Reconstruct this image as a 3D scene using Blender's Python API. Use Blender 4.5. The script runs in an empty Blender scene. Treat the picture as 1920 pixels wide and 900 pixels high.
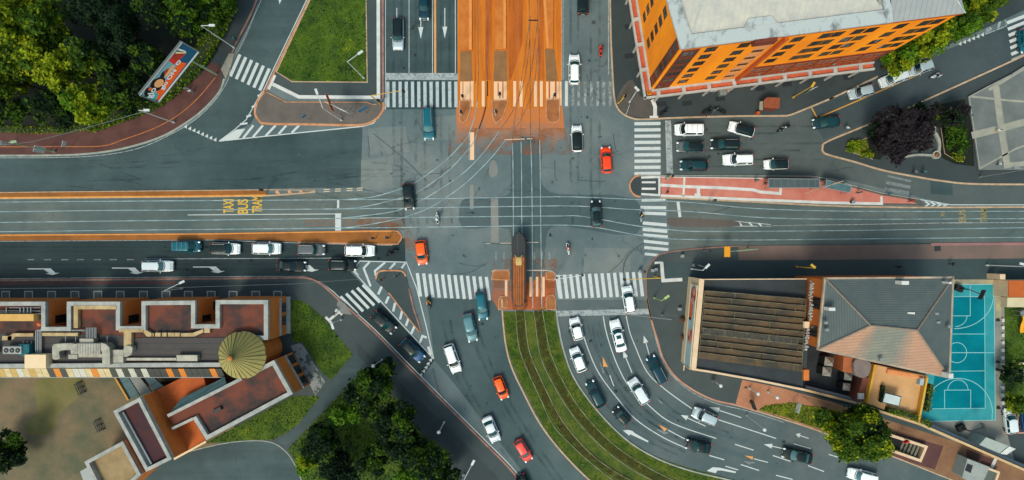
import bpy, bmesh, math, random
import numpy as np
from mathutils import Vector, Matrix, noise
random.seed(7); rng = np.random.default_rng(7)
SC = bpy.context.scene
COL = SC.collection
# ------------------------------------------------------------------ scale: 0.085 m for one pixel of ground, camera 100 m up
NX, NY, S, H = 1005.0, 465.0, 0.085, 100.0
def P(x, y, h=0.0):
    f = S*(1-h/H); return ((x-NX)*f, (NY-y)*f)
def PP(pts, h=0.0): return [P(x, y, h) for x, y in pts]
def L1(v):
    v /= 255.0
    return v/12.92 if v <= .04045 else ((v+.055)/1.055)**2.4
K = 0.62
def C(r, g, b, k=None):
    k = K if k is None else k
    return (L1(r)*k, L1(g)*k, L1(b)*k, 1)
# ------------------------------------------------------------------ materials
MATS = {}
def mat(name, c1, c2=None, scale=2.0, rough=.85, bump=0., metal=0., spec=.3, coat=0., fine=0., lo=.35, hi=.65, detail=6, obj=False, dist=.02, stretch=None):
    if name in MATS: return MATS[name]
    m = bpy.data.materials.new(name); m.use_nodes = True
    N = m.node_tree.nodes; Lk = m.node_tree.links
    B = N['Principled BSDF']
    B.inputs['Roughness'].default_value = rough; B.inputs['Metallic'].default_value = metal
    B.inputs['Specular IOR Level'].default_value = spec; B.inputs['Coat Weight'].default_value = coat
    B.inputs['Base Color'].default_value = c1
    if c2 is None and bump == 0 and fine == 0:
        MATS[name] = m; return m
    if obj:
        src = N.new('ShaderNodeTexCoord').outputs['Object']
    else:
        src = N.new('ShaderNodeNewGeometry').outputs['Position']
    if stretch:
        mp = N.new('ShaderNodeMapping'); mp.inputs['Scale'].default_value = stretch; Lk.new(src, mp.inputs['Vector']); src = mp.outputs[0]
    last = None
    if c2 is not None:
        n = N.new('ShaderNodeTexNoise'); n.inputs['Scale'].default_value = scale; n.inputs['Detail'].default_value = detail
        n.inputs['Roughness'].default_value = .62
        Lk.new(src, n.inputs['Vector'])
        r = N.new('ShaderNodeValToRGB'); r.color_ramp.elements[0].position = lo; r.color_ramp.elements[1].position = hi
        r.color_ramp.elements[0].color = c1; r.color_ramp.elements[1].color = c2
        Lk.new(n.outputs['Fac'], r.inputs['Fac']); last = r.outputs['Color']
    if fine > 0:
        n2 = N.new('ShaderNodeTexNoise'); n2.inputs['Scale'].default_value = 9.0; n2.inputs['Detail'].default_value = 8; n2.inputs['Roughness'].default_value = .8
        Lk.new(src, n2.inputs['Vector'])
        mr = N.new('ShaderNodeMapRange'); mr.inputs['From Min'].default_value = .3; mr.inputs['From Max'].default_value = .7
        mr.inputs['To Min'].default_value = 1-fine; mr.inputs['To Max'].default_value = 1+fine
        Lk.new(n2.outputs['Fac'], mr.inputs['Value'])
        mx = N.new('ShaderNodeMix'); mx.data_type = 'RGBA'; mx.blend_type = 'MULTIPLY'; mx.inputs['Factor'].default_value = 1
        if last is not None: Lk.new(last, mx.inputs['A'])
        else: mx.inputs['A'].default_value = c1
        Lk.new(mr.outputs['Result'], mx.inputs['B']); last = mx.outputs['Result']
    if last is not None: Lk.new(last, B.inputs['Base Color'])
    if bump > 0:
        n3 = N.new('ShaderNodeTexNoise'); n3.inputs['Scale'].default_value = 12; n3.inputs['Detail'].default_value = 5
        Lk.new(src, n3.inputs['Vector'])
        b = N.new('ShaderNodeBump'); b.inputs['Strength'].default_value = bump; b.inputs['Distance'].default_value = dist
        Lk.new(n3.outputs['Fac'], b.inputs['Height']); Lk.new(b.outputs['Normal'], B.inputs['Normal'])
    MATS[name] = m; return m

def asphalt(name, ca, cb, cc=None, cracks=.5, spots=.5, wear=None):
    """asphalt with broad tonal drift, longitudinal wear, seams, tar cracks and oil spots"""
    if name in MATS: return MATS[name]
    m = bpy.data.materials.new(name); m.use_nodes = True
    N = m.node_tree.nodes; Lk = m.node_tree.links; B = N['Principled BSDF']
    B.inputs['Roughness'].default_value = .8; B.inputs['Specular IOR Level'].default_value = .35
    src = N.new('ShaderNodeNewGeometry').outputs['Position']
    def noi(scale, detail=6, rough=.6, vec=src):
        n = N.new('ShaderNodeTexNoise'); n.inputs['Scale'].default_value = scale; n.inputs['Detail'].default_value = detail
        n.inputs['Roughness'].default_value = rough; Lk.new(vec, n.inputs['Vector']); return n
    def mul(a, fac, lo, hi, tomin, tomax):
        mr = N.new('ShaderNodeMapRange'); mr.inputs['From Min'].default_value = lo; mr.inputs['From Max'].default_value = hi
        mr.inputs['To Min'].default_value = tomin; mr.inputs['To Max'].default_value = tomax
        Lk.new(fac, mr.inputs['Value'])
        mx = N.new('ShaderNodeMix'); mx.data_type = 'RGBA'; mx.blend_type = 'MULTIPLY'; mx.inputs['Factor'].default_value = 1
        Lk.new(a, mx.inputs['A']); Lk.new(mr.outputs['Result'], mx.inputs['B']); return mx.outputs['Result']
    n1 = noi(.06, 5)
    r = N.new('ShaderNodeValToRGB'); r.color_ramp.elements[0].position = .36; r.color_ramp.elements[1].position = .64
    r.color_ramp.elements[0].color = ca; r.color_ramp.elements[1].color = cb
    if cc:
        e = r.color_ramp.elements.new(.5); e.color = cc
    Lk.new(n1.outputs['Fac'], r.inputs['Fac']); c = r.outputs['Color']
    c = mul(c, noi(.7, 7, .7).outputs['Fac'], .3, .7, .90, 1.10)
    c = mul(c, noi(7, 8, .85).outputs['Fac'], .3, .7, .84, 1.16)
    if wear:
        mp = N.new('ShaderNodeMapping'); mp.inputs['Scale'].default_value = wear; Lk.new(src, mp.inputs['Vector']); c = mul(c, noi(1, 5, .6, mp.outputs[0]).outputs['Fac'], .32, .68, .86, 1.12)
    if cracks:
        # distort then voronoi edges, masked into broken pieces
        w = noi(.5, 4); mxv = N.new('ShaderNodeVectorMath'); mxv.operation = 'MULTIPLY_ADD'
        mxv.inputs[1].default_value = (3, 3, 3); Lk.new(w.outputs['Color'], mxv.inputs[0]); Lk.new(src, mxv.inputs[2])
        v = N.new('ShaderNodeTexVoronoi'); v.feature = 'DISTANCE_TO_EDGE'; v.inputs['Scale'].default_value = .09
        Lk.new(mxv.outputs[0], v.inputs['Vector'])
        mr = N.new('ShaderNodeMapRange'); mr.inputs['From Min'].default_value = 0.0; mr.inputs['From Max'].default_value = .009
        mr.inputs['To Min'].default_value = 1; mr.inputs['To Max'].default_value = 0; Lk.new(v.outputs['Distance'], mr.inputs['Value'])
        mk = noi(.11, 3); m2 = N.new('ShaderNodeMapRange'); m2.inputs['From Min'].default_value = .5; m2.inputs['From Max'].default_value = .6
        Lk.new(mk.outputs['Fac'], m2.inputs['Value'])
        mm = N.new('ShaderNodeMath'); mm.operation = 'MULTIPLY'; Lk.new(mr.outputs['Result'], mm.inputs[0]); Lk.new(m2.outputs['Result'], mm.inputs[1])
        c = mul(c, mm.outputs[0], 0, 1, 1, 1-cracks)
    if spots:
        v2 = N.new('ShaderNodeTexVoronoi'); v2.inputs['Scale'].default_value = .22; Lk.new(src, v2.inputs['Vector'])
        c = mul(c, v2.outputs['Distance'], .03, .10, 1-spots*.35, 1)
    Lk.new(c, B.inputs['Base Color'])
    b = N.new('ShaderNodeBump'); b.inputs['Strength'].default_value = .25; b.inputs['Distance'].default_value = .01
    Lk.new(noi(20, 4).outputs['Fac'], b.inputs['Height']); Lk.new(b.outputs['Normal'], B.inputs['Normal'])
    MATS[name] = m; return m

def paint(name, c, worn, wear=.45, scale=1.6):
    """road paint, worn through to the surface below in noisy patches"""
    if name in MATS: return MATS[name]
    m = bpy.data.materials.new(name); m.use_nodes = True
    N = m.node_tree.nodes; Lk = m.node_tree.links; B = N['Principled BSDF']
    B.inputs['Roughness'].default_value = .65; B.inputs['Specular IOR Level'].default_value = .3
    src = N.new('ShaderNodeNewGeometry').outputs['Position']
    n = N.new('ShaderNodeTexNoise'); n.inputs['Scale'].default_value = scale; n.inputs['Detail'].default_value = 10; n.inputs['Roughness'].default_value = .78
    Lk.new(src, n.inputs['Vector'])
    r = N.new('ShaderNodeValToRGB'); r.color_ramp.elements[0].position = wear-.12; r.color_ramp.elements[1].position = wear+.03
    r.color_ramp.elements[0].color = worn; r.color_ramp.elements[1].color = c
    Lk.new(n.outputs['Fac'], r.inputs['Fac']); Lk.new(r.outputs['Color'], B.inputs['Base Color'])
    MATS[name] = m; return m

def bands(name, c1, c2, freq, ang=0., thin=.5, rough=.7, c3=None, metal=0., soft=.02, bump=.3, local=False):
    """parallel seams: tiles, ribs, planks. freq per metre, direction ang (deg) in plan"""
    if name in MATS: return MATS[name]
    m = bpy.data.materials.new(name); m.use_nodes = True
    N = m.node_tree.nodes; Lk = m.node_tree.links; B = N['Principled BSDF']
    B.inputs['Roughness'].default_value = rough; B.inputs['Metallic'].default_value = metal; B.inputs['Specular IOR Level'].default_value = .3
    src = N.new('ShaderNodeTexCoord').outputs['Object'] if local else N.new('ShaderNodeNewGeometry').outputs['Position']
    mp = N.new('ShaderNodeMapping'); mp.inputs['Rotation'].default_value = (0, 0, math.radians(ang)); Lk.new(src, mp.inputs['Vector'])
    sx = N.new('ShaderNodeSeparateXYZ'); Lk.new(mp.outputs['Vector'], sx.inputs[0])
    mu = N.new('ShaderNodeMath'); mu.operation = 'MULTIPLY'; mu.inputs[1].default_value = freq; Lk.new(sx.outputs['X'], mu.inputs[0])
    fr = N.new('ShaderNodeMath'); fr.operation = 'FRACT'; Lk.new(mu.outputs[0], fr.inputs[0])
    r = N.new('ShaderNodeValToRGB'); e = r.color_ramp.elements
    e[0].position = thin-soft; e[0].color = (0, 0, 0, 1); e[1].position = thin; e[1].color = (1, 1, 1, 1)
    Lk.new(fr.outputs[0], r.inputs['Fac'])
    n = N.new('ShaderNodeTexNoise'); n.inputs['Scale'].default_value = .6; n.inputs['Detail'].default_value = 8; n.inputs['Roughness'].default_value = .7; Lk.new(src, n.inputs['Vector'])
    r2 = N.new('ShaderNodeValToRGB'); r2.color_ramp.elements[0].position = .35; r2.color_ramp.elements[1].position = .65
    r2.color_ramp.elements[0].color = c1; r2.color_ramp.elements[1].color = c3 or c1; Lk.new(n.outputs['Fac'], r2.inputs['Fac'])
    mx = N.new('ShaderNodeMix'); mx.data_type = 'RGBA'; Lk.new(r.outputs['Color'], mx.inputs['Factor'])
    Lk.new(r2.outputs['Color'], mx.inputs['B']); mx.inputs['A'].default_value = c2
    Lk.new(mx.outputs['Result'], B.inputs['Base Color'])
    if bump:
        b = N.new('ShaderNodeBump'); b.inputs['Strength'].default_value = bump; b.inputs['Distance'].default_value = .04
        Lk.new(r.outputs['Color'], b.inputs['Height']); Lk.new(b.outputs['Normal'], B.inputs['Normal'])
    MATS[name] = m; return m

# ------------------------------------------------------------------ mesh builder
def area2(p): return sum(p[i][0]*p[(i+1) % len(p)][1]-p[(i+1) % len(p)][0]*p[i][1] for i in range(len(p)))
class MB:
    def __init__(s): s.v = []; s.f = []; s.m = []
    def face(s, pts, mi=0):
        b = len(s.v); s.v += [tuple(p) for p in pts]; s.f.append(tuple(range(b, b+len(pts)))); s.m.append(mi); return s
    def poly(s, pts, z, mi=0):
        if area2(pts) < 0: pts = pts[::-1]
        return s.face([(x, y, z) for x, y in pts], mi)
    def prism(s, pts, z0, z1, mi=0, side=None, top=True, bot=False):
        if area2(pts) < 0: pts = pts[::-1]
        n = len(pts); b = len(s.v)
        s.v += [(x, y, z0) for x, y in pts]+[(x, y, z1) for x, y in pts]
        for i in range(n):
            j = (i+1) % n; s.f.append((b+i, b+j, b+n+j, b+n+i)); s.m.append(mi if side is None else side)
        if top: s.f.append(tuple(range(b+n, b+2*n))); s.m.append(mi)
        if bot: s.f.append(tuple(range(b+n-1, b-1, -1))); s.m.append(mi)
        return s
    def box(s, c, d, rz=0., mi=0):
        cx, cy, cz = c; a, b, h = d[0]/2, d[1]/2, d[2]/2
        cs, sn = math.cos(rz), math.sin(rz)
        q = [(cx+x*cs-y*sn, cy+x*sn+y*cs) for x, y in ((-a, -b), (a, -b), (a, b), (-a, b))]
        return s.prism(q, cz-h, cz+h, mi, bot=True)
    def tube(s, p0, p1, r0, r1=None, n=8, mi=0, cap=True):
        r1 = r0 if r1 is None else r1
        p0 = Vector(p0); p1 = Vector(p1); d = (p1-p0)
        if d.length < 1e-6: return s
        d.normalize(); a = d.orthogonal().normalized(); c = d.cross(a); b = len(s.v)
        for p, r in ((p0, r0), (p1, r1)):
            for i in range(n):
                t = 2*math.pi*i/n; s.v.append(tuple(p+(a*math.cos(t)+c*math.sin(t))*r))
        for i in range(n):
            j = (i+1) % n; s.f.append((b+i, b+j, b+n+j, b+n+i)); s.m.append(mi)
        if cap:
            s.f.append(tuple(range(b+n-1, b-1, -1))); s.f.append(tuple(range(b+n, b+2*n))); s.m += [mi, mi]
        return s
    def ball(s, c, r, n=8, mi=0):
        rx, ry, rz = (r, r, r) if not hasattr(r, '__len__') else r
        b = len(s.v); k = n//2
        s.v.append((c[0], c[1], c[2]-rz))
        for i in range(1, k):
            ph = -math.pi/2+math.pi*i/k
            for j in range(n):
                t = 2*math.pi*j/n; s.v.append((c[0]+rx*math.cos(ph)*math.cos(t), c[1]+ry*math.cos(ph)*math.sin(t), c[2]+rz*math.sin(ph)))
        s.v.append((c[0], c[1], c[2]+rz)); last = len(s.v)-1
        for j in range(n):
            j2 = (j+1) % n
            s.f.append((b, b+1+j2, b+1+j)); s.m.append(mi)
            for i in range(k-2):
                q = b+1+i*n; s.f.append((q+j, q+j2, q+n+j2, q+n+j)); s.m.append(mi)
            q = b+1+(k-2)*n; s.f.append((q+j, q+j2, last)); s.m.append(mi)
        return s
    def ribbon(s, pts, w, z0, z1=None, closed=False, mi=0):
        """pts world xy, w metres. flat at z0, or a raised kerb z0..z1"""
        n = len(pts); Lp = []; Rp = []
        for i in range(n):
            p = Vector(pts[i])
            a = Vector(pts[i-1]) if (i > 0 or closed) else None
            b = Vector(pts[(i+1) % n]) if (i < n-1 or closed) else None
            d1 = (p-a).normalized() if a is not None and (p-a).length > 1e-6 else None
            d2 = (b-p).normalized() if b is not None and (b-p).length > 1e-6 else None
            d1 = d1 or d2; d2 = d2 or d1
            n1 = Vector((-d1.y, d1.x)); n2 = Vector((-d2.y, d2.x)); nn = (n1+n2)
            nn = nn.normalized() if nn.length > 1e-4 else n1
            k = 1/max(.5, nn.dot(n1))
            Lp.append(p+nn*w/2*k); Rp.append(p-nn*w/2*k)
        m = n if closed else n-1
        zt = z0 if z1 is None else z1
        b = len(s.v)
        for q in Lp+Rp: s.v.append((q.x, q.y, zt))
        for i in range(m):
            j = (i+1) % n; s.f.append((b+n+i, b+n+j, b+j, b+i)); s.m.append(mi)
        if z1 is not None:
            c = len(s.v)
            for q in Lp+Rp: s.v.append((q.x, q.y, z0))
            for i in range(m):
                j = (i+1) % n
                s.f.append((b+i, b+j, c+j, c+i)); s.f.append((b+n+j, b+n+i, c+n+i, c+n+j)); s.m += [mi, mi]
            if not closed:
                s.f.append((b, c, c+n, b+n)); s.f.append((b+n-1, b+2*n-1, c+2*n-1, c+n-1)); s.m += [mi, mi]
        return s
    def build(s, name, mats, parent=None, smooth=False, world=False):
        me = bpy.data.meshes.new(name)
        v = s.v
        if world and parent is not None:
            l = parent.location; v = [(x-l.x, y-l.y, z-l.z) for x, y, z in v]
        me.from_pydata(v, [], s.f)
        mats = mats if isinstance(mats, (list, tuple)) else [mats]
        for m in mats: me.materials.append(m)
        if len(mats) > 1: me.polygons.foreach_set('material_index', s.m)
        if smooth: me.polygons.foreach_set('use_smooth', [True]*len(me.polygons))
        me.update()
        o = bpy.data.objects.new(name, me); COL.objects.link(o)
        if parent is not None: o.parent = parent
        return o
def cr(pts, n=8, closed=False):
    """Catmull-Rom through points"""
    out = []; m = len(pts)
    rg = range(m if closed else m-1)
    for i in rg:
        g = lambda k: pts[k % m] if closed else pts[min(max(k, 0), m-1)]
        p0, p1, p2, p3 = g(i-1), g(i), g(i+1), g(i+2)
        for k in range(n):
            t = k/n
            out.append(tuple(.5*((2*p1[a])+(-p0[a]+p2[a])*t+(2*p0[a]-5*p1[a]+4*p2[a]-p3[a])*t*t+(-p0[a]+3*p1[a]-3*p2[a]+p3[a])*t**3) for a in range(2)))
    if not closed: out.append(tuple(pts[-1]))
    return out
def tag(o, label=None, cat=None, group=None, kind=None):
    if label: o['label'] = label
    if cat: o['category'] = cat
    if group: o['group'] = group
    if kind: o['kind'] = kind
    return o
def thing(name, label, cat, loc=(0, 0, 0), rz=0., group=None):
    o = bpy.data.objects.new(name, None); COL.objects.link(o); o.empty_display_size = .3
    o.location = loc if len(loc) == 3 else (loc[0], loc[1], 0); o.rotation_euler = (0, 0, rz)
    return tag(o, label, cat, group)
def struct(name, mb, m): return tag(mb.build(name, m), kind='structure')
def sheet(name, polys, z, m, h=0):
    b = MB()
    for p in polys: b.poly(PP(p, h), z)
    return struct(name, b, m)
def lines(name, items, m, z=.012):
    """items: (points px, width px)"""
    b = MB()
    for k, (pts, w) in enumerate(items): b.ribbon(PP(pts), w*S, z+.0006*(k % 5))
    return struct(name, b, m)
def kerb(name, pts, w, m, closed=False, z1=.135, n=6, smooth=True):
    q = cr(pts, n, closed) if smooth else pts
    return struct(name, MB().ribbon(PP(q), w*S, 0, z1, closed), m)
def text_mesh(txt, size, depth=0., bold=0.):
    cu = bpy.data.curves.new('lettering', 'FONT'); cu.body = txt; cu.size = size; cu.extrude = depth; cu.offset = bold
    cu.align_x = 'CENTER'; cu.align_y = 'CENTER'
    o = bpy.data.objects.new('lettering', cu); COL.objects.link(o)
    bpy.context.view_layer.update()
    me = bpy.data.meshes.new_from_object(o.evaluated_get(bpy.context.evaluated_depsgraph_get()))
    bpy.data.objects.remove(o); return me
# ================================================================== materials
A_MID = asphalt('asphalt_junction', C(84, 103, 106), C(118, 129, 127), C(99, 115, 117))
A_TEAL = asphalt('asphalt_blue_grey', C(44, 68, 70), C(72, 92, 94), C(58, 79, 81), cracks=.25, spots=.25, wear=(.05, .6, 1))
A_DARK = asphalt('asphalt_dark', C(22, 46, 48), C(36, 58, 60), C(28, 51, 54), cracks=.2, spots=.3, wear=(.04, .7, 1))
A_LANE = asphalt('asphalt_tram_lane', C(72, 91, 90), C(104, 113, 107), C(88, 102, 99), cracks=.4, wear=(.04, .9, 1))
A_NEW = asphalt('asphalt_fresh_dark', C(45, 60, 65), C(60, 74, 77), cracks=0, spots=.3)
A_WALK = asphalt('asphalt_pavement', C(52, 67, 69), C(70, 81, 81), cracks=.15, spots=.4)
A_WALKD = asphalt('asphalt_pavement_dark', C(44, 58, 60), C(60, 70, 72), cracks=.1, spots=.4)
A_WALKB = asphalt('asphalt_pavement_brown', C(82, 77, 72), C(102, 94, 86), cracks=.2, spots=.3)
A_PATCH = asphalt('asphalt_patch', C(64, 85, 89), C(80, 98, 100), cracks=0, spots=0)
A_PALE = asphalt('concrete_patch', C(120, 124, 120), C(140, 141, 134), cracks=.2, spots=0)
WHITE = paint('white_road_paint', C(206, 214, 212), C(140, 148, 146), .42)
WORN = paint('worn_white_road_paint', C(170, 180, 180), C(96, 108, 110), .5)
FADE = paint('faded_white_road_paint', C(140, 150, 150), C(92, 104, 106), .52, 2.5)
YEL = paint('yellow_road_paint', C(226, 180, 60), C(140, 130, 80), .42)
YELF = paint('faded_yellow_road_paint', C(165, 145, 85), C(100, 108, 96), .5, 3)
YELK = paint('yellow_kerb_line', C(214, 158, 62), C(150, 110, 60), .4)
ORG = paint('orange_arrow_paint', C(230, 160, 85), C(160, 130, 100), .42)
KERB_O = mat('orange_granite_kerb', C(188, 122, 80), C(214, 160, 120), 1.2, fine=.15)
KERB_T = mat('tan_stone_kerb', C(178, 148, 118), C(205, 180, 150), 1.0, fine=.15)
KERB_G = mat('grey_stone_kerb', C(140, 148, 140), C(176, 180, 168), .8, fine=.15)
KERB_P = mat('pinkish_granite_kerb', C(134, 96, 84), C(170, 128, 112), .8, fine=.15)
RAIL = mat('steel_rail', C(124, 150, 154), C(172, 194, 196), .5, rough=.45, metal=.2, spec=.4, lo=.4, hi=.62)
RAILD = mat('dull_rail', C(88, 66, 52), C(140, 120, 100), .6, rough=.5, metal=.3)
RAILG = mat('rail_in_grass', C(92, 90, 62), C(156, 156, 128), .7, rough=.6)
REDWALK = mat('red_brown_pavement', C(84, 52, 48), C(104, 68, 62), .35, fine=.12, bump=.2)
PINK = mat('pink_platform_surface', C(198, 112, 96), C(212, 136, 118), .5, fine=.1, bump=.15)
BRICKP = bands('terracotta_paving', C(172, 116, 86), C(150, 100, 76), 2.5, 60, .12, .85, C(188, 132, 100), bump=.1)
BROWNP = mat('brown_pavement', C(128, 92, 68), C(152, 114, 82), .4, fine=.14)
DKRED = mat('dark_red_pavement', C(84, 54, 54), C(104, 66, 62), .5, fine=.12)
ORANGE_BED = mat('orange_tram_bed', C(186, 98, 16), C(228, 132, 30), 1, fine=.2, lo=.3, hi=.7, bump=.2, stretch=(1.1, .07, 1))
ORANGE_DK = mat('rust_brown_tram_bed', C(160, 78, 14), C(204, 108, 26), 1, fine=.2, stretch=(1.5, .12, 1))
ORANGE_LT = mat('light_orange_platform', C(192, 104, 34), C(214, 130, 54), .6, fine=.16)
PEACH = paint('peach_stained_paint', C(246, 200, 158), C(224, 150, 96), .38)
BROWN_IS = mat('brown_island_surface', C(150, 92, 50), C(176, 112, 66), .6, fine=.15)
MEDIAN = mat('orange_brown_median', C(134, 82, 34), C(172, 106, 44), .25, fine=.2)
GREYBROWN = mat('grey_brown_island', C(98, 92, 86), C(112, 104, 96), .5, fine=.12)
GRASSB = mat('grass_ground', C(42, 72, 8), C(86, 112, 16), .35, fine=.35, bump=.5, dist=.1)
GRASSY = mat('dry_grass_ground', C(96, 108, 20), C(130, 128, 30), .5, fine=.35, bump=.5, dist=.1)
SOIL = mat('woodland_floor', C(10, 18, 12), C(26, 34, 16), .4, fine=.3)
PLAZA = mat('mossy_cobble_court', C(88, 92, 68), C(134, 114, 86), .16, fine=.3, bump=.5, lo=.36, hi=.64, detail=9)
PLAZAG = mat('mossy_yellow_cobbles', C(108, 106, 56), C(124, 116, 70), .3, fine=.22, bump=.4)
WHITESTONE = mat('white_stone', C(205, 208, 205), C(228, 228, 222), .8, fine=.06)
def wear_fade(name, base, over, ydir, y0, y1):
    """two ground colours that give way to each other through ragged staining along one direction"""
    m = bpy.data.materials.new(name); m.use_nodes = True
    N = m.node_tree.nodes; Lk = m.node_tree.links; B = N['Principled BSDF']; B.inputs['Roughness'].default_value = .85
    src = N.new('ShaderNodeNewGeometry').outputs['Position']
    sx = N.new('ShaderNodeSeparateXYZ'); Lk.new(src, sx.inputs[0])
    mr = N.new('ShaderNodeMapRange'); mr.inputs['From Min'].default_value = y0; mr.inputs['From Max'].default_value = y1
    Lk.new(sx.outputs[ydir], mr.inputs['Value'])
    n = N.new('ShaderNodeTexNoise'); n.inputs['Scale'].default_value = .9; n.inputs['Detail'].default_value = 9; n.inputs['Roughness'].default_value = .7; Lk.new(src, n.inputs['Vector'])
    a = N.new('ShaderNodeMath'); a.operation = 'MULTIPLY_ADD'; a.inputs[1].default_value = 1.2; Lk.new(n.outputs['Fac'], a.inputs[0]); Lk.new(mr.outputs['Result'], a.inputs[2])
    b = N.new('ShaderNodeMapRange'); b.inputs['From Min'].default_value = .75; b.inputs['From Max'].default_value = 1.5; Lk.new(a.outputs[0], b.inputs['Value'])
    mx = N.new('ShaderNodeMix'); mx.data_type = 'RGBA'; mx.inputs['A'].default_value = base; mx.inputs['B'].default_value = over
    Lk.new(b.outputs['Result'], mx.inputs['Factor'])
    f = N.new('ShaderNodeTexNoise'); f.inputs['Scale'].default_value = 8; f.inputs['Detail'].default_value = 8; f.inputs['Roughness'].default_value = .8; Lk.new(src, f.inputs['Vector'])
    fr = N.new('ShaderNodeMapRange'); fr.inputs['From Min'].default_value = .3; fr.inputs['From Max'].default_value = .7; fr.inputs['To Min'].default_value = .82; fr.inputs['To Max'].default_value = 1.18
    Lk.new(f.outputs['Fac'], fr.inputs['Value'])
    m2 = N.new('ShaderNodeMix'); m2.data_type = 'RGBA'; m2.blend_type = 'MULTIPLY'; m2.inputs['Factor'].default_value = 1
    Lk.new(mx.outputs['Result'], m2.inputs['A']); Lk.new(fr.outputs['Result'], m2.inputs['B'])
    Lk.new(m2.outputs['Result'], B.inputs['Base Color']); return m

# ================================================================== ground and roads
g = MB()
g.poly([(-900, -900), (900, -900), (900, 900), (-900, 900)], 0)
struct('ground', g, A_MID)
Z1, Z2 = .004, .008
sheet('road_west_upper', [[(-400, 262), (300, 262), (411, 262), (680, 236), (676, 352), (590, 352), (-400, 368)]], Z1, A_TEAL)
sheet('road_slip_northwest', [cr([(0, 293), (150, 292), (230, 283), (300, 262), (350, 234), (390, 203), (418, 165), (440, 110), (470, 50), (490, -40), (496, -300)], 4)+[(640, -300), (590, -40), (517, 135), (485, 190), (480, 215), (470, 232), (411, 261.9), (0, 261.9)]], .0045, A_TEAL)
sheet('road_north', [[(722, -300), (856, -300), (858, 205), (722, 205)]], Z1, A_TEAL)
sheet('road_north_east_lane', [[(1052, -300), (1146, -300), (1150, 205), (1052, 205)]], Z1, A_MID)
sheet('road_west_lower', [[(-400, 452), (760, 447), (760, 492), (668, 488), (655, 507), (815, 675), (785, 715), (760, 690), (640, 568), (600, 532), (575, 522), (-400, 526)]], Z1, A_DARK)
sheet('road_east_upper', [[(1237, 222), (1482, 217), (1560, 185), (1960, 60), (1960, 120), (1541, 270), (1560, 291), (1720, 333), (1960, 346), (1960, 384), (1780, 383), (1580, 336), (1240, 330)]], Z1, asphalt('asphalt_warm_grey', C(70, 84, 84), C(92, 101, 99), C(80, 92, 91), cracks=.3))
sheet('road_northeast', [[(1520, 205), (1660, 140), (1770, 95), (1960, 20), (1960, 92), (1700, 200), (1545, 262), (1530, 240)]], .006, asphalt('asphalt_slate', C(54, 69, 74), C(72, 85, 88), cracks=.2))
sheet('tram_lane_west', [[(-400, 372), (600, 362), (640, 360), (700, 362), (760, 366), (760, 432), (600, 434), (-400, 441)]], Z1, A_LANE)
sheet('tram_lane_east', [[(1252, 372), (1560, 386), (1790, 388), (1960, 388), (1960, 455), (1385, 460), (1256, 470)]], Z1, A_LANE)
sheet('crossing_patch', [cr([(962, 265), (1013, 264), (1014, 330), (1022, 352), (1052, 364), (1190, 372), (1192, 440), (1060, 424), (1030, 430), (1024, 450), (1012, 520), (958, 520), (955, 430), (868, 428), (866, 376), (900, 372), (945, 368), (958, 350)], 3, True)], Z2, A_PATCH)
sheet('pale_patch', [[(920, 372), (934, 372), (935, 455), (921, 455)], cr([(920, 302), (930, 303), (933, 326), (920, 332), (917, 318)], 3, True), [(881, 346), (888, 346), (888, 392), (881, 392)]], .0095, A_PALE)
sheet('tar_patch', [[(1132, 630), (1142, 640), (1145, 672), (1128, 668), (1114, 660), (1116, 642)]] +
      [[(x, y), (x+dx, y+dy), (x+dx-4, y+dy+9), (x-4, y+9)] for x, y, dx, dy in
       ((1208, 773, 28, 20), (1352, 838, 46, 13), (1300, 800, 22, 8), (1362, 810, 40, 14), (1250, 758, 22, 14), (1208, 814, 20, 14))], Z2, A_PATCH)
sheet('repair_patch_grey', [[(677, 300), (740, 292), (742, 352), (677, 356)], [(812, 220), (856, 215), (856, 262), (812, 262)], [(1096, 464), (1180, 466), (1182, 512), (1094, 510)], [(690, 240), (760, 236), (768, 285), (692, 290)]], Z2, asphalt('asphalt_repair', C(102, 118, 120), C(124, 132, 128), cracks=.4))
# south roads
sheet('road_southeast', [cr([(1044, 562), (1044, 600), (1056, 657), (1077, 710), (1120, 770), (1173, 823), (1227, 857), (1287, 880), (1400, 906), (1500, 925)], 4)+[(2300, 1150), (2300, 1060), (1900, 940), (1778, 896), (1677, 856), (1527, 804), (1420, 769), (1339, 749), (1301, 731), (1266, 705), (1243, 671), (1230, 620), (1220, 562)]], Z1, asphalt('asphalt_south_east', C(66, 85, 88), C(94, 106, 106), C(80, 96, 98), cracks=.3))
sheet('road_south', [cr([(815, 676), (860, 730), (960, 860), (1010, 930), (1100, 1100)], 4)+[(1300, 1100), (1180, 960)]+cr([(1105, 900), (1047, 840), (1010, 790), (980, 733), (960, 690), (945, 620), (941, 575)], 4)+[(930, 560), (800, 560)]], Z1, asphalt('asphalt_south', C(54, 78, 81), C(82, 99, 100), C(67, 88, 90), cracks=.3))
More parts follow.
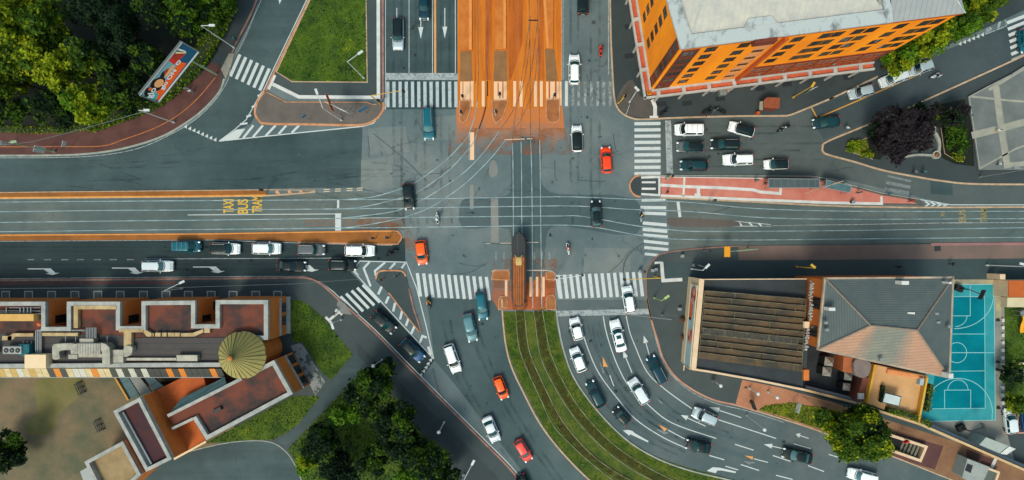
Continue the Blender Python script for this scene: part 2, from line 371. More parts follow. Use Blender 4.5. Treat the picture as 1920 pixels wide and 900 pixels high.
# fine cracks sealed with tar
sk = []
for x, y, l, a in ((1100, 140, 60, 80), (800, 325, 50, 10), (1180, 470, 60, 140), (700, 470, 0, 0), (845, 515, 70, 3), (1040, 300, 40, 95), (1086, 338, 50, 10),
                   (690, 255, 40, 75), (905, 455, 80, 5), (880, 640, 40, 60), (830, 740, 30, 80), (836, 760, 36, 70), (1010, 520, 30, 95), (1150, 250, 30, 100), (600, 320, 70, 2), (1300, 395, 80, 3), (1560, 320, 40, 8), (1660, 396, 12, 90), (890, 580, 30, 100)):
    if not l: continue
    p = [(x, y)]; a = math.radians(a)
    for i in range(7):
        a += random.uniform(-.25, .25); p.append((p[-1][0]+math.cos(a)*l/7, p[-1][1]+math.sin(a)*l/7))
    sk.append((p, 1.1))
lines('tar_seams', sk, mat('tar', C(48, 60, 64), rough=.5), .0102)
# skid arcs
lines('tyre_marks', [(cr([(1168, 512), (1172, 490), (1188, 468), (1225, 445)], 6), 3), (cr([(812, 690), (824, 735), (850, 765)], 6), 3), (cr([(700, 250), (760, 300), (800, 340)], 6), 2)], mat('tyre_rubber_mark', C(76, 90, 92), C(86, 98, 100), 2), .0104)
# ---- manholes
mh = MB()
for x, y, w in ((1113, 42, 7), (938, 700, 5), (986, 260, 4), (1450, 280, 3), (700, 640, 4), (1395, 470, 4), (1550, 345, 4), (820, 300, 4), (750, 230, 4), (1160, 480, 4), (1000, 470, 4), (560, 290, 4), (330, 500, 4), (1290, 560, 3), (690, 420, 4)):
    px, py = P(x, y); mh.box((px, py, .008), (w*S, w*S, .012), 0)
struct('manhole_covers', mh, mat('cast_iron', C(62, 70, 72), C(96, 100, 98), 5, rough=.5, metal=.4))
LN = [[(1087, 594), (1092, 620), (1102, 653), (1123, 700), (1160, 750), (1193, 787), (1243, 820), (1293, 843)],
      [(1131, 592), (1136, 620), (1147, 657), (1160, 690), (1178, 722), (1213, 757), (1260, 793), (1343, 822)],
      [(1174, 592), (1180, 620), (1190, 647), (1213, 697), (1247, 730), (1298, 767)], [(1347, 787), (1400, 804), (1455, 822)]]
# groove beside each rail and worn wheel paths: thin stained films over the asphalt, broken up by noise
def film(name, c, amount, scale, stretch=(1, 1, 1), lo=.42, hi=.62):
    m = bpy.data.materials.new(name); m.use_nodes = True; N = m.node_tree.nodes; Lk = m.node_tree.links; B = N['Principled BSDF']
    B.inputs['Base Color'].default_value = c; B.inputs['Roughness'].default_value = .85; B.inputs['Specular IOR Level'].default_value = .15
    src = N.new('ShaderNodeNewGeometry').outputs['Position']; mp = N.new('ShaderNodeMapping'); mp.inputs['Scale'].default_value = stretch; Lk.new(src, mp.inputs['Vector'])
    n = N.new('ShaderNodeTexNoise'); n.inputs['Scale'].default_value = scale; n.inputs['Detail'].default_value = 8; n.inputs['Roughness'].default_value = .7; Lk.new(mp.outputs[0], n.inputs['Vector'])
    r = N.new('ShaderNodeMapRange'); r.inputs['From Min'].default_value = lo; r.inputs['From Max'].default_value = hi; r.inputs['To Min'].default_value = 0; r.inputs['To Max'].default_value = amount; Lk.new(n.outputs['Fac'], r.inputs['Value'])
    Lk.new(r.outputs['Result'], B.inputs['Alpha']); return m
DARKF = film('tyre_darkened_film', C(40, 54, 58), .24, .4); DUST = film('pale_dust_film', C(170, 172, 160), .30, .5, lo=.5, hi=.7); OIL = film('oil_drip_film', C(24, 34, 38), .6, 1.6, lo=.45, hi=.6); RUSTF = film('rust_dust_film', C(168, 104, 62), .55, .45, lo=.44, hi=.66)
paths = []
for x in (738, 753, 780, 797, 827, 843, 1070, 1084, 1108, 1124): paths.append(([(x, -60), (x, 340), (x+4, 420)], 5))
for y in (462, 471, 495, 505): paths.append(([(-40, y+1), (640, y)], 4))
for k in range(26): x = random.uniform(60, 640); y = random.uniform(296, 350); a = random.uniform(-.15, .25); paths.append((cr([(x, y), (x+60, y+60*a), (x+130, y+130*a*1.3)], 4), random.uniform(1.5, 3.5)))
for k in range(34): x = random.uniform(690, 1150); y = random.uniform(240, 500); a = random.uniform(0, 6.28); b_ = a+random.uniform(-.8, .8); paths.append((cr([(x, y), (x+40*math.cos(a), y+40*math.sin(a)), (x+40*math.cos(a)+40*math.cos(b_), y+40*math.sin(a)+40*math.sin(b_))], 4), random.uniform(1.2, 3)))
for k in (0, 14): paths.append((cr([(870+k, 560), (890+k, 640), (925+k, 720), (970+k, 800), (1040+k, 900)], 5), 5)); paths.append((cr([(830+k, 600), (850+k, 690), (890+k, 770), (960+k, 870)], 5), 5))
for l in LN[:2]:
    for dx, dy in ((-22, 6), (-9, 3), (12, -4), (24, -8)): paths.append((cr([(x+dx, y-dx*.45) for x, y in l], 5), 4))
for y in (243, 275, 305): paths.append(([(1270, y-6), (1540, y-6)], 4)); paths.append(([(1270, y+7), (1500, y+7)], 4))
lines('wheel_paths', paths, DARKF, .0092)
od = MB(); random.seed(11)
def drip(x, y, r):
    p = [(x+r*math.cos(k*.7854)*random.uniform(.5, 1.2), y+r*math.sin(k*.7854)*random.uniform(.5, 1.2)) for k in range(8)]; od.poly(PP(p), .0098+.0001*(len(od.f) % 6))
for x0, x1, y0, y1, n_ in ((280, 700, 458, 510, 26), (726, 850, 10, 130, 16), (1060, 1140, 20, 300, 16), (1060, 1230, 600, 760, 20), (1270, 1480, 232, 318, 22), (700, 1180, 260, 500, 46), (1200, 1500, 770, 870, 18), (830, 960, 580, 800, 12)):
    for _ in range(n_): drip(random.uniform(x0, x1), random.uniform(y0, y1), random.uniform(1.2, 4.5))
struct('oil_drips', od, OIL)
sheet('dust_patches', [[(1540, 150), (1600, 140), (1640, 150), (1600, 175), (1550, 190), (1525, 180)], [(1000, 450), (1060, 440), (1090, 490), (1050, 512), (1004, 500)], [(690, 250), (760, 250), (860, 300), (820, 350), (700, 345)], [(1290, 120), (1370, 160), (1420, 200), (1370, 205), (1300, 185)]], .0112, DUST)
sheet('rust_dust_patches', [[(850, 240), (1060, 240), (1070, 290), (840, 290)], [(690, 405), (765, 425), (790, 470), (760, 468), (756, 430), (640, 432)], [(925, 485), (1045, 485), (1045, 540), (925, 540)]], .0114, RUSTF)
# ================================================================== tram reserve to the north (orange)
YF = P(0, 286)[1], P(0, 214)[1]
tb = wear_fade('orange_bed_fading_to_asphalt', C(98, 112, 112), C(204, 116, 46), 'Y', YF[0], YF[1])
sheet('tram_apron', [[(856, 200), (1054, 200), (1060, 252), (1040, 284), (850, 284)]], .005, tb)
sheet('tram_bed', [[(858, -300), (1052, -300), (1052, 203), (858, 203)]], .0065, ORANGE_BED)
sheet('tram_bed_dark_strips', [[(863, 96), (884, 96), (886, 152), (863, 152)], [(927, 95), (950, 95), (952, 152), (925, 152)], [(1022, 92), (1040, 92), (1046, 152), (1024, 152)]], .010, mat('dusty_brown_surface', C(136, 98, 62), C(156, 112, 66), .6, fine=.15))
sheet('tram_bed_track_bands', [[(888, -300), (893, -300), (893, 150), (890, 160)], [(906, -300), (924, -300), (922, 150), (910, 150)], [(952, -300), (985, -300), (980, 80), (958, 150), (953, 150)], [(1010, -300), (1018, -300), (1020, 150), (1010, 150)]], .0085, ORANGE_DK)
# platforms
for pts, edge in (([(862, -300), (885, -300), (885, 95), (862, 95)], [(882.5, -300), (882.5, 94)]), ([(927, -300), (949, -300), (949, 93), (929, 93)], [(946.5, -300), (946.5, 92)]), ([(1018, -300), (1040, -300), (1037, 92), (1025, 92)], [(1019.5, -300), (1021, 0), (1027, 91)])):
    b = MB().prism(PP(pts), 0, .25)
    struct('tram_platform', b, ORANGE_LT)
    struct('platform_edge_kerb', MB().ribbon(PP(edge), 5*S, .1, .27), mat('pale_platform_edge', C(222, 138, 62), C(236, 158, 84), 1.5, fine=.1))
# crossing stripes on the orange surface
st = [((x, 152), (x, 200)) for x in (885, 906, 965, 977, 1004, 1015)]
lines('zebra_crossing_orange', [([a, b], 5.5) for a, b in st]+[([(872, 153), (872, 188)], 18), ([(938, 153), (938, 188)], 24), ([(1036, 153), (1036, 186)], 24), ([(1051, 153), (1051, 198)], 4)], PEACH, .0115)
lines('zebra_gaps', [([(934, 155), (934, 180)], 2), ([(943, 153), (943, 184)], 2), ([(1030, 153), (1030, 184)], 3), ([(1042, 153), (1042, 184)], 3), ([(868, 153), (868, 175)], 1.5)], ORANGE_DK, .0145)
for pts in ([(862, 189), (882, 189), (882, 205), (876, 224), (868, 231), (862, 226)], [(922, 189), (953, 189), (942, 222), (930, 231), (924, 222)], [(1024, 187), (1049, 187), (1049, 224), (1042, 230), (1030, 229), (1024, 220)]):
    struct('signal_island', MB().prism(PP(pts), 0, .12), BROWN_IS)
    kerb('signal_island_kerb', pts, 2, KERB_O, True, smooth=False)
lines('tram_bed_lines', [([(1053, -300), (1053, 150)], 2)], KERB_O)
lines('tram_apron_line', [([(946, 262), (998, 260)], 1.5), ([(885, 248), (885, 300)], 8)], PEACH)
# ================================================================== rails
RZ = .0165
rl = [
 [(-400, 384), (0, 379), (400, 376), (640, 374.5), (780, 373), (933, 370.5), (1049, 369), (1100, 370), (1191, 374), (1300, 380), (1420, 391), (1600, 396), (1920, 396), (2300, 396)],
 [(-400, 400), (0, 397), (200, 394.5), (400, 393.5), (700, 391), (933, 387.5), (1049, 386), (1108, 387.5), (1191, 393), (1300, 397), (1430, 408), (1600, 411), (1920, 410), (2300, 410)],
 [(-400, 420), (0, 417), (200, 414.5), (400, 412.5), (780, 407.5), (933, 406), (1043, 405), (1094, 406), (1191, 423), (1260, 431), (1330, 434), (1600, 432), (1920, 427), (2300, 424)],
 [(-400, 438), (0, 434.5), (200, 432), (400, 430), (780, 426), (933, 424), (1049, 422), (1114, 426), (1191, 440), (1260, 448), (1400, 450), (1600, 448), (1920, 445), (2300, 442)]]
lines('tram_rails_east_west', [(cr(r, 6), 1.45) for r in rl], RAIL, RZ)
rv = [[(961, 268), (962, 330), (962.5, 430), (962, 578)], [(977, 266), (978, 330), (978.5, 430), (981, 578)], [(995, 262), (997, 330), (998, 430), (999, 578)], [(1012, 262), (1013, 330), (1014, 430), (1016, 578)]]
lines('tram_rails_north_south', [(cr(r, 5), 1.5) for r in rv], RAIL, RZ+.004)
rc = [[(895, 190), (889, 222), (880, 248), (875, 259), (840, 297), (800, 328), (772, 346), (752, 354), (700, 369), (650, 374)],
      [(911, 200), (905, 222), (895, 247), (885, 271), (845, 316), (808, 344), (775, 364), (741, 374), (686, 387), (650, 391)],
      [(936, 246), (905, 288), (869, 324), (825, 355), (777, 382), (735, 397), (669, 406), (630, 410)],
      [(949, 261), (926, 290), (901, 317), (870, 346), (837, 370), (800, 392), (759, 407), (735, 413), (672, 424), (630, 428)]]
lines('tram_rails_curve', [(cr(r, 6), 1.55) for r in rc], RAIL, RZ+.008)
ru = [[(896, -300), (896, 60), (897, 130), (895, 190)], [(913, -300), (913, 60), (914, 150), (911, 200)], [(991, -300), (992, 0), (994, 100), (995, 262)], [(1008, -300), (1008, 0), (1010, 120), (1012, 262)],
      [(995, 30), (991, 100), (980, 160), (963, 205), (936, 246)], [(1008, 90), (1003, 150), (990, 195), (972, 232), (949, 261)], [(993, 40), (982, 120), (975, 170), (966, 215), (961, 268)], [(1008, 40), (998, 120), (985, 180), (978, 220), (977, 266)]]
lines('tram_rails_over_orange', [(cr(r, 6), 1.1) for r in ru], RAILD, RZ)
lines('point_blade', [([(911, 200), (905, 222), (898, 242)], 2.4), ([(914, 152), (914, 180)], 2.4)], mat('dark_points', C(60, 44, 36)), RZ+.02)
rg = [[(966.7, 581), (968, 600), (973, 650), (990, 697), (1010, 740), (1037, 797), (1070, 833), (1107, 867), (1150, 900), (1200, 930), (1300, 975)],
      [(982.7, 581), (985, 600), (993, 660), (1020, 723), (1053, 787), (1100, 843), (1147, 880), (1200, 908), (1300, 950)],
      [(1000, 581), (1003, 600), (1013, 667), (1037, 720), (1070, 773), (1110, 820), (1160, 863), (1223, 900), (1320, 935)],
      [(1017, 581), (1020, 600), (1032, 660), (1057, 717), (1093, 773), (1147, 830), (1200, 867), (1263, 900), (1340, 925)]]
struct('tram_rails_in_grass', (lambda b: [b.ribbon(PP(cr(r, 6)), 1.15*S, 0, .14) for r in rg] and b)(MB()), RAILG)
# ================================================================== median strips beside the west tram lane
def slab(name, pts, m, z=.12, n=0): return struct(name, MB().prism(PP(cr(pts, n, True) if n else pts), 0, z), m)
up = [(-400, 366), (0, 361), (400, 357), (500, 356), (592, 356.5), (592, 359.5), (560, 363), (500, 367), (400, 368.5), (0, 372), (-400, 376)]
slab('median_upper', up[:3]+[(500, 356), (500, 367)]+up[8:], MEDIAN)
lines('median_upper_kerb_line', [(up[:5], 1.6), (up[5:], 3.2)], KERB_T, .137)
lines('median_nose_stripes', [([(518, 358), (524, 366)], 6), ([(541, 358), (546, 364)], 5), ([(562, 358), (567, 362)], 5), ([(500, 366.5), (592, 359)], 1.5)], paint('orange_stripe', C(225, 170, 125), C(180, 130, 90), .4), .012)
struct('median_upper_orange_kerb', MB().ribbon(PP([(-400, 375), (0, 371), (400, 367.5), (500, 366)]), 2.6*S, .1, .139), mat('bright_orange_kerb', C(230, 150, 60), C(240, 170, 85), 1, fine=.1))
lo = [(-400, 443), (0, 441), (400, 438.5), (500, 437), (600, 435), (735, 433.5), (748, 437), (752, 445), (748, 453), (735, 457.5), (600, 455), (480, 450), (400, 449), (0, 451.5), (-400, 453)]
slab('median_lower', lo, MEDIAN)
lines('median_lower_kerb_line', [([(-400, 443), (0, 441), (400, 438.5), (600, 435), (735, 433.5)], 2.4)], mat('orange_edge_stone', C(226, 140, 62), C(238, 164, 90), 1, fine=.1), .138)
kerb('median_lower_nose_kerb', [(560, 454), (640, 456), (735, 458), (748, 454), (753, 445), (748, 436.5), (735, 433), (640, 434)], 2.4, KERB_O)
lines('median_lower_white_edge', [([(-400, 454), (0, 452.5), (400, 450), (600, 457), (735, 460)], 1)], WORN)
lines('dash_pairs', [([(x, y), (x+11, y-.6)], 1.4) for x in (607, 628, 650, 669) for y in (355.5-(x-607)*.04, 359.3-(x-607)*.04)], paint('cream_dashes', C(228, 208, 170), C(150, 140, 120), .4))
lines('stop_marks_west', [([(634, 374), (634, 390)], 4), ([(634, 400), (634, 436)], 11), ([(352, 403), (640, 401)], 1.4)], WHITE, .0115)
lines('stain_marks_west', [([(570, 418), (760, 416)], 14)], mat('rusty_stain', C(126, 110, 96), C(104, 108, 104), 1.2, lo=.4, hi=.6), .0055)
# ================================================================== north-west pavement and wood
kout = [(-400, 293), (0, 292), (90, 291.5), (160, 289), (230, 279), (300, 258), (350, 230), (385, 203), (412, 172), (421, 148)]
slab('pavement_northwest', cr(kout, 4)+[(428, 128), (440, 95), (470, 40), (492, -20), (520, -300), (-400, -300)], A_WALKD)
sheet('pavement_red_brown', [cr([(-400, 291), (0, 290), (90, 289.5), (160, 287), (230, 277), (300, 256), (350, 228), (383, 201), (409, 171), (417, 148)], 4)+[(415, 128), (400, 116), (393, 121)]+cr([(377, 138), (350, 161), (320, 185), (283, 210), (240, 224), (190, 238), (130, 248), (60, 249), (-400, 248)], 4)], .125, REDWALK)
kerb('kerb_northwest', kout, 3.4, KERB_G)
lines('gutter_line_northwest', [(cr([(-400, 297), (0, 296), (120, 295), (190, 291), (260, 278), (320, 252), (365, 225), (400, 192), (425, 155), (432, 130)], 5), 1.3)], WORN)
kerb('kerb_northwest_upper', [(424, 130), (432, 110), (445, 78), (462, 45), (480, 5), (500, -60)], 3, KERB_P)
lines('orange_cycle_line', [(cr([(-400, 276), (0, 275.5), (110, 275), (192, 274), (232, 262), (290, 241), (335, 216), (372, 184), (405, 145)], 5), 1.6)], mat('orange_line', C(196, 122, 62), C(176, 104, 56), 1), .13)
lines('line_northwest_upper', [([(447, 97), (470, 45), (492, -5), (505, -40)], 1.2)], WORN)
sheet('corner_ramp', [[(415, 130), (430, 101), (440, 101), (436, 118), (424, 150)]], .142, mat('pale_ramp_concrete', C(140, 138, 128), C(158, 154, 142), 1.2, fine=.1))
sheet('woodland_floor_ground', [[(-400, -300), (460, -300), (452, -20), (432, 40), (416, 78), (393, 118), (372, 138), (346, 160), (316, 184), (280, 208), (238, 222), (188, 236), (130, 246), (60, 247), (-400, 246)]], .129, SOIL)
# ================================================================== triangle with the lawn, north
slab('pavement_lawn_triangle', [(590, -300), (580, 0), (517, 133), (503, 166), (511, 156), (560, 183), (712, 184), (722, 184), (722, -300)], A_WALK)
lines('white_path_line', [([(512, 158), (561, 182), (712, 183)], 6.5), ([(709, -300), (710, 186)], 6.5), ([(516, 141), (504, 168)], 5.5)], WHITESTONE, .124)
kerb('kerb_lawn_triangle_east', [(717, -300), (718, 90), (718.5, 186)], 4, KERB_P, smooth=False)
kerb('kerb_lawn_triangle_west', [(594, -60), (580, 0), (517, 131), (498, 172)], 3.2, KERB_O, smooth=False)
lines('line_lawn_triangle', [([(722.5, -300), (722.5, 205)], 1.8), ([(575, 0), (512, 131), (492, 174)], 1.6)], WHITE)
kerb('kerb_lawn', [(586, -60), (582, 0), (519, 135), (548, 153.5), (689, 154.5), (686, -60)], 2, KERB_T, smooth=False, z1=.16)
slab('island_signs', cr([(497, 171), (516, 181), (536, 191.5), (600, 192), (690, 192), (700, 196), (718, 192), (721, 200), (716, 212), (706, 224), (690, 234), (670, 236), (580, 234), (500, 232), (486, 226), (479, 214), (480, 200), (487, 184)], 4, True), GREYBROWN)
kerb('kerb_island_signs', [(497, 171), (487, 184), (480, 200), (479, 214), (486, 226), (500, 232), (580, 233.5), (665, 235), (690, 232), (706, 223), (716, 211), (720, 200), (718, 192)], 4, KERB_O)
kerb('kerb_island_signs_top', [(497, 171), (516, 181), (536, 191.5), (600, 192), (688, 192), (698, 196), (706, 196)], 1.6, KERB_O, smooth=False)
lines('splitter_lines', [([(411, 264.5), (560, 249), (680, 237), (700, 231), (720, 207)], 2), ([(411, 264.5), (440, 243), (462, 224), (478, 195), (491, 172)], 1.6)] +
      [([a, b], 4.2) for a, b in (((475, 235), (456, 259)), ((493, 235), (474, 257.5)), ((517, 235), (498, 255)), ((537, 235), (522, 252)), ((561, 235), (547, 249)))] +
      [([a, b], 3.6) for a, b in (((450, 233), (464, 231)), ((462, 219), (471, 216)), ((472, 201), (479, 198)), ((483, 180), (489, 178)))], WHITE)
sheet('splitter_nose', [[(412, 264), (443, 243), (460, 241), (447, 260)]], .0165, WHITE)
lines('zebra_crossing_northwest', [([(450+11*i, 102+5.3*i), (432+11*i, 143+5.3*i)], 6) for i in range(6)], WHITE)
def tri(x, y, ang, s=4.2, l=8):
    a = math.radians(ang); dx, dy = math.cos(a), math.sin(a)
    return [(x+dx*l/2, y+dy*l/2), (x-dx*l/2-dy*s, y-dy*l/2+dx*s), (x-dx*l/2+dy*s, y-dy*l/2-dx*s)]
def give_way(name, pts, ang, s=3.4, l=7): sheet(name, [tri(x, y, ang, s, l) for x, y in pts], .0125, WHITE)
give_way('give_way_triangles_northwest', [(349+7.9*i, 236.5+3.5*i) for i in range(8)], -62)
give_way('give_way_triangles_south', [(785.5, 709), (790, 702), (795.5, 695), (800, 688), (804, 681), (808.5, 674)], -55)
give_way('give_way_triangles_northeast', [(1801+8.4*i, 81-3.4*i) for i in range(6)], -66)
# ================================================================== north road markings
lines('lane_lines_north', [([(767, -300), (767, 137)], 1), ([(811, -300), (811, 137)], 1.2), ([(853, -300), (854, 150)], 1.3)], WHITE)
lines('yellow_line_north', [([(815, -300), (816, 137)], 4)], mat('ochre_divider', C(214, 150, 84), C(226, 168, 104), 1, fine=.1), .0135)
lines('stop_line_north', [([(723, 143.5), (859, 143.5)], 13)], WORN, .0135)
lines('zebra_crossing_north', [([(727+11.6*i, 153), (727.5+11.6*i, 201)], 6) for i in range(12)], paint('zebra_white', C(186, 198, 200), C(116, 130, 134), .45))
def arrow(t, h, w=1.6, hw=4.6, hl=14, stop=0):
    """straight arrow from tail to head, px"""
    t = Vector(t); h = Vector(h); d = (h-t).normalized(); n = Vector((-d.y, d.x)); b = h-d*hl
    return [tuple(t+n*w/2), tuple(b+n*w/2), tuple(b+n*hw), tuple(h), tuple(b-n*hw), tuple(b-n*w/2), tuple(t-n*w/2)]
sheet('lane_arrows_north', [arrow((789, 28), (789, 73), hl=22), arrow((834, 15), (834, 72), hl=22), arrow((744, 15), (744, 60)), arrow((530, -40), (524, 8))], .0118, WHITE)
lines('zebra_crossing_north_east', [([(1062, 152), (1062, 199)], 5.5)], WHITE)
lines('zebra_crossing_north_east_worn', [([(x, 153), (x, 199)], 5) for x in (1074, 1085, 1097, 1109, 1121)]+[([(1132, 153), (1132, 199)], 5), ([(1144, 153), (1144, 199)], 5.5)], paint('almost_gone_paint', C(166, 174, 174), C(100, 110, 110), .56, 1.2))
lines('lane_line_north_east', [([(1141, -300), (1141, 140)], 1.6), ([(1056, -300), (1056, 150)], 1)], WORN)
# ================================================================== west lower road
lines('lane_line_west_lower', [([(272, 485.5), (640, 484)], 1.1), ([(0, 522.5), (480, 518), (575, 518)], 1)], WORN)
lines('lane_dashes_west_lower', [([(x, 487), (x+13, 486.8)], 1.6) for x in (51, 83, 115, 145, 176, 206, 238)]+[([(386, 485), (412, 484.6)], 2)], FADE, .0135)
def jog_arrow(x, y): return [(x, y-.8), (x+43, y-.8), (x+52, y+7.5), (x+60, y+7.5), (x+47, y+11.6), (x+33, y+9), (x+40, y+8.2), (x+30, y+1), (x, y+1)]
sheet('turn_arrows_west_lower', [jog_arrow(52, 504), jog_arrow(210, 502.5), jog_arrow(362, 500.5), jog_arrow(538, 498)], .0118, WHITE)
slab('pavement_west_lower', [(-400, 526)]+cr([(0, 525.5), (480, 521.5), (550, 520.5), (580, 522), (603, 533), (625, 552), (642, 568), (700, 620), (760, 682), (830, 752), (900, 822), (950, 872), (1000, 930), (1060, 1010)], 4)+[(1060, 1300), (-400, 1300)], A_WALK)
kerb('kerb_west_lower', [(-400, 526), (0, 525.5), (480, 521.5), (550, 520.5), (580, 522), (603, 533), (625, 552), (642, 568), (700, 620), (760, 682), (830, 752), (900, 822), (950, 872), (1000, 930)], 3.6, KERB_P)
lines('kerb_white_edge', [(cr([(598, 527), (625, 547), (645, 566), (703, 618), (764, 680), (834, 750), (904, 820), (954, 870), (1004, 928)], 4), 1.5)], WHITE)
sheet('pavement_dark_strip', [[(-400, 531), (540, 528), (560, 560), (-400, 566)], ], .125, A_WALKD)
lines('pavement_red_line', [([(-400, 533), (0, 532), (160, 531), (330, 530)], 5)], DKRED, .129)
sheet('pavement_dark_path', [cr([(668, 640), (720, 690), (790, 755), (880, 840), (960, 925), (1010, 1000)], 4)+[(940, 1000)]+cr([(900, 940), (840, 872), (770, 790), (700, 695), (672, 668)], 4)], .125, A_WALKD)
lines('pavement_white_tee', [([(629, 581), (638, 586)], 6), ([(631, 580), (642, 590)], 4), ([(634, 586), (618, 600)], 5), ([(611, 594), (624, 608)], 4.5)], WHITESTONE, .126)
sheet('pale_corner_ramp', [[(634, 563), (648, 569), (660, 590), (640, 588), (632, 572)]], .14, A_PALE)
# ================================================================== hatched triangle island (centre left)
lines('hatched_island_outline', [([(640, 507), (661, 507)], .5), ([(661, 507), (675, 489.5), (762, 491.5), (781, 540), (800, 615), (813, 673)], 1.8), ([(661, 507), (813, 673)], 1.8)] +
      [([(693, 491), (682, 503), (695, 537)], 4), ([(722, 492), (703, 508), (705, 517)], 4), ([(741, 493), (730, 505)], 4), ([(760, 493), (753, 503)], 4), ([(672, 492), (665, 508), (672, 517)], 3),
       ([(716, 537), (709, 552)], 4.4), ([(729, 556), (723, 569)], 4.4), ([(741, 568), (737, 584)], 4.4), ([(754, 583), (750, 599)], 4.4), ([(766, 597), (761, 611)], 4.4), ([(777, 612), (771, 626)], 4.4),
       ([(800, 633), (792, 630), (787, 643)], 4), ([(803, 650), (808, 666)], 5)], WHITE)
slab('island_centre_left', [(705, 521), (709, 511), (720, 508), (748, 508), (757, 511), (762, 520), (767, 541), (776, 580), (787, 612), (789, 624), (784, 620), (755, 583), (728, 550), (720, 540), (712, 534), (706, 528)], A_WALK)
kerb('kerb_island_centre_left_top', [(705, 523), (709, 511), (720, 507.5), (748, 507.5), (757, 511), (761, 518)], 3, KERB_O)
kerb('kerb_island_centre_left_west', [(728, 549), (731, 551), (755, 583), (786, 622)], 2, KERB_O, smooth=False)
kerb('kerb_island_centre_left_east', [(767, 541), (776, 580), (787, 612), (790, 624)], 3, KERB_P, smooth=False)
lines('zebra_crossing_slip', [([(638.5+10.4*i, 556-5.5*i), (670.5+10.4*i, 589-5.5*i)], 5.4) for i in range(5)], WHITE)
lines('zebra_crossing_centre_left', [([(782.5+11.75*i, 512+.65*i), (788.5+11.75*i, 556+.65*i)], 6) for i in range(12)], WHITE)
# ================================================================== south tram crossing
sheet('south_tram_crossing', [[(921, 505), (1040, 505), (1042, 581), (935, 581), (922, 560)]], .0055, wear_fade('rust_stained_crossing', C(100, 102, 98), C(176, 96, 54), 'Y', P(0, 500)[1]*1., P(0, 585)[1]*1.))
sheet('south_orange_surface', [[(985, 520), (1040, 514), (1041, 580), (985, 580)], [(962, 556), (985, 556), (986, 580), (966, 580)]], .0072, mat('deep_orange_brown', C(150, 78, 42), C(190, 100, 52), .6, fine=.2))
lines('zebra_crossing_tracks', [([(x, 519), (x, 556)], 4.6) for x in (949, 995, 1007, 1019)], PEACH)
for pts in ([(922, 524), (924, 511), (930, 508), (955, 508), (955, 525)], [(935, 581), (935, 562), (939, 556), (947, 556), (951, 562), (952, 576)], [(1024, 580), (1024, 560), (1029, 553), (1037, 553), (1041, 560), (1042, 580)], [(1024, 511), (1024, 524), (1040, 525), (1040, 514), (1036, 511)]):
    slab('small_island', pts, BROWN_IS); kerb('small_island_kerb', pts, 1.6, KERB_O, True, smooth=False)
lines('south_kerb_lines', [([(922, 509), (928, 506.5), (955, 506.5)], 2), ([(988, 507), (1024, 507), (1036, 509), (1044, 516)], 2), ([(910, 456), (920, 456)], 1), ([(938, 456), (958, 456)], 1.2), ([(988, 454.5), (1010, 454.5)], 1.2)], paint('pale_edge', C(215, 190, 170), C(150, 140, 130), .4), .0135)
lines('zebra_crossing_southeast', [([(1046.5+11.75*i, 515.5-.45*i), (1052+11.75*i, 560-.35*i)], 6.2) for i in range(14)]+[([(1036, 517), (1072, 516)], 1), ([(1042, 517), (1048, 558)], 2)], WHITE)
lines('stop_line_southeast', [([(1045, 588), (1219, 584)], 10.5)], WORN)
lines('ghost_markings', [([(930+15*i, 472), (930+15*i, 487)], 3) for i in range(4)]+[([(1002+14*i, 472), (1002+14*i, 487)], 3) for i in range(3)]+[([(858, 425), (1000, 425)], .6), ([(880, 250), (880, 300)], 3)], FADE, .0125)
# grass tram bed kerbs
lw = [(941, 560), (943, 600), (949, 650), (960, 690), (980, 733), (1010, 790), (1047, 840), (1103, 898), (1180, 960)]
rw = [(1043, 580), (1047, 610), (1057, 657), (1077, 710), (1120, 770), (1173, 823), (1227, 857), (1287, 880), (1360, 898), (1480, 925)]
kerb('kerb_tram_grass_west', lw, 3, KERB_T); kerb('kerb_tram_grass_east', rw, 2.6, KERB_G)
# ================================================================== south-east road markings
lines('lane_lines_southeast', [(cr(l, 6), 1.7) for l in LN], WHITE)
lines('lane_dashes_southeast', [([a, b], 1.8) for a, b in (((1330, 854), (1358, 862)), ((1378, 833), (1413, 844)), ((1389, 871), (1423, 882)), ((1488, 832), (1520, 841)), ((1449, 854), (1482, 865)), ((1515, 873), (1545, 884)), ((1554, 852), (1587, 862)), ((1455, 891), (1486, 899)), ((1360, 874), (1384, 881)))], WHITE)
lines('edge_line_southeast', [(cr([(1221, 590), (1226, 620), (1235, 655), (1246, 684), (1268, 712), (1302, 738), (1345, 757), (1400, 770), (1470, 792)], 5), 1.3)], WORN)
sheet('lane_arrows_southeast', [arrow((1219, 671), (1207, 629)), arrow((1185, 699), (1168, 657)), arrow((1323, 799), (1276, 778)), arrow((1390, 783), (1329, 763), hl=20, hw=5), arrow((1472, 842), (1432, 833), hl=16), arrow((1516, 822), (1492, 814), hl=8),
      arrow((1151, 724), (1143, 703), hl=3, hw=1.5), arrow((1284, 823), (1252, 806), hl=3, hw=1.5), arrow((1440, 867), (1413, 860), hl=3, hw=1.5),
      [(1168, 807), (1178, 806), (1186, 808), (1190, 812), (1216, 827), (1215, 829.5), (1188, 817), (1182, 814), (1180, 817)],
      [(1325, 883), (1336, 876), (1350, 877), (1380, 884), (1379, 887), (1352, 882), (1345, 882), (1342, 887)]], .0122, WHITE)
sheet('orange_arrow_heads', [[(1130, 669), (1140, 688), (1134, 687), (1131, 688)], [(1235, 796), (1251, 804), (1246, 809)], [(1396, 854), (1412, 856), (1411, 862)]], .0162, ORG)
sheet('ghost_arrow_heads', [[(1124, 676), (1134, 700), (1130, 698)], [(1230, 804), (1256, 812), (1244, 814)], [(1393, 864), (1417, 867), (1405, 871)], [(1229, 745), (1243, 756), (1240, 757)]], .0142, FADE)
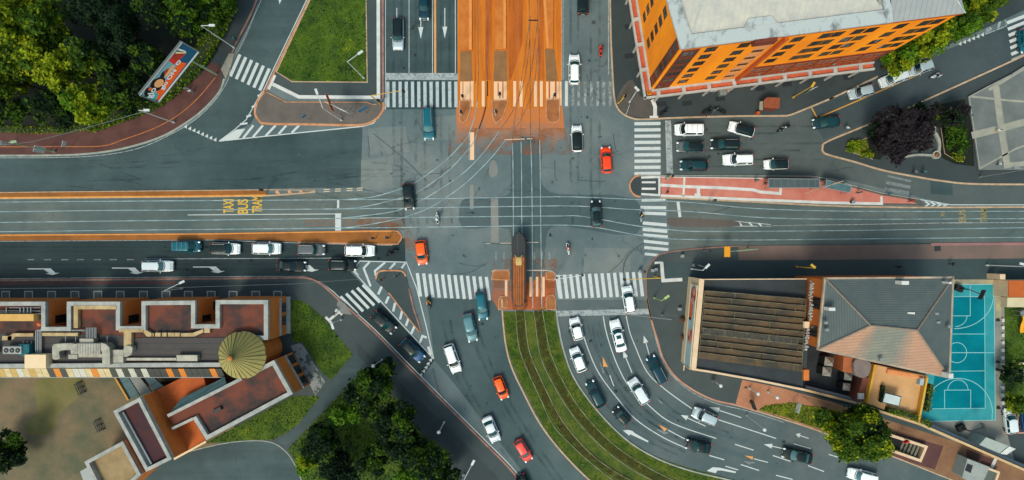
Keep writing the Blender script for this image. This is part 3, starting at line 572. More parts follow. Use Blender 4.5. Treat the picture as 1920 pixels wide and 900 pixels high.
# ================================================================== north-east: pavement round the orange building
kne = [(1143, -60), (1145, 60), (1149, 150), (1152, 185), (1158, 203), (1170, 215), (1186, 222), (1205, 224), (1271, 221), (1382, 218), (1460, 217.5), (1480, 216), (1504, 207), (1560, 184), (1620, 156), (1645, 144), (1700, 118), (1770, 88), (1850, 52), (1960, 0)]
slab('pavement_northeast', cr(kne, 4)+[(2300, -200), (2300, -700), (1140, -700)], A_WALKD)
kerb('kerb_northeast', kne[:14]+[(1560, 184), (1645, 144)], 3, KERB_T)
sheet('pavement_corner_brown', [cr([(1156, 186), (1162, 203), (1172, 212), (1186, 218), (1222, 219), (1222, 188), (1200, 180), (1186, 150), (1170, 160)], 3, True)], .125, A_WALKB)
lines('pavement_white_path', [([(1223, 187), (1228, 200), (1228, 218)], 7), ([(1218, 219.5), (1234, 219.5)], 4)], WHITESTONE, .13)
gr = MB()
for x, y in ((1362, 170), (1425, 166), (1475, 158), (1350, 185), (1180, 50), (1180, 105), (1590, 145), (1240, 195), (1288, 194)):
    px, py = P(x, y); gr.box((px, py, .122), (18*S, 9*S, .01), .12)
struct('pavement_gratings', gr, mat('dark_grating', C(30, 38, 42), C(40, 48, 52), 8))
lines('parking_bay_yellow', [([(1521, 201), (1532, 221)], 2.2), ([(1538, 219), (1752, 127)], 2.2), ([(1752, 127), (1747, 116)], 1.6)], YELK)
lines('zebra_crossing_east', [([(1189.5, 232+11.7*i), (1238.5, 231.5+11.7*i)], 6) for i in range(9)]+[([(1203, 375.5), (1248, 375)], 5)]+[([(1201, 389), (1249, 389.5)], 6), ([(1203, 399.5), (1249, 401)], 6), ([(1205, 418), (1250, 422)], 6), ([(1205, 430), (1251, 434)], 6), ([(1206, 440), (1252, 444)], 5), ([(1207, 452), (1253, 457)], 5.5), ([(1208, 464), (1253, 468)], 5.5), ([(1209, 476), (1238, 479)], 5)], WHITE)
sheet('stop_line_east', [[(1247, 226), (1258, 226), (1262, 325), (1250, 325)]], .0122, WORN)
lines('stop_line_tram_east', [([(1271, 378), (1275, 407)], 5.5)], WHITE)
# garden triangle
gt = [(1541, 283), (1541, 275), (1548, 266), (1612, 240), (1692, 207), (1770, 172), (1898, 114), (1960, 84), (2300, -40), (2300, 346), (1960, 346), (1826, 345), (1770, 340), (1714, 331), (1653, 319), (1603, 304), (1556, 291), (1546, 288)]
slab('pavement_garden', gt, A_WALKD)
kerb('kerb_garden_north', [(1960, 84), (1898, 114), (1770, 172), (1692, 207), (1612, 240), (1550, 266), (1542, 276), (1543, 285), (1556, 291.5), (1603, 304), (1653, 319), (1714, 331), (1770, 340), (1826, 345), (1960, 346)], 3.2, KERB_T)
# refuge + pink platform
slab('refuge_nose', [(1201, 330), (1190, 333), (1183, 341), (1181, 350), (1184, 360), (1192, 366), (1201, 368)], A_WALKD)
kerb('refuge_nose_kerb', [(1201, 329), (1190, 332), (1183, 340), (1180.5, 349), (1184, 360), (1192, 367), (1201, 369)], 3, KERB_O)
slab('platform_island', [(1201.5, 330), (1238, 330), (1430, 331), (1520, 331), (1560, 337), (1598, 349), (1653, 363), (1725, 375), (1732, 385), (1655, 384), (1560, 382), (1400, 375), (1238, 368), (1201.5, 366)], A_WALKB)
sheet('platform_pink', [[(1239, 332), (1430, 335), (1520, 336), (1560, 341), (1598, 352), (1653, 366), (1700, 374), (1718, 382), (1655, 381), (1560, 378.5), (1400, 372), (1240, 365)]], .125, PINK)
sheet('refuge_crossing', [[(1202, 332), (1236, 332), (1236, 366), (1202, 364)]], .1253, A_WALK)
lines('platform_white_lines', [([(1202, 333), (1236, 332), (1236, 366), (1202, 364)], 4), ([(1203, 342), (1229, 342)], 3.5), ([(1203, 354), (1229, 354)], 4), ([(1239, 367), (1400, 374), (1560, 380.5), (1655, 382)], 5), ([(1652, 368), (1652, 384)], 4.5), ([(1239, 332), (1430, 334.5)], 1.5),
      ([(1238, 347), (1285, 350), (1345, 352), (1412, 356), (1425, 360), (1463, 363)], 5.5), ([(1463, 352), (1463, 366)], 4.5), ([(1283, 333), (1281, 368)], 3.6), ([(1309, 352), (1309, 364)], 6), ([(1302, 365), (1313, 366)], 5)], WHITESTONE, .128)
kerb('platform_kerb_south', [(1238, 370), (1400, 378), (1560, 386), (1655, 388), (1730, 389), (1960, 388)], 3, KERB_T, z1=.13)
kerb('platform_kerb_north', [(1201, 329.5), (1238, 329.5), (1430, 330), (1520, 330.5), (1560, 336), (1598, 348), (1653, 362), (1725, 374)], 1.6, KERB_G, smooth=False)
lines('chevron_nose', [([(1725, 374), (1783, 384), (1960, 384)], 1.6), ([(1725, 388), (1960, 387.5)], 1.2)]+[([(1734+11*i, 377+1.8*i), (1742+11*i, 382.5+i*.6), (1735+11*i, 387)], 3) for i in range(4)], WHITE)
lines('yellow_edge_east', [([(1835, 387.5), (2300, 386)], 1.8)], YELK, .0145)
lines('lane_line_east', [([(1520, 422), (1600, 421), (1770, 418), (2300, 415)], 1.4), ([(1420, 424), (1530, 421.5)], .8)], WORN)
lines('chevron_median_east', [([(1370, 414), (1445, 421)], 1), ([(1370, 424), (1445, 424)], 1.2), ([(1384, 415), (1391, 424)], 3), ([(1404, 417), (1411, 424)], 3), ([(1422, 418.5), (1428, 424)], 3)], WHITE)
sheet('median_east', [[(1250, 408), (1300, 409), (1370, 413), (1386, 416), (1388, 424), (1330, 426), (1260, 424), (1251, 420)]], .0145, A_WALKB)
lines('faded_crossing_east', [([(1661, 342), (1707, 351)], 6), ([(1659, 354), (1704, 362)], 6), ([(1664, 330), (1708, 340)], 4)], paint('nearly_gone_white', C(130, 140, 140), C(98, 108, 108), .5, 2))
sheet('asphalt_patch_east', [[(1745, 340), (1786, 342), (1786, 366), (1745, 364)]], .0125, A_TEAL)
lines('northeast_island_lines', [([(1848, 64), (1859, 18)], 1.6), (cr([(1859, 18), (1872, 24), (1884, 36), (1887, 49)], 4), 1.8), ([(1887, 49), (1848, 64)], 1.8), ([(1857, 37), (1872, 28)], 4), ([(1876, 32), (1872, 53)], 5), ([(1858, 52), (1852, 60)], 6)], WORN)
lines('zebra_crossing_far_east', [([(1888+i*1.6, 43+11.8*i), (1960, 15+11.8*i)], 6) for i in range(7)], WHITE)
# lettering on the road
def road_text(txt, x, y, lx, ly, m, name='road_lettering', fl=1):
    """word painted on the road, read from the east bound side: runs up the picture. ly length of word, lx letter height, px"""
    me = text_mesh(txt, 1.0, 0, .022)
    co = np.array([v.co for v in me.vertices]); mn, mx = co.min(0), co.max(0); c = (mn+mx)/2; s = mx-mn
    for v in me.vertices:
        u = (v.co.x-c[0])/s[0]*ly*S; w = (v.co.y-c[1])/s[1]*lx*S
        px, py = P(x, y); v.co = (px-w*1.0, py+u, .0195)
    me.materials.clear(); me.materials.append(m)
    me.flip_normals() if me.polygons[0].normal.z < 0 else None
    o = bpy.data.objects.new(name, me); COL.objects.link(o); return tag(o, kind='structure')
road_text('TAXI', 428.5, 386.5, 20, 26, YEL); road_text('BUS', 455.5, 387, 20, 27, YEL); road_text('TRAM', 482, 383.5, 19, 31, YEL)
road_text('TRAM', 1844, 404, 13, 26, YELF); road_text('BUS', 1804, 405, 13, 24, YELF); road_text('XI', 1767, 402, 8, 10, YELF)
# south-east pavements
kse = [(1960, 454), (1385, 461), (1300, 467), (1248, 474), (1228, 484), (1213, 507), (1211, 530), (1213, 560), (1221, 600), (1233, 640), (1243, 672), (1266, 706), (1301, 732), (1339, 750), (1379, 759), (1420, 771), (1475, 788), (1527, 805), (1600, 831), (1677, 857), (1778, 897), (1880, 935), (1960, 962)]
slab('pavement_southeast', cr(kse, 4)+[(2300, 1090), (2300, 452)], A_WALK)
kerb('kerb_southeast', kse[1:4]+kse[4:9], 2.2, KERB_P); kerb('kerb_southeast_bend', kse[7:16], 3.0, mat('pinkish_orange_kerb', C(186, 130, 104), C(206, 156, 128), .5, fine=.15)); kerb('kerb_southeast_lower', kse[15:], 2.4, KERB_T)
sheet('pavement_brown_east', [[(1384, 461), (2300, 453), (2300, 482), (1384, 488)]], .125, mat('brown_grey_pavers', C(112, 98, 90), C(134, 110, 100), .15, fine=.1))
sheet('pavement_dark_east', [[(1240, 492), (1384, 489), (2300, 483), (2300, 524), (1787, 523), (1310, 526), (1240, 525)]], .125, asphalt('pavement_slate', C(46, 66, 68), C(60, 78, 80), cracks=.1))
lines('pink_drain_line', [([(1745, 458), (2300, 455)], 5)], mat('pinkish_setts', C(150, 110, 108), C(170, 122, 118), .3, fine=.1), .1285)
lines('pavement_white_ell', [([(1227, 493), (1240, 492)], 4), ([(1240, 491), (1243, 526), (1279, 524)], 6.5)], WHITESTONE, .131)
sheet('terracotta_pavement', [[(1379, 757), (1391, 712), (1460, 726), (1560, 754), (1640, 782), (1560, 800), (1520, 803), (1475, 785), (1420, 769)]], .125, BRICKP)
sheet('brown_pavement_lower', [[(1500, 740), (1640, 780), (1760, 818), (1860, 850), (2100, 925), (2100, 1010), (1880, 932), (1778, 895), (1677, 855), (1600, 829), (1520, 802), (1565, 792)]], .1285, BROWNP)
sheet('dark_red_pavement', [[(1640, 800), (1768, 836), (1752, 880), (1672, 856), (1620, 838)], [(1812, 842), (1866, 862), (1858, 884), (1810, 862)]], .1325, DKRED)
gr = MB()
for x, y, w in ((1398, 726, 5), (1757, 466, 12)):
    px, py = P(x, y); gr.box((px, py, .124), (w*S, w*.8*S, .02), .1)
struct('pavement_hatches', gr, mat('dark_iron', C(50, 52, 52), rough=.6))
# west courts, paths
sheet('court_cobbles', [[(-400, 690), (440, 690), (440, 800), (300, 960), (150, 1300), (-400, 1300)]], .128, PLAZA)
sheet('court_moss', [cr([(70, 712), (150, 708), (150, 740), (115, 775), (95, 810), (60, 815), (48, 800), (70, 770)], 4, True)], .132, PLAZAG)
sheet('driveway', [cr([(200, 1000), (230, 900), (290, 868), (355, 848), (420, 832), (470, 827), (505, 829), (528, 840), (548, 862), (566, 900), (590, 960)], 4)], .136, A_TEAL)
kerb('driveway_kerb', [(355, 846), (420, 831), (470, 826), (505, 828), (528, 839), (548, 861), (566, 900), (590, 960)], 1.8, KERB_G, z1=.15)
sheet('foot_path', [[(668, 664), (690, 684), (625, 748), (553, 824), (536, 836), (520, 826), (545, 812), (598, 745)]], .134, A_TEAL)
sheet('stone_slab_path', [[(545, 648), (566, 642), (610, 716), (592, 742)]], .136, mat('worn_slabs', C(140, 142, 140), C(70, 84, 80), 1.2, lo=.5, hi=.56, fine=.1))
# ================================================================== vegetation
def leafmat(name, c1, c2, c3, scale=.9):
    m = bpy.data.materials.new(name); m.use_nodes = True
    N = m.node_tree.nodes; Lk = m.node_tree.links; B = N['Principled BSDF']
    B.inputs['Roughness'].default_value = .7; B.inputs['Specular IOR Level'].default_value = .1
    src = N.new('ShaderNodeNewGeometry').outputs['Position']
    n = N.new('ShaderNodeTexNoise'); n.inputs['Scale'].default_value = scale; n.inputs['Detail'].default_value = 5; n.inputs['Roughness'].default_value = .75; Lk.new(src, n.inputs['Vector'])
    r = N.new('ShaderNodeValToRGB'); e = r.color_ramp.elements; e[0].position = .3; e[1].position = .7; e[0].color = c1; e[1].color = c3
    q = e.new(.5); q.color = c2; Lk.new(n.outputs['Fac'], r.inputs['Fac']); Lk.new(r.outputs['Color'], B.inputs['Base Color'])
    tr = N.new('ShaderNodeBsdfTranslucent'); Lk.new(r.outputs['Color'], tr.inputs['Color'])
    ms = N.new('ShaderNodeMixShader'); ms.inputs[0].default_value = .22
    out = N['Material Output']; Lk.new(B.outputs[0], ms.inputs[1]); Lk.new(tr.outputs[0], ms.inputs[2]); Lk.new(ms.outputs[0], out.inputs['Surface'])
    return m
def lc(r, g, b): return (r, g, b, 1)
LEAF = {
 'yellow': leafmat('yellow_green_leaves', lc(.05, .08, .003), lc(.16, .21, .006), lc(.34, .36, .012), .6),
 'mid': leafmat('mid_green_leaves', lc(.010, .030, .003), lc(.030, .068, .005), lc(.080, .135, .008), .8),
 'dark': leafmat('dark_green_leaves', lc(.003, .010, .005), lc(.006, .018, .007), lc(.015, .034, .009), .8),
 'purple': leafmat('dark_purple_leaves', lc(.010, .009, .012), lc(.018, .015, .018), lc(.032, .025, .028)),
 'fresh': leafmat('fresh_green_leaves', lc(.018, .055, .003), lc(.050, .120, .005), lc(.13, .24, .010), .9),
}
BARK = mat('bark', C(80, 68, 54), C(50, 44, 38), 3, bump=.5)
def quads(P0, size, up=.5, name='foliage', mats=None, mi=None, parent=None, aspect=1.0):
    """many leaf-sized faces at points P0 (n,3)"""
    n = len(P0)
    nr = rng.normal(size=(n, 3)); nr[:, 2] = np.abs(nr[:, 2])+up; nr /= np.linalg.norm(nr, axis=1)[:, None]
    a = rng.normal(size=(n, 3)); a -= (a*nr).sum(1)[:, None]*nr; a /= np.linalg.norm(a, axis=1)[:, None]
    b = np.cross(nr, a); s = (size*rng.uniform(.55, 1.3, n))[:, None]
    V = np.stack([P0-a*s, P0-b*s*.55*aspect, P0+a*s, P0+b*s*.55*aspect], 1).reshape(-1, 3)
    me = bpy.data.meshes.new(name); me.vertices.add(4*n); me.vertices.foreach_set('co', V.ravel().astype(np.float32))
    me.loops.add(4*n); me.loops.foreach_set('vertex_index', np.arange(4*n, dtype=np.int32))
    me.polygons.add(n); me.polygons.foreach_set('loop_start', np.arange(0, 4*n, 4, dtype=np.int32))
    for m in mats: me.materials.append(m)
    if mi is not None: me.polygons.foreach_set('material_index', mi.astype(np.int32))
    me.update(calc_edges=True)
    o = bpy.data.objects.new(name, me); COL.objects.link(o)
    if parent is not None: o.parent = parent
    return o
def tree(px, py, rpx, h, mats, label, group=None, n=5000, ry=None, leaf=.30, cat='tree', name='broadleaf_tree', weights=None, clumps=None, low=.30):
    """px,py: the picture position of the crown's middle, at the crown's height"""
    hc = h*.62; x, y = P(px, py, hc); f = S*(1-hc/H); R = rpx*f; RY = (ry or rpx)*f; RZ = h*.40
    t = thing(name, label, cat, (x, y, 0), 0, group)
    tr = MB(); th = h*.55
    tr.tube((0, 0, 0), (.1, .1, th*.5), .05*h**.5+.12, .04*h**.5+.08, 8); tr.tube((.1, .1, th*.5), (0, .1, th), .04*h**.5+.08, .1, 8)
    for k in range(7):
        a = 2*math.pi*k/7+rng.uniform(-.3, .3); q = rng.uniform(.45, .75)
        m1 = (math.cos(a)*R*.3, math.sin(a)*RY*.3, th*.75+h*.08)
        tr.tube((.05, .08, th*(.45+.07*k*.9)), m1, .12, .07, 6); tr.tube(m1, (math.cos(a)*R*q, math.sin(a)*RY*q, h*.72), .07, .03, 5)
    tr.build('trunk', BARK, t)
    nc = clumps or max(18, int(14+R*RY*1.9))
    cen = []; cr_ = []
    while len(cen) < nc:
        p = rng.uniform(-1, 1, 3)
        d = np.linalg.norm(p)
        lim = .86+.22*noise.noise(Vector((p[0]*1.7+px, p[1]*1.7+py, p[2]*1.2)))*2
        if d > lim or d < .35 and p[2] < .3: continue
        cen.append((p[0]*R*.86, p[1]*RY*.86, hc+p[2]*RZ)); cr_.append(rng.uniform(.10, .27)*min(R, RY)+.15)
    cen = np.array(cen); cr_ = np.array(cr_); w = cr_**2; w = w/w.sum()
    k = rng.choice(nc, n, p=w); d = rng.normal(size=(n, 3)); d /= np.linalg.norm(d, axis=1)[:, None]
    d[:, 2] = np.where(d[:, 2] < -.3, -d[:, 2], d[:, 2])
    rr = rng.uniform(.45, 1.08, n)**.6
    pts = cen[k]+d*(cr_[k]*rr)[:, None]*np.array([1, 1, .75])
    pts += rng.normal(size=(n, 3))*(.07+.22*(rng.random((n, 1)) < .25))
    pts[:, 2] = np.maximum(pts[:, 2], h*low)
    W = weights or [1/len(mats)]*len(mats)
    cm = rng.choice(len(mats), nc, p=W); mi = cm[k]
    flip = rng.random(n) < .18; mi = np.where(flip, rng.integers(0, len(mats), n), mi)
    quads(pts, leaf, .55, 'crown', [LEAF[m] for m in mats], mi, t)
    return t
def inpoly(pts, poly):
    x, y = pts[:, 0], pts[:, 1]; c = np.zeros(len(pts), bool); j = len(poly)-1
    for i in range(len(poly)):
        xi, yi = poly[i]; xj, yj = poly[j]
        if yi != yj:
            c ^= ((yi > y) != (yj > y)) & (x < (xj-xi)*(y-yi)/(yj-yi)+xi)
        j = i
    return c
def scatter(poly, dens):
    p = np.array(poly); lo_, hi_ = p.min(0), p.max(0); n = int((hi_[0]-lo_[0])*(hi_[1]-lo_[1])*dens)
    q = rng.uniform(lo_, hi_, (n, 2)); return q[inpoly(q, poly)]
def grass(name, polypx, z, base, mats, dens=14, size=.13, h=.08):
    poly = PP(polypx); q = scatter(poly, dens); n = len(q)
    nz = np.array([noise.noise(Vector((a*.25, b*.25, 3)))*.6+noise.noise(Vector((a*.9, b*.9, 8)))*.5 for a, b in q]) if n else np.zeros(0)
    mi = np.clip(((nz+.5)*len(mats)+rng.normal(size=n)*.35).astype(int), 0, len(mats)-1)
    pts = np.column_stack([q, np.full(n, z+h*.5)+rng.uniform(0, h, n)])
    o = quads(pts, size, .15, name, [base]+[LEAF[m] for m in mats], mi+1)
    me = o.data; bm = bmesh.new(); bm.from_mesh(me)
    f = bm.faces.new([bm.verts.new((x, y, z)) for x, y in (poly if area2(poly) > 0 else poly[::-1])]); f.material_index = 0
    bm.to_mesh(me); bm.free(); return tag(o, kind='stuff')
def shrub(px, py, r, h, mats, label, n=700, ry=None, group=None, name='shrub', leaf=.17, z0=0, cat='shrub'):
    x, y = P(px, py, h*.5); R = r*S; RY = (ry or r)*S
    t = thing(name, label, cat, (x, y, z0), 0, group)
    b = MB()
    for k in range(6):
        a = k*1.05; b.tube((0, 0, 0), (math.cos(a)*R*.5, math.sin(a)*RY*.5, h*.7), .04, .015, 5)
    b.build('stem', BARK, t)
    nc = 10; cen = np.column_stack([rng.uniform(-.65, .65, nc)*R, rng.uniform(-.65, .65, nc)*RY, rng.uniform(.35, .8, nc)*h])
    k = rng.integers(0, nc, n); d = rng.normal(size=(n, 3)); d /= np.linalg.norm(d, axis=1)[:, None]
    rr = rng.uniform(.4, 1.05, n)[:, None]
    pts = cen[k]+d*rr*np.array([R*.42, RY*.42, h*.35]); pts[:, 2] = np.maximum(pts[:, 2], .05)
    quads(pts, leaf, .5, 'foliage', [LEAF[m] for m in mats], rng.integers(0, len(mats), n), t); return t
def hedge(line, wpx, h, mats, label, dens=70, z=.12, leaf=.14, name='hedge'):
    L_ = [Vector(P(*p)) for p in line]; pts = []; tot = 0
    for a, b in zip(L_, L_[1:]):
        ln = (b-a).length; tot += ln; m = int(ln*wpx*S*dens); t = rng.random(m)[:, None]
        nn = np.array([-(b-a).y, (b-a).x])/max(ln, 1e-6)
        base = np.array(a)[None]+(np.array(b)-np.array(a))[None]*t+nn[None]*rng.uniform(-.5, .5, m)[:, None]*wpx*S
        pts.append(np.column_stack([base, z+h*rng.uniform(.35, 1, m)+.12*rng.normal(size=m)]))
    pts = np.concatenate(pts); t = thing(name, label, 'hedge', (L_[0].x, L_[0].y, z))
    core = MB().ribbon([tuple(p-Vector((t.location.x, t.location.y))) for p in L_], wpx*S*.6, 0, h*.8); core.build('branches', mat('hedge_inside', (.012, .02, .008, 1), (.02, .03, .01, 1), 2), t)
    pts -= np.array([t.location.x, t.location.y, t.location.z])
    quads(pts, leaf, .4, 'foliage', [LEAF[m] for m in mats], rng.integers(0, len(mats), len(pts)), t); return t

W = 'trees of the dark wood in the upper left'
tree(52, 62, 88, 16, ['yellow', 'mid'], 'large bright yellow-green tree in the upper left corner of the wood, biggest crown of all', W, 13000, weights=[.6, .4], leaf=.34)
tree(112, 120, 52, 15, ['yellow', 'mid'], 'yellow-green tree directly below and right of the biggest crown of the wood', W, 5200, weights=[.6, .4])
tree(172, 190, 44, 12, ['yellow', 'fresh'], 'bright yellow-green tree low in the wood just above the red-brown pavement', W, 4200, weights=[.6, .4])
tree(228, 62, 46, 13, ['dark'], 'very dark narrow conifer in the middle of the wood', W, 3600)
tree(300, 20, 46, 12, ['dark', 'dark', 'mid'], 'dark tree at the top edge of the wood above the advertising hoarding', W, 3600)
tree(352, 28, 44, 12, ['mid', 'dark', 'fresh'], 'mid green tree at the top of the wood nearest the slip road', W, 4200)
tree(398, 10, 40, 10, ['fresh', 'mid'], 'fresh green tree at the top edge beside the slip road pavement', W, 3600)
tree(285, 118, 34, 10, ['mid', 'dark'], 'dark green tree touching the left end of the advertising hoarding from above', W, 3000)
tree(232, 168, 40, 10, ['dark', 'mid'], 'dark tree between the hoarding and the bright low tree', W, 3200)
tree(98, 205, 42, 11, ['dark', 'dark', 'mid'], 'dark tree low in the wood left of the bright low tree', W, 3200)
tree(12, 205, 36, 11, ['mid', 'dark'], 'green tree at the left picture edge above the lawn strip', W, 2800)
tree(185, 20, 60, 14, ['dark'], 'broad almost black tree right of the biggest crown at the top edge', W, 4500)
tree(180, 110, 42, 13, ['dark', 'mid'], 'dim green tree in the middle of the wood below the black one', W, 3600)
tree(15, 150, 40, 12, ['yellow', 'mid'], 'yellow-green tree at the left picture edge below the biggest crown', W, 3400)
tree(-60, 60, 70, 15, ['mid', 'yellow'], 'tree just beyond the left picture edge', W, 4500); tree(-70, 180, 60, 13, ['dark', 'mid'], 'dark tree beyond the left picture edge', W, 3000)
hedge([(-300, 242), (0, 242), (60, 245), (130, 244), (180, 237)], 13, .5, ['fresh', 'yellow'], 'low bright green clipped strip between the wood and the red-brown pavement')
hedge([(170, 236), (235, 214), (285, 196), (325, 168), (360, 135), (385, 104), (405, 72), (420, 38), (434, -2), (442, -60)], 34, 1.2, ['fresh', 'fresh', 'mid', 'yellow'], 'ragged green hedge curving between the advertising hoarding and the pavement', leaf=.18)
# lower middle park
W2 = 'trees of the park at the lower left of the south road'
tree(693, 735, 46, 9, ['dark', 'dark', 'mid'], 'dark tree at the northern tip of the lower park', W2, 4200)
tree(648, 772, 26, 7, ['fresh', 'mid'], 'small bright green tree beside the foot path', W2, 1800)
tree(742, 790, 46, 9, ['dark', 'mid'], 'dark tree in the middle of the row beside the dark path', W2, 4200)
tree(722, 828, 24, 7, ['fresh', 'mid'], 'small fresh green tree between the dark trees of the park', W2, 1500)
tree(598, 838, 44, 9, ['dark', 'dark', 'mid', 'mid'], 'dark round tree beside the driveway bend', W2, 4200)
tree(640, 888, 44, 9, ['dark'], 'very dark tree at the bottom edge beside the driveway', W2, 4000)
tree(798, 862, 50, 10, ['dark', 'mid'], 'dark tree at the bottom right end of the park', W2, 4500)
tree(770, 885, 30, 8, ['fresh', 'mid'], 'fresh green tree at the bottom edge of the park', W2, 2000)
tree(575, 868, 20, 6, ['yellow', 'fresh'], 'small yellow-green bush tree touching the driveway kerb', W2, 1100)
tree(700, 866, 30, 8, ['dark', 'mid'], 'dark tree at the bottom edge between the driveway tree and the fresh green one', W2, 2400)
tree(832, 893, 36, 9, ['dark', 'dark', 'mid'], 'dark tree at the bottom right tip of the park by the last lamp', W2, 2600)
tree(672, 742, 22, 7, ['dark', 'mid'], 'small dark tree beside the foot path above the bright one', W2, 1300)
tree(760, 835, 34, 9, ['dark', 'dark', 'mid'], 'dark tree right of the small fresh green one', W2, 2800)
tree(720, 690, 22, 6, ['mid', 'dark'], 'small tree at the very tip of the park', W2, 1100)
tree(6, 846, 42, 7, ['dark', 'dark', 'mid'], 'round dark tree on the cobbled court at the left picture edge', None, 4600)
# trees by the orange building
W3 = 'street trees beside the orange building'
tree(1690, 108, 34, 9, ['mid', 'yellow', 'fresh'], 'street tree above the parked silver cars, lowest of its row', W3, 3000)
tree(1745, 72, 42, 10, ['fresh', 'yellow', 'mid'], 'broad street tree in the middle of the row by the orange building', W3, 4000)
tree(1792, 45, 38, 10, ['mid', 'fresh'], 'street tree next to the far corner of the orange building', W3, 3400)
tree(1836, 14, 36, 10, ['yellow', 'mid'], 'yellowish street tree at the top edge beside the traffic island', W3, 3200)
tree(1860, -40, 45, 10, ['mid'], 'street tree beyond the top edge', W3, 2500)
# big lower right tree
tree(1605, 812, 76, 10, ['mid', 'mid', 'yellow', 'dark'], 'large spreading green tree standing over the kerb of the south-east road', None, 20000, ry=56, leaf=.27, weights=[.35, .25, .28, .12], clumps=130)
tree(1692, 252, 62, 9, ['purple'], 'dark purple-leaved tree in the triangular garden', None, 8000, ry=52, leaf=.28)
tree(1905, 757, 20, 4.5, ['yellow', 'yellow', 'mid'], 'small round golden tree beside the parked car at the right edge', None, 1700, leaf=.2)
tree(1895, 700, 22, 5, ['dark', 'mid'], 'small dark tree at the right edge of the play garden', None, 1300)
# shrubs in the triangular garden
tree(1735, 214, 30, 6, ['purple', 'dark'], 'smaller dark tree touching the top of the purple-leaved tree', None, 2400)
tree(1786, 212, 24, 5, ['dark', 'purple'], 'small dark tree between the garden and the corner of the piazza', None, 1600)
tree(1650, 248, 26, 5.5, ['purple', 'dark'], 'small dark tree left of the purple-leaved tree', None, 1700)
sheet('garden_planting_bed', [[(1625, 262), (1690, 226), (1760, 196), (1808, 186), (1822, 240), (1826, 312), (1790, 308), (1764, 296), (1760, 240), (1735, 232), (1670, 262), (1650, 300), (1632, 297)]], .13, SOIL)
shrub(1800, 262, 18, 1.4, ['dark', 'mid'], 'dark shrub beside the piazza edge', 1100, 26)
shrub(1602, 276, 18, 1.1, ['yellow', 'fresh'], 'yellow-green shrubs in the pointed bed left of the purple tree', 1300, 13)
shrub(1625, 290, 12, 1.0, ['yellow', 'mid'], 'small shrub in the pointed bed nearest the kerb', 500, 8)
shrub(1755, 212, 15, 1.2, ['yellow', 'mid'], 'shrub at the top of the garden between the tree and the piazza', 900, 12)
shrub(1790, 262, 24, 1.8, ['mid', 'fresh', 'dark'], 'tall green shrub in the bed right of the stone bench', 1800, 30)
shrub(1786, 232, 18, 1.6, ['dark', 'mid', 'fresh'], 'dark green shrub at the upper end of the bed right of the stone bench', 1100, 16)
shrub(1800, 292, 16, 1.2, ['dark', 'yellow'], 'reddish-green shrub at the lower end of the bed beside the piazza', 700, 12)
# terrace hedges
hedge([(1642, 758), (1672, 766), (1702, 776), (1722, 786)], 12, 1.1, ['yellow', 'mid', 'fresh'], 'flowering yellow-green hedge along the lower edge of the tan terrace', z=2.6, dens=110)
hedge([(1722, 712), (1718, 740), (1714, 762)], 9, 1.0, ['yellow', 'mid'], 'hedge along the right edge of the tan terrace', z=2.6, dens=100)
hedge([(1636, 715), (1632, 745)], 7, .9, ['dark', 'mid'], 'dark planting at the left edge of the tan terrace', z=2.6, dens=90)
# lawns
grass('grass', [(583, -200), (583, 0), (520, 135), (549, 152.5), (688, 153), (686, -200)], .14, GRASSB, ['dark', 'mid', 'fresh', 'fresh', 'yellow'], 24, .13)
grass('grass', cr([(944, 584), (948, 640), (964, 690), (984, 733), (1014, 790), (1050, 840), (1106, 898), (1170, 950)], 4)+cr([(1400, 915), (1350, 893), (1286, 876), (1224, 853), (1170, 819), (1117, 767), (1074, 708), (1054, 655), (1044, 610), (1041, 584)], 4), .03, mat('mossy_grass_bed', C(48, 76, 10), C(96, 104, 24), .45, fine=.35, bump=.4), ['mid', 'dark', 'fresh', 'mid', 'fresh'], 11, .09, .04)
struct('track_bed_bands', (lambda b: [b.ribbon(PP(cr([((p[0]+q[0])/2, (p[1]+q[1])/2) for p, q in zip(rg[k], rg[k+1])], 6)), 13*S, .034) for k in (0, 2)] and b)(MB()), film('worn_track_bed', C(74, 64, 30), .85, 1.1, lo=.36, hi=.6))
for side in (lw[1:], rw): 
    e = cr([P(x+(16 if side is not rw else -17), y-(1 if side is not rw else -4)) for x, y in side], 3)
    q = np.concatenate([np.array([[a[0]+rng.uniform(-1, 1), a[1]+rng.uniform(-1, 1), .05+rng.random()*.06] for _ in range(80)]) for a in e])
    tag(quads(q, .11, 1.2, 'grass', [LEAF['fresh'], LEAF['mid'], LEAF['fresh']], rng.integers(0, 3, len(q))), kind='stuff')
grass('grass', [(546, 562), (562, 562), (580, 572), (606, 595), (662, 664), (622, 712), (606, 700), (568, 642), (548, 640)], .145, GRASSB, ['mid', 'mid', 'fresh', 'dark'], 22, .12)
grass('grass', [(386, 830), (550, 742), (592, 742), (600, 745), (560, 795), (535, 813), (512, 824), (470, 824), (420, 829)], .145, GRASSB, ['mid', 'fresh', 'mid', 'dark', 'yellow'], 22, .12)
grass('grass', cr([(692, 687), (735, 740), (780, 800), (838, 872), (890, 940)], 3)+[(620, 960), (566, 896), (552, 862), (541, 842), (553, 828), (625, 752)], .145, GRASSB, ['dark', 'dark', 'mid', 'dark', 'mid'], 18, .14)
grass('grass', [(1422, 768), (1434, 760), (1480, 754), (1535, 764), (1570, 790), (1550, 803), (1520, 799), (1475, 783)], .145, GRASSY, ['yellow', 'fresh', 'mid', 'fresh'], 34, .14)
grass('grass', [(1882, 576), (2050, 576), (2050, 760), (1884, 760)], .15, GRASSB, ['mid', 'fresh', 'mid', 'dark'], 18, .12)
grass('grass', [(1586, 282), (1624, 260), (1634, 298)], .15, GRASSY, ['yellow', 'fresh'], 30, .12)
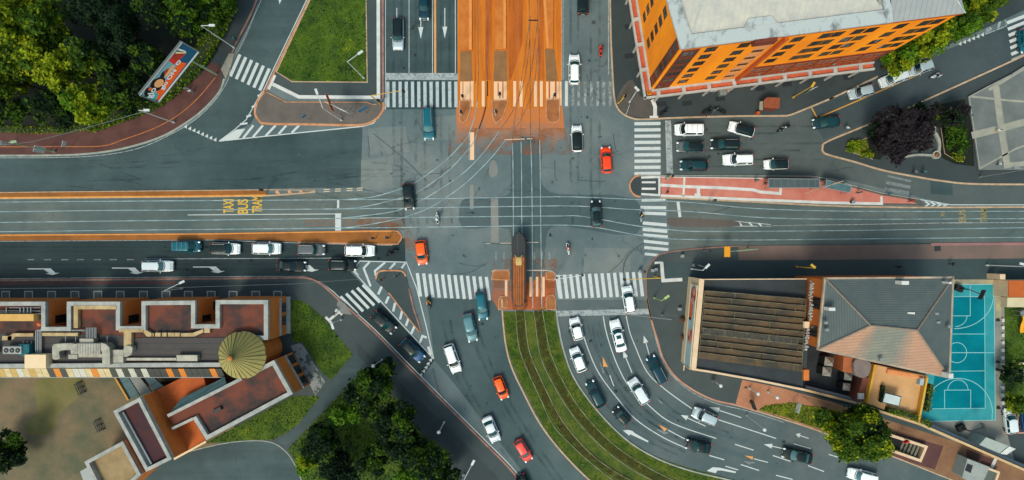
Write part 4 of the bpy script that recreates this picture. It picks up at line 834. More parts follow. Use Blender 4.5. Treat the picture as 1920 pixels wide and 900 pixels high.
# ================================================================== lower-left school complex
CONC = mat('pale_coping_stone', C(150, 154, 150), C(184, 184, 176), .8, fine=.16)
ORW = mat('orange_render_wall', C(200, 112, 44), C(218, 128, 58), .5, fine=.08)
REDROOF = mat('stained_red_roof', C(120, 64, 46), C(52, 48, 48), .22, fine=.15, lo=.44, hi=.62)
DARKROOF = bands('dark_seamed_roof', C(58, 58, 58), C(36, 36, 38), 1.2, 90, .06, .6, C(72, 62, 60))
PURROOF = mat('dark_plum_roof', C(56, 38, 46), C(86, 40, 40), .3, fine=.15)
TANROOF = mat('tan_gravel_roof', C(150, 126, 88), C(170, 146, 104), .8, fine=.2)
GLASS = mat('dark_window_glass', C(26, 36, 40), rough=.15, spec=.7)
GLASST = bands('teal_glass_panels', C(60, 92, 96), C(40, 50, 50), .8, 60, .07, .3, C(84, 112, 112))
DUCT = mat('galvanised_duct', C(150, 146, 132), C(184, 180, 164), 1.0, rough=.45, metal=.3)
TAND = mat('weathered_tan_duct', C(160, 130, 84), C(206, 180, 130), .8, rough=.6)
CREAMP = mat('cream_sheet', C(240, 208, 164), C(248, 220, 180), .5)
METAL = mat('painted_metal_grey', C(150, 156, 156), rough=.45, metal=.3)
DARKM = mat('dark_metal', C(40, 44, 46), rough=.5, metal=.2)
HB = 7.2
sc_o = P(503, 600, HB); school = thing('school_building', 'long low school block with white copings and three orange niches at the left edge', 'building', (sc_o[0], sc_o[1], 0))
out = [(-400, 566), (86, 565), (86, 613), (124, 613), (124, 565), (226, 565), (226, 611), (264, 611), (264, 564), (367, 563), (367, 608), (403, 608), (403, 562), (503, 562), (503, 638), (476, 640), (440, 640), (414, 660), (414, 691), (-400, 691)]
w = MB().prism(PP(out, HB), 0, HB-.6, top=False); w.build('wall', ORW, school, world=True)
MB().poly(PP(out, HB), HB-.62).build('roof', REDROOF, school, world=True)
b = MB()
def coping(b, pts, wpx, h, closed=True, inner=.62, off=True):
    q = PP(pts, h)
    b.ribbon(q, wpx*S*(1-h/H), h-inner, h, closed)
ins = [(-400, 570), (81, 569.5), (81, 617), (129, 617), (129, 569.5), (221, 569.5), (221, 615.5), (269, 615.5), (269, 568.5), (362, 567.5), (362, 612), (408, 612), (408, 566.5), (498.5, 566.5), (498.5, 633.5), (474, 634)]
coping(b, ins, 7.8, HB, False); coping(b, [(414, 684), (205, 685), (0, 686.5), (-400, 687)], 8, HB, False)
b.build('coping', CONC, school, world=True)
b = MB().poly(PP([(240, 634), (430, 634), (410, 655), (410, 678), (232, 678)], HB), HB-.55); b.poly(PP([(-400, 626), (74, 626), (232, 630), (232, 680), (-400, 682)], HB), HB-.55)
b.build('lower_roof_membrane', DARKROOF, school, world=True)
# windows in the niches and on the end wall
def wall_quad(b, p0, p1, z0, z1, out_=.03):
    p0 = Vector(p0); p1 = Vector(p1); d = (p1-p0).normalized(); n = Vector((d.y, -d.x))*out_
    b.face([(p0.x+n.x, p0.y+n.y, z0), (p1.x+n.x, p1.y+n.y, z0), (p1.x+n.x, p1.y+n.y, z1), (p0.x+n.x, p0.y+n.y, z1)]); return b
def window(parent, p0, p1, z0, z1, fm=None, bars=1, gm=None, thick=.07):
    """framed window standing on a wall face; p0->p1 left to right as seen from outside"""
    p0 = Vector(p0); p1 = Vector(p1); L_ = (p1-p0).length; d = (p1-p0)/L_; n = Vector((d.y, -d.x))
    def q(u, z, o): v = p0+d*u+n*o; return (v.x, v.y, z)
    f = MB(); 
    def bar(u0, u1, a, c):
        pts = [q(u0, a, .005), q(u1, a, .005), q(u1, c, .005), q(u0, c, .005)]; pt2 = [q(u0, a, thick), q(u1, a, thick), q(u1, c, thick), q(u0, c, thick)]
        f.face(pt2)
        for i in range(4): j = (i+1) % 4; f.face([pts[i], pts[j], pt2[j], pt2[i]])
    t = .07
    bar(0, L_, z0, z0+t); bar(0, L_, z1-t, z1); bar(0, t, z0+t, z1-t); bar(L_-t, L_, z0+t, z1-t)
    for k in range(bars): u = L_*(k+1)/(bars+1); bar(u-.03, u+.03, z0+t, z1-t)
    o = f.build('window', fm or DARKM, parent, world=True)
    g_ = MB().face([q(t, z0+t, .02), q(L_-t, z0+t, .02), q(L_-t, z1-t, .02), q(t, z1-t, .02)])
    if parent is not None:
        l = parent.location; g_.v = [(x-l.x, y-l.y, z-l.z) for x, y, z in g_.v]
    gp = g_.build('pane', gm or GLASS, o); return o
for a, bx in ((86, 124), (226, 264), (367, 403)):
    A0 = P(a, 594, HB); A1 = P(a, 612, HB); window(school, (A0[0], A1[1]+.2), (A0[0], A0[1]), 3.0, 5.4)
    window(school, (A0[0], A1[1]+2.0), (A0[0], A0[1]+1.8), .6, 2.2)
    bq = P(a, 613, HB); cq = P(bx, 613, HB); window(school, (cq[0]-.3, cq[1]), (bq[0]+.4, bq[1]), 3.6, 5.4)
xe = P(503, 0, HB)[0]
for y0, y1 in ((574, 592), (600, 618)):
    a = P(503, y0, HB)[1]; c = P(503, y1, HB)[1]; window(school, (xe, c), (xe, a), .4, 2.2)
b = MB(); y0 = P(0, 563, HB)[1]; y1 = P(0, 637, HB)[1]; b.box((xe+.12, (y0+y1)/2, 3.0), (.24, y0-y1, .22)); b.box((xe+.3, (y0+y1)/2, .35), (.6, y0-y1, .5)); b.build('ledge', CONC, school, world=True)
# sloping glazed canopy along the court: panels alternate
pm = [mat('canopy_cream', C(196, 176, 132), C(214, 198, 156), 1), mat('canopy_pale_grey', C(190, 190, 178), C(206, 206, 192), 1), mat('canopy_straw', C(186, 152, 84), C(200, 170, 104), 1), mat('canopy_orange', C(216, 132, 50)), mat('canopy_dark', C(72, 76, 70))]
order = [2, 0, 2, 1, 0, 2, 0, 0, 4, 3, 4, 0, 1, 1, 0, 3, 0, 0, 4, 1, 4, 1, 4, 1, 4, 4, 4, 3, 4, 3, 4, 4, 4, 4, 3, 4]
b = MB()
for i, mi in enumerate(order):
    x0 = -4+i*11.7; x1 = x0+11.1
    u0, u1 = P(x0-2, 691.5, 6.9), P(x1-2, 691.5, 6.9); l0, l1 = P(x0+5, 707, 5.3), P(x1+5, 707, 5.3)
    b.face([(l0[0], l0[1], 5.3), (l1[0], l1[1], 5.3), (u1[0], u1[1], 6.9), (u0[0], u0[1], 6.9)], mi)
    if x1 > 420: break
b.build('glazed_canopy', pm, school, world=True)
e0 = P(-4, 707, 5.3); e1 = P(420, 707, 5.3); MB().box(((e0[0]+e1[0])/2, e0[1]-.05, 5.25), (e1[0]-e0[0], .1, .14)).build('canopy_gutter', METAL, school, world=True)
# roof ducts, pipes
b = MB()
def rbox(b, x0, y0, x1, y1, z, hgt, mi=0):
    """roof box given by its top outline px"""
    b.prism(PP([(x0, y0), (x1, y0), (x1, y1), (x0, y1)], z+hgt), z, z+hgt, mi); return b
ZR = HB-.55
for f_ in (lambda tt: rbox(tt, 4, 630, 22, 638, ZR, .5), lambda tt: tt.prism(PP([(14, 632), (24, 625), (28, 625), (28, 631), (22, 638), (14, 638)], ZR+.5), ZR, ZR+.5), lambda tt: rbox(tt, 28, 625, 62, 631, ZR, .5), lambda tt: rbox(tt, 79, 624, 146, 630, ZR, .5), lambda tt: rbox(tt, 138, 573, 146, 615, ZR, .6), lambda tt: rbox(tt, 146, 573, 218, 580, ZR, .6), lambda tt: rbox(tt, 223, 617, 268, 623, ZR, .6), lambda tt: rbox(tt, 232, 623, 246, 650, ZR, .6), lambda tt: tt.prism(PP([(262, 617), (270, 617), (284, 625), (284, 631), (276, 631)], ZR+.5), ZR, ZR+.5), lambda tt: rbox(tt, 286, 625, 288, 631, ZR, .4), lambda tt: rbox(tt, 291, 624, 301, 631, ZR, .5), lambda tt: rbox(tt, 304, 624, 312, 631, ZR, .5), lambda tt: rbox(tt, 315, 624, 327, 631, ZR, .5), lambda tt: rbox(tt, 328, 624, 337, 631, ZR, .5), lambda tt: tt.prism(PP([(339, 625), (362, 624), (381, 617), (381, 623), (364, 631), (339, 631)], ZR+.5), ZR, ZR+.5), lambda tt: rbox(tt, 383, 614, 393, 624, ZR, .5)):
    tt = MB(); f_(tt); tt.build('tan_duct', TAND, school, world=True)
dd = MB(); dd.prism(cr(PP([(98, 650), (101, 646), (110, 644.5), (140, 644.5), (140, 655), (112, 658), (112, 672), (100, 674), (98, 665)], ZR+1.1), 3, True), ZR, ZR+1.1)
dd.prism(PP([(132, 655), (138, 646), (145, 644), (188, 644), (188, 664), (133, 664)], ZR+1.3), ZR, ZR+1.3); dd.prism(PP([(189, 643), (198, 645), (205, 652), (206, 665), (206, 684), (192, 684), (191, 660), (189, 655)], ZR+1.4), ZR, ZR+1.4)
rbox(dd, 208, 656, 231, 680, ZR, .9); rbox(dd, 128, 665, 145, 673, ZR, .8); rbox(dd, 147, 664, 192, 670, ZR, .7); rbox(dd, 149, 635, 175, 643, ZR, 1.0)
dd.prism(cr(PP([(233, 650), (247, 650), (247, 662), (240, 668), (232, 668)], ZR+.9), 3, True), ZR, ZR+.9); rbox(dd, 331, 666, 370, 677, ZR, .8); rbox(dd, 235, 671, 330, 676, ZR, .4)
dd.build('ventilation_duct', DUCT, school, world=True)
seam = MB()
for i in range(9):
    x = 145+i*5; seam.ribbon(PP([(x, 644), (x, 664)], ZR+1.31), .05, ZR+1.3, ZR+1.34)
seam.build('duct_seam', METAL, school, world=True)
pp = MB()
for k in range(4):
    x = 67.5+k*3.2; a = P(x, 620-k*1.2, ZR+.4); c = P(x, 664, ZR+.4); e = P(160-k, 618.5-k*.0+k*.9, ZR+.4)
    pp.tube((a[0], a[1], ZR+.4), (c[0], c[1], ZR+.4), .09, n=6)
    if k < 2: pp.tube((a[0], a[1], ZR+.4), (e[0], a[1], ZR+.4), .07, n=6)
for x in (123, 142, 178, 201): a = P(x, 630, ZR+.5); c = P(x, 642, ZR+.5); pp.tube((a[0], a[1], ZR+.5), (c[0], c[1], ZR+.5), .05, n=6)
for x in (162, 165, 168, 171, 174, 177, 180): a = P(x, 614, ZR+.8); c = P(x, 634, ZR+.8); pp.tube((a[0], a[1], ZR+.8), (c[0], c[1], ZR+.8), .07, n=6)
for x0, y, x1 in ((-10, 586, 60), (0, 583, 76), (18, 577, 76), (64, 588, 78)): a = P(x0, y, ZR+.5); c = P(x1, y, ZR+.5); pp.tube((a[0], a[1], ZR+.5), (c[0], c[1], ZR+.5), .07, n=6)
for x in (12, 38, 45, 52, 58): a = P(x, 576, ZR+.7); c = P(x, 588, ZR+.7); pp.tube((a[0], a[1], ZR+.7), (c[0], c[1], ZR+.7), .08, n=6)
pp.build('roof_pipes', METAL, school, world=True)
rbox(MB(), -20, 589, 63, 602, ZR, 1.2).build('ochre_plant_box', mat('ochre_box', C(214, 164, 90), C(226, 180, 104), .5), school, world=True)
rbox(MB(), 46, 665, 86, 691, ZR, 1.3).build('cream_hood', CREAMP, school, world=True)
q = P(73, 608, ZR+.5); MB().ball((q[0], q[1], ZR+.35), .35, 10).build('vent_cap', mat('orange_cap', C(226, 110, 60)), school, smooth=True, world=True)
for i, x in enumerate((-30, 22)):
    a = P(x, 657, ZR+1.2); u = thing('air_conditioning_unit', 'pale rooftop cooling unit with three dark fans near the cream hood' if i else 'rooftop cooling unit at the very left picture edge', 'cooling unit', (a[0], a[1], ZR))
    MB().box((0, 0, .6), (2.7, 1.1, 1.1)).build('casing', CONC, u)
    for k in range(3):
        f = MB().tube((-.85+.85*k, 0, 1.14), (-.85+.85*k, 0, 1.18), .36, n=14).build('fan', DARKM, u)
        MB().tube((-.85+.85*k, 0, 1.18), (-.85+.85*k, 0, 1.2), .1, n=8).build('hub', METAL, f)
a = P(45, 656, ZR+.9); u = thing('tank_unit', 'teal metal tank unit beside the pale rooftop cooling unit', 'tank', (a[0], a[1], ZR)); MB().box((0, 0, .45), (1.5, 1.6, .9)).build('tank', mat('teal_metal', C(28, 110, 118), C(20, 90, 100), 2), u)
bb = MB(); 
for dx in (-.6, 0, .6): bb.tube((dx, -1.1, .3), (dx, 1.2, .3), .05, n=6)
bb.build('support_frame', METAL, u)
# cone roof
cx_, cy_ = P(454, 666, 7.6); cone = thing('conical_pavilion_roof', 'round olive and straw coloured cone roof of radial segments at the bend of the school', 'roof', (cx_, cy_, 0))
CM = [mat('cone_straw', C(152, 144, 84), C(168, 154, 92), 1), mat('cone_olive', C(150, 146, 96), C(164, 156, 100), 1)]
b = MB(); R_ = 45*S*.924; n = 28; ap = (-.1, .15, 11.0)
for i in range(n):
    a0 = 2*math.pi*i/n; a1 = 2*math.pi*(i+1)/n; rr = R_*(1 if i % 7 else .97)
    m0 = .5
    p = [(math.cos(a)*rr, math.sin(a)*rr, 7.6) for a in (a0, a1)]
    b.face([p[0], p[1], ap], 0)
    b.face([(p[0][0], p[0][1], 7.35), (p[1][0], p[1][1], 7.35), p[1], p[0]], 1)
b.build('cone_panels', CM, cone)
b = MB()
for i in range(n):
    a0 = 2*math.pi*i/n; b.tube((math.cos(a0)*R_, math.sin(a0)*R_, 7.62), (ap[0], ap[1], ap[2]+.02), .045, .02, n=5)
b.build('rib', mat('olive_rib', C(96, 96, 66)), cone); MB().ball((ap[0], ap[1], ap[2]+.05), (.4, .4, .25), 10).build('finial', mat('orange_finial', C(196, 122, 60)), cone, smooth=True)
MB().tube((0, 0, 0), (0, 0, 7.4), R_*.82, n=24).build('drum_wall', ORW, cone)
# second wing
o2 = P(450, 760, HB); wing = thing('angled_school_wing', 'angled school wing with red stained roof and white copings running down to the lower left', 'building', (o2[0], o2[1], 0))
o = [(513, 675), (549, 739), (386, 826), (362, 787), (322, 807), (310, 778), (454, 706), (484, 691)]
MB().prism(PP(o, HB), 0, HB-.6, top=False).build('wall', ORW, wing, world=True); MB().poly(PP(o, HB), HB-.6).build('roof', REDROOF, wing, world=True)
b = MB(); coping(b, [(486, 693.5), (512, 680), (544, 737), (388, 820.5), (364, 782)], 7.5, HB, False); coping(b, [(453, 710), (314, 780)], 6, HB, False); coping(b, [(362, 785), (322, 804)], 5, HB, False); b.build('coping', CONC, wing, world=True)
e0, e1 = Vector(P(549, 739, HB)), Vector(P(513, 675, HB)); dv = e1-e0
for t0, t1 in ((.05, .3), (.38, .62), (.7, .94)): window(wing, tuple(e0+dv*t0), tuple(e0+dv*t1), .5, 2.6)
n_ = Vector((dv.y, -dv.x)).normalized(); c = (e0+e1)/2+n_*.12; MB().box((c.x, c.y, 3.2), (dv.length, .24, .2), math.atan2(dv.y, dv.x)).build('ledge', CONC, wing, world=True)
h3 = 4.8
MB().prism(PP([(263, 745), (290, 733), (345, 706), (380, 700), (390, 740), (330, 800), (362, 787), (386, 826), (325, 859)], h3), 0, h3).build('orange_terrace', mat('orange_terrace_surface', C(206, 104, 38), C(176, 82, 34), .3, fine=.08), wing, world=True)
b = MB().ribbon(PP([(386, 828), (326, 861)], 5.0), .3, 4.7, 5.0); b.build('terrace_coping', CREAMP, wing, world=True)
gq = [(340, 747), (421, 707), (426, 722), (342, 766), (310, 778)]
q1, q2, q3, q4 = P(340, 747, 6.0), P(421, 707, 6.0), P(426, 724, 7.0), P(316, 777, 7.0)
MB().face([(q1[0], q1[1], 6.0), (q2[0], q2[1], 6.0), (q3[0], q3[1], 7.0), (q4[0], q4[1], 7.0)]).build('glass_roof_strip', GLASST, wing, world=True)
a = P(405, 770, HB); MB().box((a[0], a[1], HB-.4), (1.4, .5, .5), .45).build('roof_vent', DARKM, wing, world=True)
# glazed walkways between the wings
wk = thing('glazed_walkway', 'grey glazed walkways crossing from the school canopy to the dark narrow tower roof', 'walkway', (*P(250, 725, 4), 0))
for pts, m in (([(218, 708), (238, 704), (262, 742), (242, 750)], GLASST), ([(240, 704), (256, 700), (284, 735), (264, 742)], A_PALE), ([(262, 698), (280, 700), (306, 724), (288, 732)], GLASST)):
    MB().prism(PP(pts, 4.2), 3.9, 4.2).build('glass_deck', m, wk, world=True)
MB().ribbon(PP([(214, 706), (240, 750)], 4.5), .25, 0, 4.5).build('straw_edge_wall', mat('straw_wall', C(206, 150, 70)), wk, world=True)
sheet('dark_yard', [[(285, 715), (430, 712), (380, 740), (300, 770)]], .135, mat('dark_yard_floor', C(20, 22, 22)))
# dark tower roof
def parapet_block(name, label, px_out, h, roofm, wallm, cop=6.5, par=.8):
    o = P(*px_out[0], h); t = thing(name, label, 'building', (o[0], o[1], 0))
    MB().prism(PP(px_out, h), 0, h-par, top=False).build('wall', wallm, t, world=True)
    MB().poly(PP(px_out, h), h-par).build('roof', roofm, t, world=True)
    c = Vector((sum(p[0] for p in px_out)/len(px_out), sum(p[1] for p in px_out)/len(px_out)))
    ins = []
    for i, p in enumerate(px_out):
        a = Vector(px_out[i-1]); b_ = Vector(p); d = Vector(px_out[(i+1) % len(px_out)])
        n1 = (b_-a).normalized(); n2 = (d-b_).normalized(); n1 = Vector((-n1.y, n1.x)); n2 = Vector((-n2.y, n2.x)); k = (n1+n2); k = k/max(.3, k.dot(n1))
        if (c-b_).dot(n1) < 0: k = -k
        ins.append(tuple(b_+k*cop/2))
    MB().ribbon(PP(ins, h), cop*S*(1-h/H), h-par, h, True).build('coping', CONC, t, world=True); return t
tw = parapet_block('narrow_tower', 'narrow block with a dark plum roof well inside white copings at the lower left', [(212, 771), (262, 745), (322, 861), (274, 885)], 9, PURROOF, ORW)
q = MB().ribbon(PP([(227, 774), (281, 872)], 8.6), .55, 8.1, 8.5); q.build('roof_ledge', METAL, tw, world=True)
pb = parapet_block('square_annex', 'square annex with a tan gravel roof inside white copings at the lower left edge', [(158, 866), (230, 827), (264, 890), (210, 940), (190, 930)], 6, TANROOF, ORW)
MB().prism(PP([(231, 827), (240, 822), (274, 884), (265, 890)], 5), 0, 5).build('link_roof', mat('brown_orange_roof', C(158, 76, 38)), pb, world=True)
MB().prism(PP([(150, 884), (164, 876), (178, 900), (160, 912)], 3), 0, 3).build('porch_roof', METAL, pb, world=True)
# pavement light wells
for i, x in enumerate((-30, 12.5, 55.5, 98.5, 142, 185, 227, 270.5, 312.5, 354.5, 397, 438, 480.5, 521.5)):
    a = P(x, 553.5); t = thing('pavement_light', 'square framed pavement light in the dark strip above the school, '+['beyond the left edge', 'first from the left edge', 'second from the left edge', 'third from the left edge', 'fourth from the left edge', 'fifth from the left edge', 'sixth from the left edge', 'seventh from the left edge', 'eighth from the left edge', 'ninth from the left edge', 'tenth from the left edge', 'third from the right end', 'second from the right end', 'last at the right end'][i], 'pavement light', (a[0], a[1], .125), 0, 'pavement lights beside the school')
    MB().ribbon([(-.62, -.62), (.62, -.62), (.62, .62), (-.62, .62)], .16, 0, .08, True).build('frame', METAL, t)
    MB().poly([(-.55, -.55), (.55, -.55), (.55, .55), (-.55, .55)], .03).build('glass_block', mat('grey_glass_block', C(46, 62, 66), C(70, 86, 88), 3, rough=.3), t)
for i, (x, y, lab) in enumerate(((153, 727, 'dark slatted bench on the cobbles near the glazed canopy'), (188, 797, 'dark slatted bench in the middle of the cobbled court'))):
    a = P(x, y); t = thing('slatted_bench', lab, 'bench', (a[0], a[1], .13), -1.15, 'benches in the cobbled court')
    b = MB()
    for k in range(4): b.box((0, -.45+.3*k, .42), (1.9, .12, .05))
    b.build('seat', DARKM, t)
    for sx in (-.85, 0, .85): MB().box((sx, 0, .2), (.08, 1.15, .4)).build('leg', DARKM, t)
# ================================================================== the orange building
ORB = mat('bright_orange_render', C(252, 150, 4, .80), C(238, 132, 6, .76), .35, fine=.08, stretch=(1, 1, .25), detail=9)
ORD = mat('burnt_orange_render', C(206, 96, 30), C(190, 84, 30), .6, fine=.06)
PCH = mat('peach_render', C(240, 164, 104), C(232, 150, 92), .6)
BRN = mat('red_brown_panels', C(128, 58, 36), C(104, 48, 34), 1.2)
ROOFP = bands('pale_ribbed_metal_roof', C(208, 204, 188), C(186, 184, 172), 1.4, 7.2, .1, .5, C(180, 180, 174), metal=.0, bump=.4)
ROOFG = bands('grey_ribbed_metal_roof', C(156, 162, 162), C(136, 142, 144), 1.6, 7.2, .1, .5, C(168, 172, 170), bump=.4)
GUT = mat('streaked_metal_gutter', C(190, 198, 196), C(100, 108, 108), .8, rough=.5, lo=.52, hi=.72, fine=.12, stretch=(1, .6, 1))
WHT = mat('white_painted_concrete', C(200, 198, 192), C(176, 172, 166), 1, fine=.06)
SALM = mat('salmon_awning', C(222, 112, 74), C(200, 84, 52), 1.2, fine=.1)
BGL = mat('building_glass', C(44, 38, 34), C(66, 58, 46), .8, rough=.15, spec=.7)
GMS = [BGL, BGL, BGL, mat('olive_blind', C(96, 84, 52), C(70, 60, 40), 3), mat('building_glass_grey', C(58, 62, 60), rough=.15, spec=.6), mat('brown_blind', C(70, 44, 24), C(54, 36, 22), 2)]
HT = 24.0
def wp(x, y, h=HT): return Vector(P(x, y, h))
cA, cB = wp(1279, 89), wp(1806, 22); cD = wp(1279-14*3.4, 89-89*3.4); cC = cB+(cD-cA)*1.05
ob = thing('orange_building', 'tall bright orange building with pale ribbed metal roof and white ground floor ledge', 'building', (cA.x, cA.y, 0))
wall = MB()
def facade(p0, p1, z0, z1, holes, depth=.10):
    """wall sheet with real openings. holes (u0,u1,za,zb)"""
    L_ = (p1-p0).length; d = (p1-p0)/L_; n = Vector((d.y, -d.x))
    q = lambda u, z, o=0: (p0.x+d.x*u+n.x*o, p0.y+d.y*u+n.y*o, z)
    us = sorted({0, L_}|{round(v, 3) for h in holes for v in h[:2]}); zs = sorted({z0, z1}|{round(v, 3) for h in holes for v in h[2:4]})
    for a, b in zip(us, us[1:]):
        for c, e in zip(zs, zs[1:]):
            m = ((a+b)/2, (c+e)/2)
            if any(h[0] < m[0] < h[1] and h[2] < m[1] < h[3] for h in holes): continue
            wall.face([q(a, c), q(b, c), q(b, e), q(a, e)])
    for u0, u1, a, c in holes:
        for A, B in (((u0, a), (u1, a)), ((u1, a), (u1, c)), ((u1, c), (u0, c)), ((u0, c), (u0, a))):
            wall.face([q(*A), q(*B), q(*B, -depth), q(*A, -depth)])
    for u0, u1, a, c in holes:
        o = -depth+.02
        w0 = q(u0+.01, 0, o); w1 = q(u1-.01, 0, o); window(ob, w0[:2], w1[:2], a+.01, c-.01, DARKM, 1, random.choice(GMS), .06)
LS = (cB-cA).length; LW = (cD-cA).length
rows = [5.6, 8.6, 11.6, 14.6, 17.6, 20.6]
holes = []
for t in (.1227, .245, .3286):
    for z in rows: holes.append((round(LS*t-.75, 3), round(LS*t+.75, 3), z-.1, z+(1.95 if t != .3286 else 1.1)))
for t in (.444, .548, .592, .6676, .7166, .825, .915, .96):
    for z in rows[2:]: holes.append((round(LS*t-.74, 3), round(LS*t+.74, 3), z-.5, z+1.55))
facade(cA, cB, 0, HT, holes)
hw = []
for s_ in (6.3, 10.2, 14.1, 18):
    for z in rows: hw.append((round(LW-s_-.7, 3), round(LW-s_+.7, 3), z, z+2.0))
facade(cD, cA, 0, HT, hw)
wall.face([(cB.x, cB.y, 0), (cC.x, cC.y, 0), (cC.x, cC.y, HT), (cB.x, cB.y, HT)]); wall.face([(cC.x, cC.y, 0), (cD.x, cD.y, 0), (cD.x, cD.y, HT), (cC.x, cC.y, HT)])
wall.build('wall', ORB, ob, world=True)
ds = (cB-cA)/LS; dw = (cA-cD)/LW; ns = Vector((ds.y, -ds.x)); nw = Vector((dw.y, -dw.x))
def panel(b, p0, d, n, u0, u1, z0, z1, o=.03, mi=0):
    a = p0+d*u0; c = p0+d*u1
    b.prism([tuple(a), tuple(c), tuple(c+n*o), tuple(a+n*o)], z0, z1, mi, bot=True)
# corner strip, dark glazing in red-brown frames
b = MB(); panel(b, cA, ds, ns, .35, 2.6, 4.2, 22.6, .08); panel(b, cD, dw, nw, LW-1.7, LW-.25, 4.2, 22.6, .08); b.build('corner_panel', BRN, ob, world=True)
for z in rows:
    a = cA+ds*.55+ns*.085; c = cA+ds*2.4+ns*.085; window(ob, tuple(a), tuple(c), z-.5, z+1.7, BRN, 1, BGL)
    a = cD+dw*(LW-1.6)+nw*.085; c = cD+dw*(LW-.35)+nw*.085; window(ob, tuple(a), tuple(c), z-.6, z+1.8, BRN, 0, BGL)
# peach stair strip and rain pipe fin
b = MB()
for k, z in enumerate([4.2]+[r+1.15 for r in rows]):
    zt = ([r-.15 for r in rows]+[23.2])[k]; panel(b, cA, ds, ns, LS*.3286-.85, LS*.3286+.85, z, zt, .03)
panel(b, cA, ds, ns, LS*.3286+.78, LS*.3286+1.1, 4.2, 23.2, .03)
b.build('peach_strip', PCH, ob, world=True)
b = MB(); panel(b, cA, ds, ns, LS*.372, LS*.372+.45, 4.2, 23.4, .5); panel(b, cA, ds, ns, .0, LS, 23.4, 24.0, .18); panel(b, cD, dw, nw, 0, LW, 23.4, 24.0, .18); b.build('cornice', ORD, ob, world=True)
# two brown shop floors on the right hand side
b = MB(); panel(b, cA, ds, ns, LS*.392, LS-.2, 4.1, 9.6, .1); b.build('brown_floor_panel', BRN, ob, world=True)
k = 0; u = LS*.40
while u < LS-3.3:
    for z in (4.7, 7.3):
        a = cA+ds*u+ns*.105; c = cA+ds*(u+2.9)+ns*.105; window(ob, tuple(a), tuple(c), z, z+1.7, ORD, 2, BGL)
    u += 3.3
# white ledge with salmon awnings
b = MB(); s_ = MB(); 
for p0, d, n, L_ in ((cA, ds, ns, LS), (cD, dw, nw, LW)):
    e0 = -1.28 if p0 is cA else 0; e1 = L_+(0 if p0 is cA else 1.28)
    a = p0+d*e0; c = p0+d*e1
    b.prism([tuple(a+n*1.0), tuple(c+n*1.0), tuple(c+n*1.3), tuple(a+n*1.3)], 3.4, 3.95, bot=True)
    panel(b, p0, d, n, 0, L_, 3.5, 4.0, .32)
    a = p0+n*.32; c = p0+d*L_+n*.32; s_.prism([tuple(a), tuple(c), tuple(c+n*.69), tuple(a+n*.69)], 3.45, 3.62, bot=True)
    u = 1.0
    while u < L_:
        q = p0+d*u+n*.66; b.box((q.x, q.y, 3.76), (.55, .72, .42), math.atan2(d.y, d.x)+.0); q = q+n*.45; b.box((q.x, q.y, 1.75), (.25, .25, 3.4), math.atan2(d.y, d.x)); u += 3.9
b.build('white_ledge', WHT, ob, world=True); s_.build('salmon_awning', SALM, ob, world=True)
# roof: gutter band, hipped ribbed sheets, stair bulge
up_ = -ns; le = -nw
def rp(u, v): return cA+ds*u-ns*v
LM = LS*.745
b = MB(); 
b.prism([tuple(rp(-.25, -.25)), tuple(rp(LM, -.25)), tuple(rp(LM, 1.35)), tuple(rp(1.2, 1.35)), tuple(rp(1.2-.157*24, 24)), tuple(rp(-.25-.157*24.2, 24))], 23.95, 24.35, bot=True)
b.prism([tuple(rp(LM-.9, 1.35)), tuple(rp(LM, 1.35)), tuple(rp(LM-1.5, 20)), tuple(rp(LM-2.4, 20))], 23.95, 24.35)
b.prism([tuple(rp(LS*.222, 1.35)), tuple(rp(LS*.34, 1.35)), tuple(rp(LS*.32, 2.3)), tuple(rp(LS*.24, 2.3))], 23.95, 24.5)
b.build('gutter', GUT, ob, world=True)
b = MB(); e = .06
i0, i1, i2, i3 = rp(1.2, 1.35), rp(LM-.9, 1.35), rp(LM-2.4, 20), rp(1.2-.157*24, 24)
r0, r1 = rp(5.2, 9.5), rp(LM-6, 9.5)
V3 = lambda p, z: (p.x, p.y, z)
b.face([V3(i0, 24.1), V3(i1, 24.1), V3(r1, 26.0), V3(r0, 26.0)]); b.face([V3(i3, 24.1), V3(i0, 24.1), V3(r0, 26.0)]); b.face([V3(i1, 24.1), V3(i2, 24.1), V3(r1, 26.0)]); b.face([V3(i2, 24.1), V3(i3, 24.1), V3(r0, 26.0), V3(r1, 26.0)])
b.build('ribbed_roof', ROOFP, ob, world=True)
b = MB(); j0, j1, j2, j3 = rp(LM, -.2), rp(LS+.2, -.2), rp(LS-2.2, 20), rp(LM-1.5, 20); rr = rp(LS-3.6, 6)
b.face([V3(j0, 24.02), V3(j1, 24.02), V3(rr, 24.9), V3(rp(LM, 6), 24.9)]); b.face([V3(j1, 24.02), V3(j2, 24.02), V3(rr, 24.9)]); b.face([V3(rp(LM, 6), 24.9), V3(rr, 24.9), V3(j2, 24.02), V3(j3, 24.02)])
b.build('ribbed_roof', ROOFG, ob, world=True)
b = MB()
for p, q in ((i0, r0), (i1, r1)): b.tube(V3(p, 24.15), V3(q, 26.05), .09, n=6)
b.tube(V3(r0, 26.05), V3(r1, 26.05), .09, n=6); b.tube(V3(j1, 24.08), V3(rr, 24.95), .08, n=6); b.build('ridge_cap', GUT, ob, world=True)
b = MB(); panel(b, cA, ds, ns, LS*.255, LS*.335, 22.9, 24.3, .7); b.build('stair_head', BRN, ob, world=True)
b = MB(); q = rp(LM-2.2, 3.2); q2 = rp(LM-2.9, 8); b.tube(V3(q, 24.8), V3(q2, 25), .16, n=8); q = rp(LM-2.1, 3.0); b.box((q.x, q.y, 24.6), (.8, .5, .4)); b.build('roof_duct', METAL, ob, world=True)
